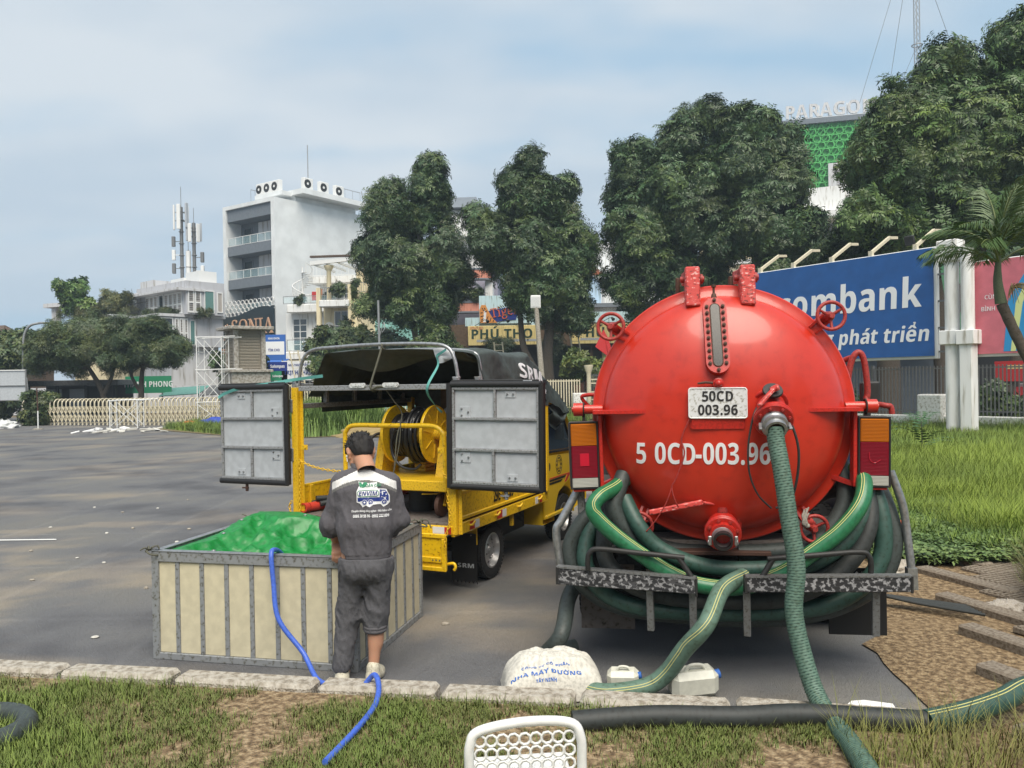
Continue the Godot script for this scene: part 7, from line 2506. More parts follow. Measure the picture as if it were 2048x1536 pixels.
# the canvas: s runs from its rear edge (0) to the front (1), t from the right hem (0) over the top to the left hem (1)
func canvas_point(s: float, t: float) -> Vector3:
	var z := lerpf(-0.30, -2.85, s)
	var top := 2.285 + 0.02 * sin(s * 9.0)
	if z < -1.6:
		top = lerpf(2.285, 1.74, pow(clampf((-1.6 - z) / 1.25, 0, 1), 1.1))
	var hem := 1.86 if z > -1.9 else lerpf(1.86, 1.60, clampf((-1.9 - z) / 0.8, 0, 1))
	var rw := 0.95
	var p: Vector3
	if t < 0.30:
		var q := t / 0.30
		p = V(rw - 0.03 * q * q, lerpf(hem, top - 0.05, q), z)
	elif t < 0.40:
		var q := (t - 0.30) / 0.10
		p = V(rw - 0.03 - 0.12 * (1.0 - cos(q * PI * 0.5)), top - 0.05 + 0.05 * sin(q * PI * 0.5), z)
	elif t < 0.72:
		var q := (t - 0.40) / 0.32
		p = V(lerpf(rw - 0.15, -0.56, q), top + 0.015 * sin(q * PI) - 0.03 * absf(sin(q * TAU)) * s, z)
	else:
		var q := (t - 0.72) / 0.28
		p = V(-0.56 - 0.36 * q, top - (top - hem) * pow(q, 1.2), z)
	# the rear edge is pulled forward on the right and lifts on the left
	var pull := pow(1.0 - s, 6.0)
	if t < 0.35:
		p.z -= pull * (0.20 - 0.5 * t) * 0.6
		p.z -= pull * 0.12
	else:
		p.z += pull * 0.18 * sin((t - 0.35) / 0.65 * PI)
	var n := tarp_noise.get_noise_3d(p.x * 1.2, p.y * 1.6, p.z * 2.2)
	var w := tarp_noise.get_noise_3d(p.z * 5.0 + p.y * 3.0, p.x * 0.8, 7.0)
	var amp := 0.045 if t < 0.4 or t > 0.7 else 0.02
	p += V(n * amp if t < 0.4 else (-n * amp if t > 0.7 else 0.0), n * 0.02 + w * 0.012, w * 0.015)
	# a long slanting fold down from the hoop corner
	var fold := exp(-pow((s - 0.16 - (0.4 - t) * 0.45) * 16.0, 2.0)) + 0.7 * exp(-pow((s - 0.30 - (0.4 - t) * 0.55) * 18.0, 2.0))
	if t < 0.4:
		p.x += fold * 0.022 * sin(t / 0.4 * PI)
	return p


func make_yellow_truck() -> void:
	tarp_noise = FastNoiseLite.new()
	tarp_noise.seed = 12
	tarp_noise.frequency = 0.9
	tarp_noise.fractal_octaves = 3
	var o := thing("yellow_truck", "small yellow service truck with a canvas roof and its rear doors swung open", "truck")
	o.transform = truck_xf()
	var Y: Material = M.yellow
	var b: B
	# bed
	bx(o, "bed_floor", M.dirty_deck, -0.84, 0.84, 0.68, 0.72, -2.25, 0.0, 0.004)
	bx(o, "rear_sill", Y, -0.87, 0.87, 0.625, 0.70, -0.02, 0.03, 0.004)
	for s in [-1.0, 1.0]:
		bx(o, "side_sill", Y, s * 0.845, s * 0.885, 0.60, 0.705, -2.28, 0.0, 0.005)
		b = B.new()
		b.box(V(s * 0.862, 0.86, -1.16), V(0.028, 0.27, 2.18), Basis.from_euler(V(0, 0, -0.03 * s)), 0.006)
		b.box(V(s * 0.872, 0.745, -1.16), V(0.03, 0.035, 2.18), Basis.IDENTITY, 0.008)
		b.box(V(s * 0.866, 0.985, -1.16), V(0.04, 0.03, 2.18), Basis.IDENTITY, 0.008)
		var sb := part("side_board", b, Y, o)
		for k in 5:
			b = B.new()
			b.box(V(s * 0.842, 0.86, -0.2 - k * 0.48), V(0.025, 0.25, 0.05), Basis.IDENTITY, 0.006)
			part("rib", b, M.yellow_worn, sb)
		for k in 4:
			b = B.new()
			b.tube([V(s * 0.885, 0.66, -0.30 - k * 0.56), V(s * 0.915, 0.665, -0.30 - k * 0.56), V(s * 0.92, 0.69, -0.34 - k * 0.56)], 0.012, 6)
			part("hook", b, Y, sb)
	for q in [[0.02, 0.11, 0], [-0.12, -0.03, 1], [-0.50, -0.40, 1], [-0.40, -0.30, 0], [-1.12, -1.02, 1], [-1.02, -0.90, 0], [-1.98, -1.90, 1], [-2.10, -2.03, 0]]:
		if q[0] < 0:
			bx(o, "reflective_strip", M.tape_red if q[2] == 0 else M.tape_white, 0.885, 0.8875, 0.615, 0.69, q[0], q[1])
	bx(o, "reflective_strip", M.tape_white, 0.68, 0.80, 0.632, 0.692, 0.0301, 0.033)
	bx(o, "reflective_strip", M.tape_red, 0.80, 0.868, 0.632, 0.692, 0.0301, 0.033)
	b = B.new()
	b.text("29E-191.09", bold, 0.115, 0.003, Transform3D(Basis(V(0, 0, -1), V(-0.03, 1, 0), V(1, 0, 0)), V(0.8785, 0.852, -1.08)), 0.60)
	part("painted_number", b, M.letter_black, o)
	b = B.new()
	b.prism(PackedVector2Array([W(-0.055, 0.99), W(-0.075, 0.99), W(-0.135, 0.735), W(-0.10, 0.735)]), 0.004, Transform3D(Basis(V(0, 0, 1), Vector3.UP, V(-1, 0, 0)), V(0.879, 0, 0)))
	part("gap", b, M.dark_void, o)
	# rear posts of folded sheet
	for s in [-1.0, 1.0]:
		b = B.new()
		b.box(V(s * 0.87, 1.29, 0.0), V(0.05, 1.34, 0.012), Basis.IDENTITY, 0.003)
		b.box(V(s * 0.84, 1.29, -0.02), V(0.012, 1.34, 0.05), Basis.IDENTITY, 0.003)
		b.box(V(s * 0.90, 1.29, -0.02), V(0.012, 1.34, 0.05), Basis.IDENTITY, 0.003)
		b.box(V(s * 0.82, 1.29, -0.045), V(0.035, 1.34, 0.01), Basis.IDENTITY, 0.003)
		b.box(V(s * 0.925, 1.29, -0.045), V(0.035, 1.34, 0.01), Basis.IDENTITY, 0.003)
		var po := part("rear_post", b, M.yellow_worn, o)
		b = B.new()
		b.box(V(s * 0.76, 1.375, -0.005), V(0.07, 0.05, 0.012), Basis.IDENTITY, 0.004)
		b.cyl(V(s * 0.745, 1.375, 0.0), V(s * 0.745, 1.375, 0.014), 0.009, 8)
		part("lug", b, M.yellow_worn, po)
		for y in [1.78, 1.30]:
			b = B.new()
			b.box(V(s * 0.915, y, 0.012), V(0.06, 0.13, 0.014), Basis.IDENTITY, 0.004)
			b.cyl(V(s * 0.945, y - 0.07, 0.012), V(s * 0.945, y + 0.07, 0.012), 0.012, 8)
			b.bar(V(s * 0.95, y + 0.015, 0.012), V(s * 1.05, y + 0.015, 0.012), 0.012)
			b.bar(V(s * 0.95, y - 0.015, 0.012), V(s * 1.05, y - 0.015, 0.012), 0.012)
			part("hinge", b, M.steel, po)
	# hanging tail gate
	b = B.new()
	b.box(V(0, 0.465, 0.052), V(1.66, 0.31, 0.02), Basis.IDENTITY, 0.005)
	for y in [0.615, 0.32]:
		b.box(V(0, y, 0.062), V(1.66, 0.04, 0.03), Basis.IDENTITY, 0.006)
	b.box(V(0.81, 0.465, 0.064), V(0.04, 0.26, 0.03), Basis.IDENTITY, 0.006)
	b.box(V(-0.81, 0.465, 0.064), V(0.04, 0.26, 0.03), Basis.IDENTITY, 0.006)
	b.box(V(0, 0.40, 0.064), V(1.58, 0.05, 0.022), Basis.IDENTITY, 0.006)
	var tg := part("tail_gate", b, Y, o)
	for k in 3:
		b = B.new()
		b.cyl(V(0.70 + k * 0.035, 0.40, 0.0755), V(0.70 + k * 0.035, 0.40, 0.077), 0.008, 8)
		part("hole", b, M.dark_void, tg)
	b = B.new()
	b.tube(curve([V(0.82, 0.36, 0.02), V(0.88, 0.37, 0.02), V(0.90, 0.34, 0.02), V(0.885, 0.31, 0.02)], 5), 0.014, 6)
	part("tow_hook", b, Y, o)
	# roof frame
	b = B.new()
	b.box(V(0.03, 1.95, 0.0), V(1.66, 0.05, 0.05), Basis.IDENTITY, 0.004)
	part("crossbar", b, M.galvanised, o)
	for x in [-0.10, 0.265]:
		b = B.new()
		b.prism(rounded(0.17, 0.045, 0.02), 0.02, xf(V(x, 1.972, 0.036)))
		b.prism(rounded(0.10, 0.018, 0.008), 0.006, xf(V(x, 1.972, 0.048)))
		part("marker_light", b, M.plate_white, o)
	for s in [-1.0, 1.0]:
		bx(o, "top_rail", M.frame_grey if s < 0 else M.black_metal, s * 0.85, s * 0.93, 1.93, 2.0, -2.2, -0.03, 0.006)
		bx(o, "lower_rail", M.galvanised, s * 0.86, s * 0.91, 1.75, 1.80, -2.2, -0.05, 0.005)
		for k in 4:
			bx(o, "upright", M.galvanised, s * 0.865, s * 0.905, 1.80, 1.93, -0.55 - k * 0.5, -0.50 - k * 0.5, 0.004)
		bx(o, "canvas_curtain", M.canvas, s * 0.92, s * 0.926, 1.70, 1.98, -2.25, -0.5)
		bx(o, "front_post", M.yellow_worn, s * 0.85, s * 0.92, 0.72, 1.95, -2.25, -2.18, 0.005)
	bx(o, "front_panel", M.canvas, -0.85, 0.85, 1.02, 1.98, -2.27, -2.255)
	bx(o, "headboard", M.black_metal, -0.85, 0.85, 0.72, 1.02, -2.27, -2.25)
	for q in [[-0.06, 0.0, 0.02], [-0.50, 0.04, -0.02]]:
		var z: float = q[0]
		var e: float = q[1]
		b = B.new()
		b.tube(curve([V(-0.86 - e * 0.3, 1.98, z), V(-0.82 - e, 2.20, z), V(-0.70 - e, 2.30 + q[2], z), V(-0.4, 2.325 + q[2], z), V(0.05, 2.335 + q[2], z), V(0.55, 2.325 + q[2], z), V(0.80 + e, 2.29 + q[2], z), V(0.885 + e * 0.6, 2.19, z), V(0.92 + e * 0.3, 1.99, z)], 6), 0.017, 10)
		var hp := part("hoop", b, M.steel, o)
		for s in [-1.0, 1.0]:
			b = B.new()
			b.box(V(s * 0.90, 2.012, z), V(0.05, 0.05, 0.06), Basis.IDENTITY, 0.006)
			b.cyl(V(s * 0.90 - 0.04, 2.03, z), V(s * 0.90 + 0.04, 2.03, z), 0.009, 6)
			part("clamp", b, M.steel, hp)
	# canvas
	var rows := []
	for i in 61:
		var row := []
		for j in 73:
			row.append(canvas_point(i / 60.0, j / 72.0))
		rows.append(row)
	b = B.new()
	b.sheet(rows, 0.006)
	var cv := part("canvas", b, M.canvas, o)
	# drooping rear valance under the canvas edge
	rows = []
	for i in 9:
		var row := []
		for j in 41:
			var t := 0.36 + 0.56 * j / 40.0
			var p := canvas_point(0.0, t)
			var sag := 0.03 + 0.13 * pow(sin((t - 0.36) / 0.56 * PI), 0.6) + 0.05 * sin(t * 23.0)
			row.append(p + V(0, -sag * i / 8.0, -0.30 * i / 8.0 + 0.02 * sin(i * 0.8 + t * 14.0)))
		rows.append(row)
	b = B.new()
	b.sheet(rows, 0.004)
	part("valance", b, M.canvas, cv)
	b = B.new()
	b.sheet([[V(0.63, 2.30, -0.12), V(0.72, 2.305, -0.12), V(0.84, 2.27, -0.14)], [V(0.66, 2.24, -0.10), V(0.74, 2.22, -0.08), V(0.86, 2.215, -0.12)], [V(0.70, 2.16, -0.09), V(0.745, 2.165, -0.09), V(0.78, 2.18, -0.10)]], 0.004)
	part("canvas_flap", b, M.panel_grey, cv)
	rows = []
	for i in 11:
		var row := []
		for j in 13:
			var p := canvas_point(0.80 + 0.2 * j / 12.0, 0.0)
			row.append(p + V(-0.05 * i / 10.0 - 0.03 * sin(i * 0.9), -0.26 * i / 10.0 * sin(PI * (0.25 + 0.75 * j / 12.0)), 0.02 * sin(j * 1.3)))
		rows.append(row)
	b = B.new()
	b.sheet(rows, 0.004)
	part("canvas_flap", b, M.canvas, cv)
	# lettering follows the side of the canvas: the height in metres gives the place across it
	var side_point := func(x: float, y: float, z: float) -> Vector3:
		var f := (-0.30 - z) / 2.55
		var lo := canvas_point(f, 0.0).y
		var hi := canvas_point(f, 0.30).y
		return canvas_point(f, clampf(0.30 * (y - lo) / (hi - lo), 0.0, 0.38)) + V(x, 0, 0)
	var wr := func(p: Vector3) -> Vector3:
		return side_point.call(0.010 if p.z > 0.0 else -0.002, 2.05 + p.y - p.x * 0.14, -1.71 - p.x)
	var wr2 := func(p: Vector3) -> Vector3:
		return side_point.call(0.010 if p.z > 0.0 else -0.002, 1.90 + p.y - p.x * 0.16, -1.90 - p.x)
	b = B.new()
	b.text("SRM", bold, 0.15, 0.002, Transform3D.IDENTITY, 1.75, -0.1, wr)
	part("lettering", b, M.sign_white, cv)
	b = B.new()
	b.text("M O T O R", bold, 0.05, 0.002, Transform3D.IDENTITY, 1.5, 0.0, wr2)
	part("lettering", b, M.sign_white, cv)
	# ropes and straps that tie the canvas
	b = B.new()
	b.tube(curve([V(0.13, 2.355, -0.05), V(0.10, 2.18, -0.0), V(0.05, 1.985, 0.035), V(0.06, 1.935, 0.04), V(0.13, 1.96, 0.042), V(0.20, 1.955, 0.03)], 5), 0.011, 6)
	b.ring(V(0.13, 2.335, -0.06), V(1, 0.2, 0), 0.026, 0.008, 14, 5)
	b.ring(V(0.055, 1.955, 0.01), V(1, 0.3, 0), 0.042, 0.009, 14, 5)
	part("rope", b, M.rope_olive, o)
	b = B.new()
	b.tube(curve([V(0.19, 1.93, 0.0), V(0.21, 1.82, -0.1), V(0.235, 1.69, -0.2), V(0.225, 1.48, -0.12), V(0.21, 1.25, -0.1), V(0.19, 1.12, -0.1)], 5), 0.006, 5)
	b.tube(curve([V(0.27, 1.62, -0.12), V(0.25, 1.42, -0.12), V(0.19, 1.13, -0.1)], 5), 0.005, 5)
	part("rope", b, M.rope_olive, o)
	ribbon(o, "strap", [V(0.80, 2.285, -0.06), V(0.74, 2.255, -0.07), V(0.69, 2.225, -0.08), V(0.70, 2.14, -0.08), V(0.65, 1.93, 0.04), V(0.60, 1.77, -0.2), V(0.53, 1.70, -0.45)], 0.022, M.strap_teal)
	ribbon(o, "strap", [V(-1.80, 1.87, 0.05), V(-1.70, 1.915, 0.05), V(-1.50, 1.965, 0.04), V(-1.1, 2.01, 0.02), V(-0.84, 2.045, -0.04), V(-0.60, 2.07, -0.1)], 0.03, M.strap_teal)
	# chains
	chain(o, [V(-0.80, 1.245, 0.02), V(-0.66, 1.20, 0.03), V(-0.5, 1.17, 0.03), V(-0.32, 1.15, 0.0)])
	chain(o, [V(-0.80, 1.245, 0.03), V(-0.79, 1.1, 0.035), V(-0.795, 0.9, 0.035), V(-0.80, 0.74, 0.035)])
	chain(o, [V(-0.90, 0.84, 0.04), V(-0.92, 0.80, 0.04), V(-0.90, 0.70, 0.04), V(-0.89, 0.64, 0.04)])
	chain(o, [V(0.73, 1.19, -0.08), V(0.80, 1.175, 0.03), V(0.86, 1.10, 0.045), V(0.85, 0.95, 0.05), V(0.87, 0.78, 0.05), V(0.84, 0.62, 0.08), V(0.83, 0.52, 0.09)])
	# swung back rear doors
	for q in [[-1.375, 1.497, 0.82, 0.88, -1], [1.315, 1.513, 0.80, 0.83, 1]]:
		var d := Node3D.new()
		d.name = "rear_door"
		o.add_child(d, true)
		d.transform = xf(V(q[0], q[1], 0.02), 0.0, 2.0 * q[4], -0.6 if q[4] > 0 else 0.4)
		var w: float = q[2] * 0.5
		var h: float = q[3] * 0.5
		var s: int = q[4]
		# cells: two above, one across, two below
		for c in [[-1.0, 0.0, 0.36, 1.0], [0.0, 1.0, 0.36, 1.0], [-1.0, 1.0, -0.30, 0.36], [-1.0, -0.04, -1.0, -0.30], [-0.04, 1.0, -1.0, -0.30]]:
			bx(d, "panel", M.panel_grey, c[0] * w + 0.012, c[1] * w - 0.012, c[2] * h + 0.012, c[3] * h - 0.012, -0.012, 0.0, 0.002)
		for y in [1.0, 0.36, -0.30, -1.0]:
			bx(d, "frame_bar", M.galvanised, -w - 0.012, w + 0.012, y * h - 0.012, y * h + 0.012, 0.0, 0.022, 0.003)
		for v in [[-1.0, -1.0, 1.0], [1.0, -1.0, 1.0], [0.0, 0.36, 1.0], [-0.04, -1.0, -0.30]]:
			bx(d, "frame_bar", M.galvanised, v[0] * w - 0.012, v[0] * w + 0.012, v[1] * h + 0.012, v[2] * h - 0.012, 0.0, 0.021, 0.003)
		bx(d, "back_sheet", M.frame_grey, -w - 0.01, w + 0.01, -h - 0.01, h + 0.01, -0.03, -0.014)
		b = B.new()
		b.tube([V(-w - 0.02, h + 0.035, 0.01), V(w + 0.035, h + 0.035, 0.01)], 0.029, 10)
		b.tube([V(-w - 0.03, -h - 0.035, 0.01), V(w + 0.035, -h - 0.035, 0.01)], 0.029, 10)
		b.tube([V(w + 0.035, h + 0.05, 0.01), V(w + 0.035, -h - 0.05, 0.01)], 0.031, 10)
		if s > 0:
			b.tube([V(-w - 0.035, h + 0.05, 0.01), V(-w - 0.035, -h - 0.05, 0.01)], 0.031, 10)
		part("rubber_seal", b, M.black_rubber, d)
		for p in [[0.36 * s, 0.88, 2], [-0.72 * s, 0.50, 3], [-0.72 * s, -0.46, 3], [0.40 * s, -0.86, 2]]:
			var c := V(p[0] * w, p[1] * h, 0.0)
			b = B.new()
			b.box(c + V(0, 0, 0.003), V(0.10, 0.095 if p[2] == 3 else 0.06, 0.006), Basis.IDENTITY, 0.002)
			part("bolt_plate", b, M.panel_grey, d)
			for k in p[2]:
				var at: Vector3 = c + ([V(-0.032, 0.03, 0), V(-0.032, -0.03, 0), V(0.032, 0.0, 0)][k] if p[2] == 3 else V(-0.028 + 0.056 * k, 0, 0))
				b = B.new()
				b.cyl(at + V(0, 0, 0.006), at + V(0, 0, 0.012), 0.010, 6)
				b.cyl(at + V(0, 0, 0.012), at + V(0, 0, 0.022), 0.005, 6)
				part("bolt", b, M.steel, d)
		b = B.new()
		b.box(V(0.25 * w * s, -h - 0.09, 0.0), V(0.03, 0.09, 0.02), Basis.IDENTITY, 0.004)
		b.bar(V(0.25 * w * s - 0.05, -h - 0.10, 0.01), V(0.25 * w * s + 0.03, -h - 0.10, 0.01), 0.014)
		part("latch", b, M.rust_bolt if s < 0 else M.galvanised, d)
		b = B.new()
		b.tube([V(-w - 0.02, h + 0.068, -0.01), V(w, h + 0.068, -0.01)], 0.01, 6)
		part("top_lip", b, M.black_metal, d)
	b = B.new()
	b.box(V(1.62, 1.98, 0.0), V(0.09, 0.03, 0.03), Basis.IDENTITY, 0.006)
	b.box(V(1.64, 1.955, 0.0), V(0.05, 0.05, 0.03), Basis.IDENTITY, 0.006)
	part("door_catch", b, M.steel, o)
	# cab
	b = B.new()
	var prof := [W(-2.32, 0.30), W(-2.32, 1.70), W(-2.38, 1.78), W(-2.9, 1.80), W(-3.02, 1.76), W(-3.52, 1.12), W(-3.78, 1.02), W(-3.88, 0.90), W(-3.90, 0.40), W(-3.40, 0.34)]
	for k in 11:
		var a := PI * k / 10.0
		prof.append(W(-3.05 - cos(a) * 0.36 , 0.30 + sin(a) * 0.37))
	prof.append(W(-2.62, 0.30))
	var pv := PackedVector2Array()
	for p in prof:
		pv.append(W(-p.x, p.y))
	b.prism(pv, 1.60, Transform3D(Basis(V(0, 0, -1), Vector3.UP, V(1, 0, 0)), Vector3.ZERO))
	var cab := part("cab", b, M.yellow_cab, o)
	var side := Transform3D(Basis(V(0, 0, -1), Vector3.UP, V(1, 0, 0)), V(0.80, 0, 0))
	b = B.new()
	b.prism(PackedVector2Array([W(2.42, 1.16), W(2.42, 1.66), W(2.86, 1.68), W(3.25, 1.19), W(3.2, 1.13)]), 0.02, side)
	part("side_window", b, M.window_glass, cab)
	b = B.new()
	var fr := []
	for p in [W(2.40, 1.14), W(2.40, 1.68), W(2.87, 1.70), W(3.28, 1.20), W(3.24, 1.11)]:
		fr.append(side * V(p.x, p.y, 0.012))
	b.tube(fr, 0.016, 6, false, true)
	part("window_seal", b, M.black_rubber, cab)
	b = B.new()
	b.prism(PackedVector2Array([W(2.36, 0.36), W(2.36, 1.10), W(3.36, 1.06), W(3.48, 0.98), W(3.42, 0.74), W(3.2, 0.73), W(2.82, 0.62), W(2.66, 0.36)]), 0.016, side)
	var dr := part("door", b, M.yellow_cab, cab)
	b = B.new()
	b.prism(rounded(0.11, 0.10, 0.045), 0.012, side * xf(V(2.50, 0.96, 0.010)))
	part("handle", b, M.black_metal, dr)
	b = B.new()
	for r in [0.115, 0.05]:
		var ring := []
		for k in 24:
			var a := TAU * k / 24.0
			ring.append(side * V(2.86 + cos(a) * r * 0.9, 0.955 + sin(a) * r, 0.009))
		b.tube(ring, 0.004, 4, false, true)
	for k in 10:
		var a := TAU * k / 10.0
		b.box(side * V(2.86 + cos(a) * 0.075, 0.955 + sin(a) * 0.083, 0.009), V(0.004, 0.03, 0.02), Basis.from_euler(V(a, 0, 0)))
	part("round_emblem", b, M.letter_black, dr)
	for q in [[PackedVector2Array([W(2.40, 0.775), W(2.40, 0.80), W(3.10, 0.80), W(3.05, 0.775)]), M.letter_black], [PackedVector2Array([W(2.40, 0.74), W(2.40, 0.765), W(2.98, 0.765), W(2.92, 0.74)]), M.letter_black], [PackedVector2Array([W(2.40, 0.808), W(2.40, 0.82), W(3.28, 0.82), W(3.10, 0.72), W(3.05, 0.72), W(3.16, 0.808)]), M.letter_red]]:
		b = B.new()
		b.prism(q[0], 0.004, side * xf(V(0, 0, 0.009)))
		part("stripe", b, q[1], dr)
	bx(cab, "sill_step", M.yellow_cab, 0.79, 0.83, 0.36, 0.40, -3.3, -2.4, 0.008)
	b = B.new()
	b.prism(PackedVector2Array([W(-0.66, 0), W(0.66, 0), W(0.60, 0.62), W(-0.60, 0.62)]), 0.012, Transform3D(Basis(V(-1, 0, 0), V(0, 0.79, 0.61), V(0, 0.61, -0.79)), V(0, 1.20, -3.475)))
	part("windscreen", b, M.window_glass, cab)
	bx(cab, "rear_window", M.window_glass, -0.5, 0.5, 1.25, 1.6, -2.318, -2.31)
	b = B.new()
	b.box(V(0.98, 1.32, -3.35), V(0.12, 0.22, 0.07), Basis.IDENTITY, 0.03)
	b.bar(V(0.80, 1.18, -3.32), V(0.95, 1.25, -3.34), 0.025)
	part("mirror", b, M.black_metal, cab)
	# running gear
	for x in [-0.35, 0.35]:
		bx(o, "chassis_rail", M.chassis, x - 0.03, x + 0.03, 0.45, 0.60, -3.6, -0.05, 0.004)
	bx(o, "tool_box", M.black_metal, -0.60, 0.62, 0.30, 0.58, -2.2, -1.45, 0.01)
	b = B.new()
	b.tube(curve([V(0.55, 0.45, -1.35), V(0.60, 0.52, -1.6), V(0.66, 0.50, -1.9), V(0.62, 0.40, -2.1)], 5), 0.025, 8)
	b.tube([V(0.3, 0.36, -0.5), V(0.3, 0.36, -2.4)], 0.035, 8)
	b.cyl(V(-0.7, 0.29, -0.97), V(0.7, 0.29, -0.97), 0.05, 10)
	b.ball(V(0.0, 0.29, -0.97), V(0.14, 0.14, 0.14), 12)
	part("exhaust_and_axle", b, M.chassis, o)
	for q in [[-0.97, 0.285], [-3.05, 0.285]]:
		for s in [-1.0, 1.0]:
			var wheel := Node3D.new()
			wheel.name = "wheel"
			o.add_child(wheel, true)
			wheel.position = V(s * 0.715, q[1], q[0])
			wheel.rotation.z = PI / 2.0
			make_wheel(wheel, q[1], 0.17, M.alloy, s)
	for s in [-1.0, 1.0]:
		bx(o, "wheel_guard", M.yellow_worn, s * 0.56, s * 0.83, 0.42, 0.62, -0.565, -0.55, 0.003)
		bx(o, "wheel_guard", M.yellow_worn, s * 0.80, s * 0.835, 0.46, 0.61, -1.42, -1.38, 0.003)
		b = B.new()
		var fp := PackedVector2Array([W(-0.13, 0.53), W(0.13, 0.53)])
		for k in 14:
			fp.append(W(0.14 - 0.28 * k / 13.0, 0.05 + (0.03 if k % 2 else 0.0)))
		b.prism(fp, 0.008, xf(V(s * 0.70, 0, -0.53)))
		var mf := part("mud_flap", b, M.black_rubber, o)
		b = B.new()
		b.text("SRM", bold, 0.04, 0.003, xf(V(s * 0.72, 0.22, -0.525)), 1.6)
		part("lettering", b, M.panel_grey, mf)
		for x in [-0.08, 0.08]:
			b = B.new()
			b.cyl(V(s * 0.70 + x, 0.515, -0.527), V(s * 0.70 + x, 0.515, -0.52), 0.008, 6)
			part("bolt", b, M.steel, mf)


# a flat strap along a curve
func ribbon(o: Node, called: String, pts: Array, w: float, m: Material) -> void:
	var ps := curve(pts, 6)
	var a := []
	var c := []
	for i in ps.size():
		var t: Vector3 = (ps[mini(i + 1, ps.size() - 1)] - ps[maxi(i - 1, 0)]).normalized()
		var side := t.cross(V(0.35 * sin(i * 0.35), 0.3 * cos(i * 0.35), 1.0)).normalized() * w * 0.5
		a.append(ps[i] + side)
		c.append(ps[i] - side)
	var b := B.new()
	b.sheet([a, c], 0.002)
	part(called, b, m, o)


# a chain of oval links
func chain(o: Node, pts: Array) -> void:
	var root := Node3D.new()
	root.name = "chain"
	o.add_child(root, true)
	var ps := curve(pts, 24)
	var b := B.new()
	var ring := []
	for k in 12:
		var a := TAU * k / 12.0
		ring.append(V(cos(a) * 0.010, sin(a) * 0.0185, 0))
	b.tube(ring, 0.0042, 5, false, true)
	var link := b.mesh(M.yellow_worn)
	var left := 0.0
	var turn := false
	for i in ps.size() - 1:
		var seg: float = ps[i].distance_to(ps[i + 1])
		while left < seg:
			var p: Vector3 = ps[i].lerp(ps[i + 1], left / seg)
			var y: Vector3 = (ps[i + 1] - ps[i]).normalized()
			var x := y.cross(V(0.1, 0.1, 1)).normalized()
			var bas := Basis(x, y, x.cross(y))
			if turn:
				bas = bas * Basis(Vector3.UP, PI * 0.5)
			turn = not turn
			var l := part_mesh("link", link, root)
			l.transform = Transform3D(bas, p)
			left += 0.029
		left -= seg


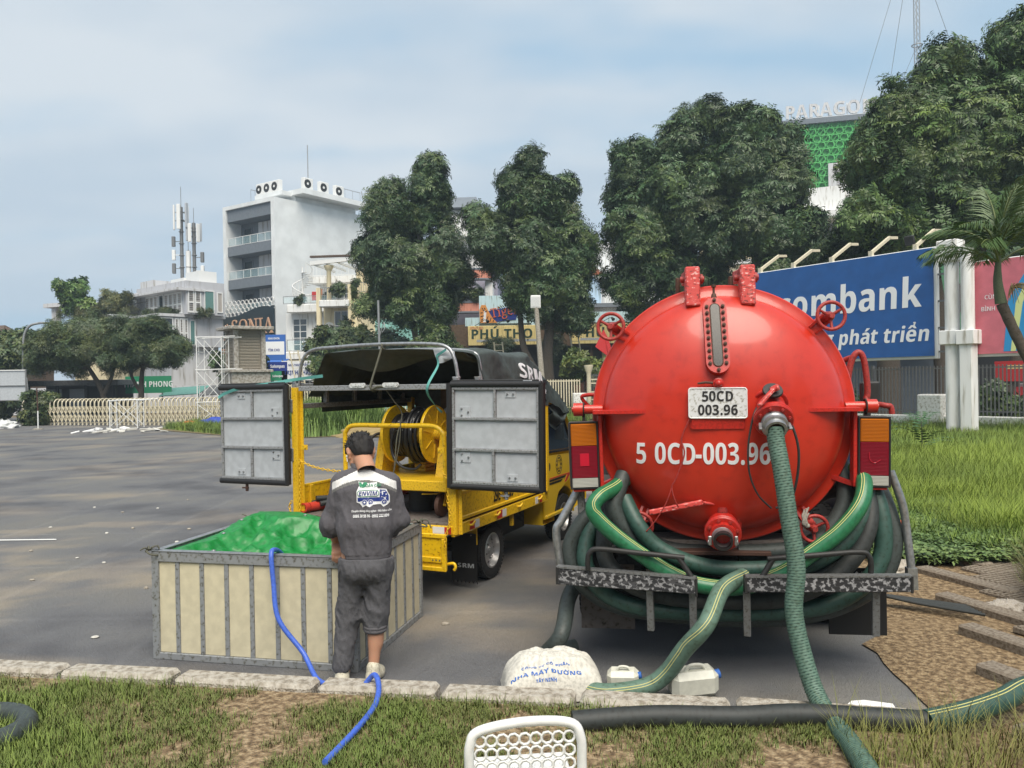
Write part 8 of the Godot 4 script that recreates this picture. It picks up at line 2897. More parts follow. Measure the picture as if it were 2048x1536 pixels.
# -- hose reel standing on the truck bed
func make_reel() -> void:
	var o := thing("hose_reel", "yellow wheeled hose reel wound with black hose on the truck bed", "hose reel")
	o.transform = truck_xf()
	var Y: Material = M.yellow_worn
	var b: B
	var ax0 := -0.09
	var ax1 := 0.35
	var cy := 1.475
	var cz := -0.62
	bx(o, "platform", Y, -0.42, 0.73, 0.975, 1.075, -1.05, -0.15, 0.008)
	for x in [ax0, ax1]:
		b = B.new()
		b.lathe([W(0.04, -0.008), W(0.272, -0.008), W(0.284, -0.016), W(0.290, 0.0), W(0.284, 0.016), W(0.272, 0.008), W(0.04, 0.008), W(0.04, -0.008)], Transform3D(Basis(V(0, 1, 0), V(1, 0, 0), V(0, 0, -1)), V(x, cy, cz)), 48)
		var d := part("flange_disc", b, M.yellow, o)
		for k in 8:
			var a := TAU * k / 8.0 + 0.2
			b = B.new()
			var s := 1.0 if x == ax1 else -1.0
			b.bar(V(x + s * 0.012, cy + sin(a) * 0.10, cz + cos(a) * 0.10), V(x + s * 0.012, cy + sin(a) * 0.235, cz + cos(a) * 0.235), 0.012, 0.008, 0.002)
			part("rib", b, Y, d)
	b = B.new()
	b.cyl(V(ax0 - 0.16, cy, cz), V(ax1 + 0.17, cy, cz), 0.028, 14)
	b.cyl(V(ax1 + 0.01, cy, cz), V(ax1 + 0.07, cy, cz), 0.055, 16)
	b.cyl(V(ax1 + 0.07, cy, cz), V(ax1 + 0.10, cy, cz), 0.042, 16)
	part("shaft", b, Y, o)
	b = B.new()
	b.cyl(V(ax1 + 0.16, cy - 0.02, cz + 0.1), V(ax1 + 0.36, cy - 0.02, cz + 0.1), 0.022, 12)
	part("pipe_end", b, M.plate_white, o)
	b = B.new()
	b.cyl(V(ax0 + 0.01, cy, cz), V(ax1 - 0.01, cy, cz), 0.09, 20)
	part("drum", b, Y, o)
	# hose turns, laid a little unevenly
	var turns := 17
	for k in turns:
		var x: float = lerpf(ax0 + 0.03, ax1 - 0.03, (k + 0.5) / turns) + rnd(-0.006, 0.006)
		var r: float = 0.185 + (0.055 if k > 8 and k < 15 else 0.0) + rnd(-0.012, 0.018)
		var tilt := rnd(-0.05, 0.05)
		var ps := []
		for q in 30:
			var a := TAU * q / 30.0
			var sag := 1.0 + 0.10 * maxf(0.0, -sin(a)) + 0.02 * sin(a * 3.0 + k)
			ps.append(V(x + tilt * cos(a + k) * 0.4, cy + sin(a) * r * sag, cz + cos(a) * r))
		b = B.new()
		b.tube(ps, 0.0165, 8, false, true)
		var t := part("hose_turn", b, M.hose_black, o)
		if k % 3 == 1:
			b = B.new()
			for q in 6:
				var p: Vector3 = ps[q * 2 + 1]
				var p2: Vector3 = ps[q * 2 + 2]
				var outw := (p - V(p.x, cy, cz)).normalized() * 0.0155
				b.bar(p + outw, p.lerp(p2, 0.45) + outw, 0.004, 0.003)
			part("hose_print", b, M.plate_white, t)
	b = B.new()
	b.tube(curve([V(0.24, 1.50, cz + 0.20), V(0.14, 1.60, cz + 0.24), V(0.02, 1.48, cz + 0.25), V(0.02, 1.30, cz + 0.26), V(0.12, 1.18, cz + 0.27), V(0.26, 1.15, cz + 0.26), V(0.33, 1.20, cz + 0.24)], 8), 0.0155, 8)
	part("loose_hose", b, M.hose_black, o)
	b = B.new()
	b.tube(curve([V(-0.20, 1.48, cz + 0.05), V(-0.27, 1.47, cz + 0.12), V(-0.31, 1.38, cz + 0.2), V(-0.34, 1.24, cz + 0.22)], 6), 0.015, 8)
	b.cyl(V(-0.30, 1.42, cz + 0.17), V(-0.325, 1.35, cz + 0.20), 0.019, 8)
	part("feed_hose", b, M.hose_black, o)
	# stands, handle bar, castors
	for x in [ax0 - 0.13, ax1 + 0.135]:
		b = B.new()
		b.prism(PackedVector2Array([W(-0.17, 1.075), W(0.17, 1.075), W(0.06, 1.47), W(-0.06, 1.47)]), 0.085, Transform3D(Basis(V(0, 0, 1), Vector3.UP, V(-1, 0, 0)), V(x, 0, cz)))
		part("stand", b, M.yellow, o)
	b = B.new()
	b.tube(curve([V(-0.40, 1.06, -0.17), V(-0.40, 1.45, -0.17), V(-0.385, 1.53, -0.17), V(-0.30, 1.582, -0.17), V(0.0, 1.585, -0.17), V(0.30, 1.585, -0.17), V(0.58, 1.583, -0.17), V(0.68, 1.53, -0.17), V(0.705, 1.44, -0.17), V(0.712, 1.06, -0.17)], 7), 0.0225, 12)
	part("handle_bar", b, M.yellow, o)
	b = B.new()
	b.ring(V(0.77, 1.50, -0.4), V(1, 0, 0.3), 0.03, 0.008, 16, 6)
	b.tube(curve([V(0.76, 1.47, -0.4), V(0.75, 1.40, -0.39), V(0.73, 1.36, -0.38)], 4), 0.008, 6)
	part("lock_clip", b, Y, o)
	for q in [[-0.33, -0.28], [0.60, -0.28], [-0.33, -0.92], [0.60, -0.92]]:
		var c := Node3D.new()
		c.name = "castor"
		o.add_child(c, true)
		c.position = V(q[0], 0.835, q[1])
		b = B.new()
		b.lathe([W(0.02, -0.025), W(0.085, -0.025), W(0.105, -0.02), W(0.112, 0.0), W(0.105, 0.02), W(0.085, 0.025), W(0.02, 0.025)], Transform3D(Basis(V(0, 1, 0), V(1, 0, 0), V(0, 0, -1)), Vector3.ZERO), 28)
		part("tyre", b, M.rust_bolt, c)
		b = B.new()
		for s in [-1.0, 1.0]:
			b.bar(V(s * 0.034, -0.01, 0.0), V(s * 0.034, 0.13, -0.05), 0.008, 0.05)
		b.box(V(0, 0.132, -0.05), V(0.12, 0.014, 0.12), Basis.IDENTITY, 0.003)
		b.cyl(V(-0.05, 0, 0), V(0.05, 0, 0), 0.012, 8)
		if q[1] > -0.5:
			b.bar(V(-0.02, 0.11, 0.03), V(-0.16, 0.11, 0.08), 0.05, 0.008)
		part("fork", b, Y, c)
	for k in 3:
		bx(o, "weight_plate", M.yellow_worn, 0.0, 0.13, 1.076 + k * 0.04, 1.11 + k * 0.04, -1.0, -0.8, 0.004)
	# engine driven pump behind the reel
	var e := thing("engine_pump", "black engine with a pale grey air filter dome behind the hose reel", "engine pump")
	e.transform = truck_xf()
	bx(e, "block", M.black_metal, -0.05, 0.45, 0.73, 1.50, -1.75, -1.20, 0.02)
	for k in 7:
		bx(e, "cooling_fin", M.black_metal, 0.0, 0.45, 1.20 + k * 0.04, 1.22 + k * 0.04, -1.20, -1.17, 0.002)
	b = B.new()
	b.lathe([W(0.0, 1.50), W(0.135, 1.50), W(0.12, 1.62), W(0.09, 1.70), W(0.04, 1.74), W(0.0, 1.75)], Transform3D(Basis.IDENTITY, V(0.16, 0, -1.36)), 24)
	part("air_filter", b, M.panel_grey, e)
	bx(e, "frame_post", M.brown_board, -0.28, -0.20, 0.72, 1.95, -1.95, -1.88, 0.004)
	bx(e, "pale_box", M.panel_grey, -0.1, 0.16, 1.56, 1.74, -2.0, -1.85, 0.01)
	b = B.new()
	b.tube(curve([V(0.10, 1.78, -1.7), V(0.3, 1.83, -1.65), V(0.5, 1.80, -1.6), V(0.62, 1.72, -1.6)], 5), 0.02, 8)
	part("pipe", b, M.black_metal, e)
	# pipes lying on the bed
	b = B.new()
	b.tube([V(-0.80, 0.775, -0.10), V(-0.45, 0.775, -1.6)], 0.045, 16)
	b.lathe([W(0.034, -0.02), W(0.05, -0.02), W(0.05, 0.03), W(0.034, 0.03), W(0.034, -0.02)], Transform3D(Basis(Vector3.RIGHT, V(-0.227, 0, 0.974), Vector3.RIGHT.cross(V(-0.227, 0, 0.974))), V(-0.81, 0.775, -0.06)), 20)
	var rp := single("plastic_pipe", b, M.red_plastic, "red plastic pipe lying on the yellow truck bed behind the worker", "pipe")
	rp.transform = truck_xf()
	b = B.new()
	b.cyl(V(-0.803, 0.775, -0.085), V(-0.804, 0.775, -0.08), 0.033, 14)
	part("bore", b, M.dark_void, rp)
	b = B.new()
	for k in 3:
		b.tube(curve([V(-0.82 + k * 0.05, 0.80 + 0.05 * (k % 2), -0.18), V(-0.6 + k * 0.05, 0.84, -0.5), V(-0.40, 0.80 + 0.04 * k, -0.9)], 5), 0.028, 8)
	var dh := single("dark_hoses", b, M.hose_dark, "dark hoses lying on the bed beside the red pipe", "hose")
	dh.transform = truck_xf()
	b = B.new()
	b.cyl(V(0.0, 0.0, 0.0), V(0.0, 0.20, 0.0), 0.13, 24)
	b.cyl(V(0.0, 0.20, 0.0), V(0.0, 0.24, 0.0), 0.07, 20)
	var dk := single("oil_can", b, M.black_metal, "small round black can on the bed under the hose reel", "can")
	dk.transform = truck_xf() * xf(V(0.2, 0.722, -0.6))


# -- panelled water tank with its green liner
func box_xf() -> Transform3D:
	return Transform3D(Basis(Vector3.UP, deg_to_rad(-13.0)), V(-2.66, 0, -5.86))


func make_tank_box() -> void:
	var o := thing("water_tank", "open topped square tank of cream panels in a grey steel frame", "tank")
	o.transform = box_xf()
	var wd := 1.6
	var D := 1.35
	var H := 0.79
	var b: B
	for s in 4:
		var root := Node3D.new()
		root.name = "side"
		o.add_child(root, true)
		var L: float = wd if s % 2 == 0 else D
		root.transform = [xf(V(0, 0, 0)), xf(V(wd, 0, 0), 0, 90, 0), xf(V(wd, 0, -D), 0, 180, 0), xf(V(0, 0, -D), 0, -90, 0)][s]
		var n := int(round(L / 0.197))
		for k in n:
			var x0 := L * k / n
			var x1 := L * (k + 1) / n
			bx(root, "panel", M.cream_panel, x0 + 0.015, x1 - 0.015, 0.05, H - 0.06, -0.03, -0.012, 0.004)
			if k > 0:
				bx(root, "stud", M.frame_grey, x0 - 0.017, x0 + 0.017, 0.05, H - 0.06, -0.036, -0.004, 0.003)
		bx(root, "lining_sheet", M.frame_grey, 0.02, L - 0.02, 0.02, H - 0.02, -0.046, -0.038)
		bx(root, "top_rail", M.frame_grey, 0.0, L, H - 0.075, H, -0.04, 0.004, 0.004)
		b = B.new()
		b.box(V(L * 0.5, H + 0.003, -0.022), V(L + 0.01, 0.006, 0.06), Basis.IDENTITY, 0.002)
		part("rail_lip", b, M.steel, root)
		bx(root, "bottom_rail", M.frame_grey, 0.0, L, 0.0, 0.05, -0.04, 0.004, 0.004)
		bx(root, "corner_post", M.frame_grey, -0.006, 0.05, 0.0, H - 0.003, -0.044, 0.0065, 0.004)
		for k in 3:
			b = B.new()
			b.cyl(V(L * (0.2 + 0.3 * k), H - 0.05, -0.05), V(L * (0.2 + 0.3 * k), H - 0.05, -0.044), 0.008, 6)
			part("bolt", b, M.steel, root)
	# knotted cords at two corners
	for q in [[V(0.0, H, 0.0), 1.0], [V(wd, H, -D), 2.0], [V(0.0, H, -D), 3.0]]:
		b = B.new()
		for k in 4:
			var a: float = q[1] + k * 1.3
			b.tube(curve([q[0] + V(-0.03, 0.012, 0.0), q[0] + V(cos(a) * 0.05, 0.03, sin(a) * 0.05), q[0] + V(cos(a) * 0.09 , 0.045 - 0.03 * k, sin(a) * 0.07)], 4), 0.006, 5)
		b.ring(q[0] + V(0.01, -0.01, 0), V(0.4, 1, 0), 0.045, 0.007, 14, 5)
		part("cord_knot", b, M.rope_olive, o)
	# the liner
	var f := FastNoiseLite.new()
	f.seed = 21
	f.frequency = 1.5
	f.fractal_octaves = 3
	f.fractal_type = FastNoiseLite.FRACTAL_RIDGED
	var rows := []
	for i in 61:
		var row := []
		for j in 73:
			var x := lerpf(0.052, wd - 0.052, j / 72.0)
			var z := lerpf(-0.052, -D + 0.052, i / 60.0)
			var e := minf(minf(x, wd - x), minf(-z, D + z)) - 0.05
			var side := clampf(e / 0.30, 0.0, 1.0)
			var y := lerpf(H - 0.02, 0.50, side * side * (3.0 - 2.0 * side))
			var free := clampf(e / 0.05, 0.0, 1.0)
			# the sheet is bunched up along the left and the far corner
			var bunch := 0.30 * exp(-pow((x - 0.42) * 3.4, 2.0)) * clampf((-z - 0.35) / 0.7, 0.0, 1.0) + 0.10 * exp(-pow((x - 1.05) * 4.5, 2.0) - pow((z + 0.75) * 2.6, 2.0))
			y += bunch * free
			y += (f.get_noise_3d(x * 1.5, z * 1.1, 2.0) * 0.10 + f.get_noise_3d(x * 4.0 + z * 2.0, z * 1.5, 9.0) * 0.035) * free
			row.append(V(x + f.get_noise_2d(z * 2.0, x * 2.0) * 0.03 * free, minf(y, H - 0.012 + 0.10 * clampf((-z - 0.6) / 0.5, 0.0, 1.0) * clampf((1.0 - x) * 2.0, 0.0, 1.0)), z))
		rows.append(row)
	b = B.new()
	b.sheet(rows, 0.003)
	var tp := single("green_tarpaulin", b, M.green_tarp, "crumpled bright green tarpaulin lining the cream panelled tank", "tarpaulin")
	tp.transform = box_xf()
	var gm := B.new()
	gm.ring(Vector3.ZERO, Vector3.UP, 0.012, 0.004, 14, 5)
	var gmm := gm.mesh(M.steel)
	for q in [[4, 8], [3, 18], [30, 4], [44, 4], [56, 26], [57, 40], [57, 54], [40, 68], [24, 68]]:
		var p: Vector3 = rows[q[0]][q[1]]
		var nn: Vector3 = (rows[q[0] + 1][q[1]] - rows[q[0] - 1][q[1]]).cross(rows[q[0]][q[1] + 1] - rows[q[0]][q[1] - 1]).normalized()
		if nn.y < 0:
			nn = -nn
		var x := nn.cross(V(0.3, 0.1, 1)).normalized()
		part_mesh("grommet", gmm, tp).transform = Transform3D(Basis(x, nn, x.cross(nn)), p + nn * 0.005)
	# blue hose over the front rail, down to the ground and across the kerb
	var bt := box_xf()
	hose("blue_hose", "thin blue hose hanging over the front rail of the cream tank", [bt * V(0.92, 0.62, -0.35), bt * V(0.95, 0.77, -0.16), bt * V(0.975, 0.825, -0.02), bt * V(0.99, 0.80, 0.045), bt * V(1.02, 0.62, 0.075), bt * V(1.08, 0.38, 0.12), V(-1.46, 0.16, -5.46), V(-1.32, 0.03, -5.30), V(-1.15, 0.03, -5.19), V(-1.0, 0.06, -5.06), V(-0.90, 0.16, -5.02), V(-0.85, 0.13, -4.90), V(-0.84, 0.10, -4.7), V(-0.88, 0.10, -4.4), V(-0.97, 0.10, -4.0)], 0.017, M.hose_blue)


# -- things on the ground in front
func make_foreground() -> void:
	# a filled woven sack behind the kerb
	var f := FastNoiseLite.new()
	f.seed = 33
	f.frequency = 2.4
	f.fractal_octaves = 3
	var sack_point := func(u: float, v: float) -> Vector3:
		var pinch := 1.0 - 0.10 * pow(absf(u), 3.0)
		var h := 0.25 * pow(maxf(0.0, 1.0 - pow(absf(u), 3.2)), 0.45) * pow(maxf(0.0, 1.0 - pow(absf(v), 3.0)), 0.5)
		return V(u * 0.32, 0.01 + h * (1.0 + 0.12 * f.get_noise_2d(u * 0.9, v * 0.9)), v * 0.21 * pinch)
	var rows := []
	for i in 29:
		var row := []
		for j in 41:
			row.append(sack_point.call(j / 20.0 - 1.0, i / 14.0 - 1.0))
		rows.append(row)
	var b := B.new()
	b.sheet(rows, 0.0, true)
	var sk := single("woven_sack", b, M.sack, "full pale woven sack with faded print lying behind the kerb", "sack")
	sk.position = V(0.22, 0.0, -5.12)
	sk.rotation.y = 0.06
	for q in [["CÔNG TY CỔ PHẦN", 0.022, 0.66], ["NHÀ MÁY ĐƯỜNG", 0.034, 0.80], ["TÂY NINH", 0.018, 0.90]]:
		var vv: float = q[2]
		var wr := func(p: Vector3) -> Vector3:
			return sack_point.call((p.x - 0.05) / 0.32, vv - p.y * 1.8) + V(0, 0.4, 0.9) * (0.003 if p.z > 0.0 else -0.006)
		b = B.new()
		b.text(q[0], bold, q[1], 0.002, Transform3D.IDENTITY, 1.1, 0.0, wr)
		part("print", b, M.awning_blue, sk)
	# plastic cans lying on their sides
	for q in [[V(1.10, 0.0, -5.00), 0.12, 0.30, 0.17, "large cream plastic can lying by the kerb, right of the sloping hose"], [V(0.68, 0.0, -5.12), -0.2, 0.20, 0.13, "small cream plastic can half hidden behind the sloping hose"]]:
		var cn := thing("plastic_can", q[4], "plastic can", q[0], q[1])
		b = B.new()
		b.box(V(0, q[3] * 0.55, 0), V(q[2], q[3], q[3] * 0.95), Basis.from_euler(V(0.12, 0, 0.04)), q[3] * 0.3)
		part("body", b, M.can_plastic, cn)
		b = B.new()
		b.cyl(V(q[2] * 0.48, q[3] * 0.75, 0), V(q[2] * 0.58, q[3] * 0.78, 0), q[3] * 0.17, 14)
		part("cap", b, M.awning_blue, cn)
		b = B.new()
		b.tube(curve([V(-q[2] * 0.2, q[3] * 0.98, q[3] * 0.2), V(-q[2] * 0.1, q[3] * 1.2, q[3] * 0.2), V(q[2] * 0.15, q[3] * 1.2, q[3] * 0.2), V(q[2] * 0.25, q[3] * 0.98, q[3] * 0.2)], 4), q[3] * 0.07, 7)
		part("handle", b, M.can_plastic, cn)
	# a white plastic chair at the bottom edge, seen from behind
	var ch := thing("plastic_chair", "white plastic garden chair with a pierced back at the bottom edge", "chair", V(0.03, 0.06, -3.55), 0.1)
	var P: Material = M.white_plastic
	b = B.new()
	b.tube(curve([V(-0.25, 0.0, 0.0), V(-0.25, 0.22, 0.0), V(-0.245, 0.33, 0.0), V(-0.20, 0.385, -0.01), V(0.0, 0.41, -0.02), V(0.20, 0.40, -0.01), V(0.25, 0.34, 0.0), V(0.255, 0.22, 0.0), V(0.255, 0.0, 0.0)], 6), 0.022, 10)
	part("back_rim", b, P, ch)
	b = B.new()
	for k in 9:
		for r in 5:
			var c := V(-0.2 + k * 0.05, 0.10 + r * 0.06, -0.005)
			b.ring(c, V(0, 0, 1), 0.026, 0.007, 8, 4)
	part("pierced_panel", b, P, ch)
	bx(ch, "seat", P, -0.25, 0.25, 0.03, 0.06, -0.46, -0.03, 0.012)
	for x in [-0.23, 0.23]:
		bx(ch, "leg", P, x - 0.025, x + 0.025, 0.0, 0.03, -0.46, -0.42, 0.006)
	# litter
	b = B.new()
	b.prism(PackedVector2Array([W(-0.14, -0.02), W(-0.06, 0.07), W(0.02, 0.08), W(0.16, 0.02), W(0.15, -0.03), W(0.02, -0.08)]), 0.01, Transform3D(Basis(Vector3.RIGHT, V(0, 0, -1), Vector3.UP), Vector3.ZERO))
	var sh := single("plastic_shard", b, M.clean_white, "flat white plastic shard lying on the drain covers", "plastic shard")
	sh.position = V(2.02, 0.075, -4.62)
	b = B.new()
	b.tube([V(-0.6, 0.012, 0), V(0.6, 0.014, 0.04)], 0.009, 6)
	var ro := single("white_lath", b, M.frame_white, "thin white lath lying on the asphalt at the left edge", "lath")
	ro.position = V(-6.6, 0, -10.5)
	b = B.new()
	b.box(V(0, 0.05, 0), V(0.42, 0.09, 0.05), Basis.from_euler(V(0, 0.4, 0.2)), 0.01)
	var op := single("orange_block", b, M.letter_orange, "orange plastic strip lying in the weeds right of the tanker", "plastic strip")
	op.position = V(4.2, 0.75, -9.0)
	op.position.y = 0.20
	for q in [[V(2.95, 0.06, -6.9), "bundle of old grey cable lying by the drain covers"]]:
		b = B.new()
		for k in 6:
			b.tube(curve([V(-0.5, 0.03 + 0.01 * k, -0.02 * k), V(-0.1, 0.06 + rnd(0, 0.03), 0.05 * sin(k)), V(0.35, 0.03, 0.10 + 0.03 * k), V(0.75, 0.02, 0.35 + 0.05 * k)], 5), 0.012, 6)
		var cb := single("cable_bundle", b, M.hose_dark, q[1], "cable")
		cb.position = q[0]
	heap("plastic_bag", "pale crumpled plastic bag in the weeds beside the drain covers", "plastic bag", V(4.05, 0.03, -6.6), V(0.15, 0.07, 0.11), M.rag, 51)
	heap("concrete_lump", "round pale stone half hidden in the ground cover", "stone", V(3.75, 0.03, -7.9), V(0.16, 0.12, 0.13), M.concrete, 52)
	for k in 34:
		b = B.new()
		b.ball(Vector3.ZERO, V(rnd(0.012, 0.035), rnd(0.008, 0.018), rnd(0.012, 0.03)), 8)
		var st := single("pebble", b, M.concrete if k % 2 else M.scrap, "small pale pebble lying loose on the dusty asphalt", "pebble", "pebbles scattered on the asphalt")
		var d := rnd(6.2, 14.0)
		st.position = V(rnd(-0.62, 0.02) * d, 0.008, -d)


# -- smooth bodies from tapered capsules
class Field:
	var lo: Vector3
	var n: Vector3i
	var cell: float
	var k: float
	var acc := PackedFloat32Array()

	func _init(a: Vector3, b: Vector3, c: float, sharp := 55.0) -> void:
		lo = a
		cell = c
		k = sharp
		n = Vector3i(((b - a) / c).ceil()) + Vector3i.ONE
		acc.resize(n.x * n.y * n.z)

	func cap(a: Vector3, b: Vector3, ra: float, rb: float, squash := Vector3.ONE) -> Field:
		var m := maxf(ra, rb) * maxf(squash.x, maxf(squash.y, squash.z)) + 4.5 / k
		var i0 := Vector3i(((a.min(b) - Vector3.ONE * m - lo) / cell).floor()).max(Vector3i.ZERO)
		var i1 := Vector3i(((a.max(b) + Vector3.ONE * m - lo) / cell).ceil()).min(n - Vector3i.ONE)
		var ia := a / squash
		var ba := (b - a) / squash
		var l2 := maxf(ba.length_squared(), 1e-9)
		var sm := minf(squash.x, minf(squash.y, squash.z))
		for z in range(i0.z, i1.z + 1):
			for y in range(i0.y, i1.y + 1):
				var row := (z * n.y + y) * n.x
				for x in range(i0.x, i1.x + 1):
					var p := (lo + Vector3(x, y, z) * cell) / squash - ia
					var t := clampf(p.dot(ba) / l2, 0.0, 1.0)
					acc[row + x] += exp(-k * ((p - ba * t).length() - lerpf(ra, rb, t)) * sm)
		return self

	func done(f: Callable) -> Field:
		for z in n.z:
			for y in n.y:
				var row := (z * n.y + y) * n.x
				for x in n.x:
					var q := acc[row + x]
					var d := 1.0 if q < 1e-9 else -log(q) / k
					if d < 0.12:
						d = f.call(lo + Vector3(x, y, z) * cell, d)
					acc[row + x] = d
		return self

	# height of the surface met when coming from +z
	func front(x: float, y: float) -> float:
		var ix := clampi(int((x - lo.x) / cell + 0.5), 0, n.x - 1)
		var iy := clampi(int((y - lo.y) / cell + 0.5), 0, n.y - 1)
		for z in range(n.z - 2, 0, -1):
			var d := acc[(z * n.y + iy) * n.x + ix]
			if d < 0.0:
				var e := acc[((z + 1) * n.y + iy) * n.x + ix]
				return lo.z + cell * (z + (0.0 - d) / maxf(e - d, 1e-6))
		return lo.z

	func front_smooth(x: float, y: float) -> float:
		var s := 0.0
		for i in [-1, 0, 1]:
			for j in [-1, 0, 1]:
				s += front(x + i * cell, y + j * cell)
		return s / 9.0

	# surface nets into a builder
	func net(b: B, xf: Transform3D, paint = null) -> void:
		var idx := {}
		var vs := PackedVector3Array()
		var ns := PackedVector3Array()
		var sx := 1
		var sy := n.x
		var sz := n.x * n.y
		for z in n.z - 1:
			for y in n.y - 1:
				var row := (z * n.y + y) * n.x
				for x in n.x - 1:
					var i := row + x
					var q0 := acc[i] < 0.0
					if q0 == (acc[i + sx] < 0.0) and q0 == (acc[i + sy] < 0.0) and q0 == (acc[i + sz] < 0.0) and q0 == (acc[i + sx + sy] < 0.0) and q0 == (acc[i + sx + sz] < 0.0) and q0 == (acc[i + sy + sz] < 0.0) and q0 == (acc[i + sx + sy + sz] < 0.0):
						continue
					var sum := Vector3.ZERO
					var m := 0
					for e in EDGES:
						var da := acc[i + e[0].x * sx + e[0].y * sy + e[0].z * sz]
						var db := acc[i + e[1].x * sx + e[1].y * sy + e[1].z * sz]
						if (da < 0.0) != (db < 0.0):
							sum += Vector3(e[0]).lerp(Vector3(e[1]), da / (da - db))
							m += 1
					idx[i] = vs.size()
					vs.append(lo + (Vector3(x, y, z) + sum / m) * cell)
					var g := Vector3(acc[i + sx] - acc[i] + acc[i + sx + sy + sz] - acc[i + sy + sz], acc[i + sy] - acc[i] + acc[i + sx + sy + sz] - acc[i + sx + sz], acc[i + sz] - acc[i] + acc[i + sx + sy + sz] - acc[i + sx + sy])
					ns.append(g.normalized() if g.length() > 1e-9 else Vector3.UP)
		var step := [sx, sy, sz]
		for i in idx:
			for ax in 3:
				var j: int = i + step[ax]
				if (acc[i] < 0.0) == (acc[j] < 0.0):
					continue
				var u: int = step[(ax + 1) % 3]
				var w: int = step[(ax + 2) % 3]
				if not (idx.has(i - u) and idx.has(i - w) and idx.has(i - u - w)):
					continue
				var q := [idx[i], idx[i - u], idx[i - u - w], idx[i - w]]
				for t in [[0, 1, 2], [0, 2, 3]]:
					var ids := [q[t[0]], q[t[1]], q[t[2]]]
					var ps := []
					var nn := []
					for id in ids:
						ps.append(xf * vs[id])
						nn.append(xf.basis * ns[id])
					if paint:
						b.tint = paint.call((vs[ids[0]] + vs[ids[1]] + vs[ids[2]]) / 3.0)
					b.tri_n(ps[0], ps[1], ps[2], nn[0], nn[1], nn[2])

	const EDGES := [[Vector3i(0, 0, 0), Vector3i(1, 0, 0)], [Vector3i(0, 1, 0), Vector3i(1, 1, 0)], [Vector3i(0, 0, 1), Vector3i(1, 0, 1)], [Vector3i(0, 1, 1), Vector3i(1, 1, 1)], [Vector3i(0, 0, 0), Vector3i(0, 1, 0)], [Vector3i(1, 0, 0), Vector3i(1, 1, 0)], [Vector3i(0, 0, 1), Vector3i(0, 1, 1)], [Vector3i(1, 0, 1), Vector3i(1, 1, 1)], [Vector3i(0, 0, 0), Vector3i(0, 0, 1)], [Vector3i(1, 0, 0), Vector3i(1, 0, 1)], [Vector3i(0, 1, 0), Vector3i(0, 1, 1)], [Vector3i(1, 1, 0), Vector3i(1, 1, 1)]]


# a hand: wrist at the origin, fingers along -y, palm towards -z, thumb on the side of s
func add_hand(b: B, at: Transform3D, s: float) -> void:
	var f := Field.new(V(-0.07, -0.19, -0.09), V(0.07, 0.04, 0.05), 0.0042, 170.0)
	for k in 4:
		f.cap(V(0.0 + (k - 1.5) * 0.012, -0.01, 0), V((k - 1.5) * 0.0195, -0.082, 0), 0.0165, 0.0125)
	f.cap(V(0, 0.035, 0.0), V(0, -0.02, 0), 0.0265, 0.026, V(1, 1, 0.85))
	for k in 4:
		var L: float = [0.068, 0.078, 0.073, 0.056][k]
		var x := (k - 1.5) * 0.0205 * -s
		var p := V(x, -0.085, 0)
		var a := 0.45 + 0.06 * k
		for q in 3:
			var l: float = L * [0.44, 0.32, 0.26][q]
			var d := V(x * 0.6, -cos(a), -sin(a)).normalized()
			f.cap(p, p + d * l, [0.0092, 0.0085, 0.0078][q], [0.0085, 0.0078, 0.0066][q])
			p += d * l
			a += 0.55
	var tp := V(s * 0.022, -0.022, -0.008)
	f.cap(V(s * 0.012, -0.012, 0), tp + V(s * 0.014, -0.022, -0.008), 0.0165, 0.0125)
	f.cap(tp + V(s * 0.014, -0.022, -0.008), tp + V(s * 0.022, -0.052, -0.024), 0.0115, 0.0098)
	f.cap(tp + V(s * 0.022, -0.052, -0.024), tp + V(s * 0.014, -0.074, -0.042), 0.0098, 0.0078)
	f.done(func(_p: Vector3, d: float) -> float: return d)
	f.net(b, at)


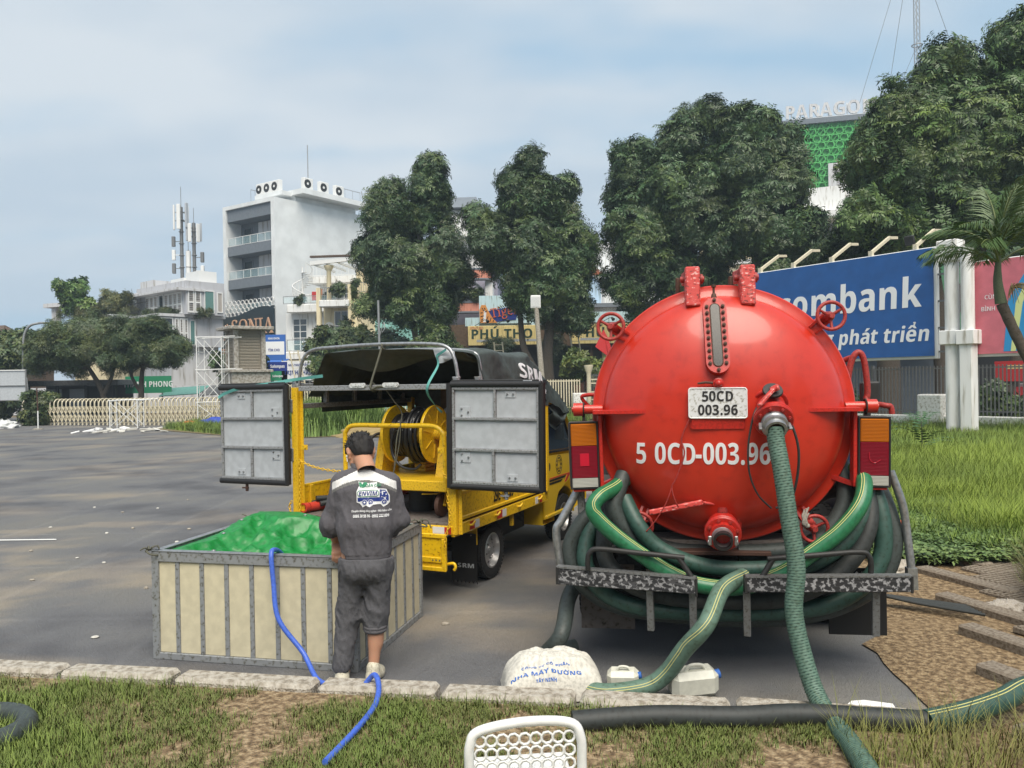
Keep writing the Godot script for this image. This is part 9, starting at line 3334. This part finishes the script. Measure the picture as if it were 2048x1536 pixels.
func make_worker() -> void:
	var o := thing("person", "worker in a dark grey work suit with white yoke, bending over the cream tank", "person", V(-1.0, 0, -5.33))
	var hipL := V(-0.088, 0.84, -0.02)
	var hipR := V(0.098, 0.84, -0.02)
	var kneeL := V(-0.125, 0.46, -0.05)
	var kneeR := V(0.062, 0.46, -0.04)
	var ankL := V(-0.165, 0.085, 0.015)
	var ankR := V(0.045, 0.085, 0.01)
	var shL := V(-0.165, 1.33, -0.07)
	var shR := V(0.165, 1.32, -0.07)
	var elL := V(-0.250, 1.05, -0.08)
	var elR := V(0.222, 1.06, -0.10)
	var wrL := V(-0.232, 0.895, -0.20)
	var wrR := V(0.10, 0.93, -0.30)
	var neck := V(-0.012, 1.405, -0.09)
	var head := V(-0.045, 1.515, -0.14)
	var hb := Basis(Vector3.UP, deg_to_rad(27)) * Basis(Vector3.RIGHT, deg_to_rad(-33))
	var ht := Transform3D(hb * Basis.from_scale(Vector3.ONE * 1.08), head)
	# body: one figure under the clothes
	var f := Field.new(V(-0.36, 0.0, -0.42), V(0.36, 1.52, 0.16), 0.014, 60.0)
	for s in [[hipL, kneeL, ankL], [hipR, kneeR, ankR]]:
		f.cap(s[0], s[1], 0.068, 0.050).cap(s[1], s[2], 0.050, 0.034)
		f.cap(s[1] + V(0, -0.10, 0.015), s[1] + V(0, -0.20, 0.012), 0.045, 0.04)
		f.cap(s[2] + V(0, -0.045, 0.02), s[2] + V(0, -0.055, -0.14), 0.034, 0.028)
	f.cap(hipL, hipR, 0.05, 0.05)
	for x in [-0.075, 0.075]:
		f.cap(V(x, 0.92, -0.02), V(x * 1.2, 1.26, -0.05), 0.06, 0.075)
	f.cap(shL, shR, 0.055, 0.055).cap(neck + V(0, -0.08, 0.02), ht * V(0, -0.05, 0.02), 0.062, 0.056)
	f.cap(shL, elL, 0.052, 0.040).cap(elL, wrL, 0.041, 0.029).cap(shR, elR, 0.052, 0.040).cap(elR, wrR, 0.041, 0.029)
	f.done(func(_p: Vector3, d: float) -> float: return d)
	var b := B.new()
	f.net(b, Transform3D.IDENTITY)
	# head
	var h := Field.new(V(-0.11, -0.15, -0.15), V(0.11, 0.14, 0.13), 0.005, 120.0)
	h.cap(V(0, 0.030, 0.025), V(0, 0.036, -0.030), 0.080, 0.074, V(0.92, 1.0, 1.0))
	h.cap(V(0, -0.02, -0.035), V(0, -0.055, -0.055), 0.062, 0.046, V(0.95, 1, 1))
	h.cap(V(0, -0.07, -0.062), V(0, -0.086, -0.070), 0.036, 0.026)
	h.cap(V(-0.045, -0.055, -0.02), V(-0.016, -0.085, -0.065), 0.028, 0.020).cap(V(0.045, -0.055, -0.02), V(0.016, -0.085, -0.065), 0.028, 0.020)
	h.cap(V(0, 0.008, -0.096), V(0, -0.026, -0.112), 0.009, 0.013)
	for s in [-1.0, 1.0]:
		h.cap(V(s * 0.010, -0.030, -0.100), V(s * 0.014, -0.030, -0.097), 0.008, 0.008)
		h.cap(V(s * 0.014, 0.018, -0.090), V(s * 0.046, 0.020, -0.078), 0.012, 0.010)
		h.cap(V(s * 0.044, -0.018, -0.074), V(s * 0.056, -0.010, -0.050), 0.016, 0.016)
		h.cap(V(s * 0.077, 0.018, 0.014), V(s * 0.076, -0.030, 0.004), 0.013, 0.009, V(0.7, 1.0, 1.2))
		h.cap(V(s * 0.084, 0.016, 0.022), V(s * 0.083, -0.008, 0.022), 0.007, 0.006)
	h.cap(V(-0.019, -0.055, -0.098), V(0.019, -0.055, -0.098), 0.0065, 0.0065).cap(V(-0.016, -0.064, -0.096), V(0.016, -0.064, -0.096), 0.007, 0.007)
	h.cap(V(0, -0.06, 0.03), V(0, -0.14, 0.06), 0.056, 0.056)
	h.done(func(_p: Vector3, d: float) -> float: return d)
	h.net(b, ht)
	# hands closing on the edge of the liner
	add_hand(b, Transform3D(Basis(Vector3.UP, 0.35) * Basis(Vector3.RIGHT, -0.75), wrL), 1.0)
	add_hand(b, Transform3D(Basis(Vector3.UP, -0.2) * Basis(Vector3.RIGHT, -0.9), wrR), -1.0)
	part("body", b, M.skin, o)
	for s in [-1.0, 1.0]:
		b = B.new()
		b.ball(ht * V(s * 0.030, 0.004, -0.082), V(0.0115, 0.009, 0.0115), 10)
		var eye := part("eye", b, M.clean_white, o)
		b = B.new()
		b.ball(ht * V(s * 0.030, 0.003, -0.0905), V(0.005, 0.005, 0.004), 8)
		part("iris", b, M.hair, eye)
	# hair: short at the nape, thick and ruffled on top
	var nz := FastNoiseLite.new()
	nz.seed = 4
	nz.frequency = 28.0
	nz.fractal_octaves = 2
	var hr := Field.new(V(-0.12, -0.10, -0.13), V(0.12, 0.16, 0.14), 0.0048, 140.0)
	hr.cap(V(0, 0.038, 0.026), V(0, 0.050, -0.034), 0.089, 0.084, V(0.94, 1, 1))
	hr.cap(V(0, -0.01, 0.045), V(0, 0.04, 0.04), 0.066, 0.075, V(0.95, 1, 1))
	hr.done(func(p: Vector3, d: float) -> float:
		var q := d + nz.get_noise_3d(p.x * 1.0, p.y * 0.45, p.z * 1.0) * (0.012 if p.y > 0.03 else 0.004)
		var line := -0.006 - 0.58 * p.z
		if absf(p.x) > 0.05 and p.z < 0.045:
			line = maxf(line, 0.008 if p.z > -0.03 else 0.03)
		return maxf(q, line - p.y))
	b = B.new()
	hr.net(b, ht)
	for k in 90:
		var d := V(rnd(-1, 1), rnd(0.1, 1.0), rnd(-1, 1)).normalized()
		var p := V(0, 0.042, 0.0) + d * V(0.082, 0.086, 0.108)
		var e := p + (d * 0.018 + V(rnd(-0.012, 0.012), 0.006, rnd(-0.016, 0.004)))
		b.tube([ht * p, ht * p.lerp(e, 0.6), ht * e], [0.0045, 0.003, 0.0008], 5, false)
	part("hair", b, M.hair, o)
	b = B.new()
	b.ball(ht * V(-0.087, -0.012, -0.006), V(0.008, 0.009, 0.008), 10)
	b.cyl(ht * V(-0.088, -0.014, -0.010), ht * V(-0.086, -0.042, -0.020), 0.0034, 8)
	part("earphone", b, M.clean_white, o)
	# jacket
	var fold := FastNoiseLite.new()
	fold.seed = 8
	fold.frequency = 5.0
	fold.fractal_octaves = 3
	fold.fractal_type = FastNoiseLite.FRACTAL_RIDGED
	var j := Field.new(V(-0.39, 0.74, -0.36), V(0.39, 1.54, 0.17), 0.0088, 46.0)
	for x in [-0.078, 0.080]:
		j.cap(V(x, 0.72, -0.015), V(x * 1.05, 1.05, -0.02), 0.088, 0.094)
		j.cap(V(x * 1.05, 1.05, -0.02), V(x * 1.22, 1.25, -0.055), 0.094, 0.092)
	j.cap(V(0.0, 0.72, -0.02), V(0.0, 1.26, -0.055), 0.096, 0.100)
	j.cap(shL + V(0.03, 0.0, 0), shR + V(-0.03, 0.0, 0), 0.058, 0.058)
	j.cap(V(-0.08, 1.355, -0.075), V(0.07, 1.35, -0.075), 0.054, 0.054)
	j.cap(V(-0.01, 1.37, -0.075), neck + V(-0.006, 0.012, 0.0), 0.072, 0.064)
	j.cap(shL, elL, 0.064, 0.055).cap(shR, elR, 0.064, 0.055)
	j.cap(elL, elL.lerp(wrL, 0.30), 0.056, 0.052).cap(elR, elR.lerp(wrR, 0.6), 0.056, 0.050)
	j.cap(elL.lerp(wrL, 0.26), elL.lerp(wrL, 0.34), 0.056, 0.056)
	var cutd := (wrL - elL).normalized()
	var cuto := elL.lerp(wrL, 0.38)
	var cutr := (wrR - elR).normalized()
	var cuto2 := elR.lerp(wrR, 0.72)
	var nd := (ht * V(0, 0, 0) - neck).normalized()
	j.done(func(p: Vector3, d: float) -> float:
		var amp := 0.010
		if p.y > 1.36:
			amp = 0.003
		elif p.y < 0.86:
			amp = 0.004
		var q := d - fold.get_noise_3d(p.x * 1.6, p.y * 0.8 + p.x * 0.5, p.z * 1.6) * amp + 0.004
		# the waistband draws in and the cloth blouses over it
		if p.y < 0.835 and absf(p.x) < 0.24:
			q += 0.006
		q = maxf(q, 0.785 - p.y)
		if p.x < -0.12:
			q = maxf(q, (p - cuto).dot(cutd))
		elif p.x > 0.05 and p.z < -0.16:
			q = maxf(q, (p - cuto2).dot(cutr))
		var nk := p - neck
		if W(nk.x, nk.z).length() < 0.12 and p.y > 1.40:
			q = maxf(q, (nk - nd * 0.052).dot(nd))
			q = maxf(q, 0.060 - (nk - nd * nk.dot(nd)).length()) if nk.dot(nd) > 0.03 else q
		return q)
	var grey := Color(0.115, 0.113, 0.126)
	var white := Color(0.93, 0.94, 0.93)
	var band := Color(0.21, 0.21, 0.205)
	b = B.new()
	b.tinted = true
	j.net(b, Transform3D.IDENTITY, func(p: Vector3) -> Color:
		var low := 1.352 - 1.5 * p.x * p.x
		var top := 1.432 - 0.45 * absf(p.x)
		if absf(p.x) < 0.215 and p.z > -0.12 and p.y < top and not (absf(p.x + 0.012) < 0.08 and p.y > 1.415):
			if p.y > low:
				return white
			if p.y > low - 0.020:
				return band
		return grey)
	var jk := part("jacket", b, M.work_cloth, o)
	# rolled cuff, waistband seam, collar
	b = B.new()
	var x1 := cutd.cross(Vector3.UP).normalized()
	b.ring(cuto - cutd * 0.012, cutd, 0.052, 0.016, 28, 8)
	b.ring(cuto - cutd * 0.032, cutd, 0.055, 0.012, 28, 8)
	b.ring(cuto2 - cutr * 0.012, cutr, 0.048, 0.013, 28, 8)
	part("cuff", b, cloth_plain(), jk)
	b = B.new()
	var cr := []
	for k in 25:
		var a := PI * (k / 24.0) * 1.5 - PI * 0.25
		cr.append(neck + nd * 0.035 + V(-cos(a) * 0.073, -0.004 * sin(a), sin(a) * 0.066 + 0.002))
	b.sheet([cr, cr.map(func(p): return p + nd * 0.024 + V(0, 0, 0.001)), cr.map(func(p): return p + nd * 0.030 + V(0, -0.006, 0.010) ), cr.map(func(p): return p + nd * 0.004 + V(0, -0.012, 0.018))], 0.004)
	part("collar", b, cloth_plain(), jk)
	print_on_back(jk, j)
	# trousers: the left leg full length, the right one turned up
	var t := Field.new(V(-0.30, 0.03, -0.20), V(0.26, 0.90, 0.16), 0.0095, 50.0)
	t.cap(hipL + V(0.01, 0.0, 0.0), hipR + V(-0.01, 0.0, 0.0), 0.085, 0.085).cap(V(-0.045, 0.76, 0.025), V(0.05, 0.76, 0.025), 0.085, 0.085)
	t.cap(hipL + V(0.0, -0.06, 0), kneeL, 0.088, 0.074).cap(kneeL, ankL + V(0, 0.03, 0), 0.076, 0.066)
	t.cap(hipR + V(0.0, -0.06, 0), kneeR, 0.088, 0.074).cap(kneeR, kneeR + V(-0.01, -0.12, 0.01), 0.076, 0.074)
	t.done(func(p: Vector3, d: float) -> float:
		var q := d - fold.get_noise_3d(p.x * 1.5 + 3.0, p.y * 1.1 + p.x, p.z * 1.5) * 0.012 + 0.004
		q = maxf(q, p.y - 0.835)
		q = maxf(q, 0.085 - p.y if p.x < -0.05 else (0.335 - p.y))
		return q)
	b = B.new()
	b.tinted = true
	b.tint = Color(0.105, 0.103, 0.116)
	t.net(b, Transform3D.IDENTITY)
	var tr := part("trousers", b, M.work_cloth, o)
	b = B.new()
	b.ring(V(0.055, 0.345, -0.03), V(0, 1, 0.05), 0.064, 0.016, 28, 8)
	b.ring(V(0.055, 0.365, -0.03), V(0, 1, 0.05), 0.067, 0.013, 28, 8)
	part("turned_up_hem", b, cloth_plain(), tr)
	b = B.new()
	b.tube(curve([V(-0.145, 0.80, 0.055), V(-0.168, 0.74, 0.045), V(-0.172, 0.68, 0.02)], 5), 0.005, 5)
	part("pocket_seam", b, cloth_plain(), tr)
	# shoes
	for a in [[ankL, 12.0], [ankR, -4.0]]:
		var sf := Field.new(V(-0.07, -0.10, -0.22), V(0.07, 0.06, 0.10), 0.007, 90.0)
		sf.cap(V(0, -0.045, 0.03), V(0, -0.05, -0.13), 0.042, 0.040, V(1.0, 0.9, 1.0))
		sf.cap(V(0, -0.03, 0.02), V(0, 0.02, 0.01), 0.042, 0.044)
		sf.cap(V(0, -0.06, -0.10), V(0, -0.06, -0.15), 0.044, 0.036)
		sf.done(func(p: Vector3, d: float) -> float: return maxf(d, -0.084 - p.y))
		b = B.new()
		sf.net(b, Transform3D(Basis(Vector3.UP, deg_to_rad(a[1])), a[0]))
		part("shoe", b, M.boot, o)


func cloth_plain() -> StandardMaterial3D:
	if not M.has("cloth_plain"):
		var m: StandardMaterial3D = M.work_cloth.duplicate()
		m.vertex_color_use_as_albedo = false
		m.albedo_color = lin(0.085, 0.083, 0.092)
		M.cloth_plain = m
	return M.cloth_plain


# the firm's print on the back of the jacket: a tank lorry with leaves, a name and a telephone line
func print_on_back(parent: Node, j: Field) -> void:
	var put := func(poly: Array, m: Material, lift: float, called: String) -> void:
		var pp := PackedVector2Array(poly)
		var ids := Geometry2D.triangulate_polygon(pp)
		var b := B.new()
		var todo := []
		for i in range(0, ids.size(), 3):
			todo.append([pp[ids[i]], pp[ids[i + 1]], pp[ids[i + 2]]])
		while todo:
			var t = todo.pop_back()
			var a: Vector2 = t[0]
			var c: Vector2 = t[1]
			var d: Vector2 = t[2]
			if maxf(a.distance_to(c), maxf(c.distance_to(d), d.distance_to(a))) > 0.02:
				var ac := (a + c) * 0.5
				var cd := (c + d) * 0.5
				var da := (d + a) * 0.5
				todo.append_array([[a, ac, da], [c, cd, ac], [d, da, cd], [ac, cd, da]])
			else:
				b.tri(V(a.x, a.y, j.front_smooth(a.x, a.y) + lift), V(c.x, c.y, j.front_smooth(c.x, c.y) + lift), V(d.x, d.y, j.front_smooth(d.x, d.y) + lift), V(0, 0, 1))
		part(called, b, m, parent)
	var at := W(0.068, 1.25)
	var sc := 0.205
	var P := func(list: Array) -> Array: return list.map(func(q): return at + W(q[0], q[1]) * sc)
	var shape := [[-0.52, -0.20], [-0.52, 0.15], [-0.44, 0.33], [-0.48, 0.46], [-0.22, 0.40], [0.12, 0.42], [0.14, 0.24], [0.24, 0.22], [0.42, 0.20], [0.52, -0.02], [0.52, -0.22], [0.47, -0.28], [0.34, -0.36], [0.24, -0.27], [0.02, -0.28], [-0.1, -0.36], [-0.22, -0.30], [-0.32, -0.36], [-0.42, -0.24]]
	put.call(P.call(shape), M.sign_white, 0.0030, "print_field")
	put.call(P.call([[-0.49, -0.18], [-0.49, -0.05], [0.22, -0.05], [0.22, 0.20], [0.40, 0.18], [0.49, -0.02], [0.49, -0.18]]), M.letter_navy, 0.0042, "print_lorry")
	put.call(P.call([[0.29, 0.02], [0.29, 0.15], [0.38, 0.14], [0.44, 0.02]]), M.sign_white, 0.0052, "print_window")
	var pill := []
	for k in 20:
		var a := TAU * k / 20.0
		pill.append([(-0.15 + (0.24 if cos(a) > 0 else -0.24)) + cos(a) * 0.11, 0.08 + sin(a) * 0.11])
	put.call(P.call(pill), M.sign_green, 0.0052, "print_tank")
	var pill2 := pill.map(func(q): return [-0.15 + (q[0] + 0.15) * 0.95, 0.08 + (q[1] - 0.08) * 0.82])
	put.call(P.call(pill2), M.sign_white, 0.0062, "print_tank_field")
	for w in [-0.26, -0.07, 0.36]:
		for r in [[0.085, M.sign_white, 0.0054], [0.072, M.letter_navy, 0.0064], [0.032, M.sign_white, 0.0074]]:
			var c := []
			for k in 14:
				c.append([w + cos(TAU * k / 14.0) * r[0], -0.20 + sin(TAU * k / 14.0) * r[0]])
			put.call(P.call(c), r[1], r[2], "print_wheel")
	put.call(P.call([[-0.46, 0.44], [-0.38, 0.43], [-0.34, 0.36], [-0.36, 0.26], [-0.43, 0.30]]), M.sign_green, 0.0052, "print_leaf")
	put.call(P.call([[-0.34, 0.26], [-0.35, 0.37], [-0.28, 0.44], [-0.18, 0.43], [-0.22, 0.30]]), M.sign_green, 0.0052, "print_leaf")
	for q in [["ENVIM", 0.13, -0.15, 0.08, M.letter_navy, 1.0, 0.18, 0.0072], ["TOÀN CẦU", 0.085, -0.02, 0.33, M.sign_green, 0.95, 0.1, 0.0056], ["Chuyên thông cống nghẹt - Hút hầm cầu", 0.056, -0.06, -0.475, M.sign_white, 0.82, 0.0, 0.0034], ["0886 30 55 96 - 0902 222 096", 0.085, -0.06, -0.63, M.sign_white, 0.72, 0.0, 0.0034]]:
		var c: Vector2 = at + W(q[2], q[3]) * sc
		var lift: float = q[7]
		var wr := func(p: Vector3) -> Vector3:
			var x := c.x + p.x
			var y := c.y + p.y
			return V(x, y, j.front_smooth(x, y) + lift + (0.0008 if p.z > 0.0 else -0.002))
		var b := B.new()
		b.text(q[0], bold, q[1] * sc, 0.001, Transform3D.IDENTITY, q[5], q[6], wr)
		part("print_lettering", b, q[4], parent)
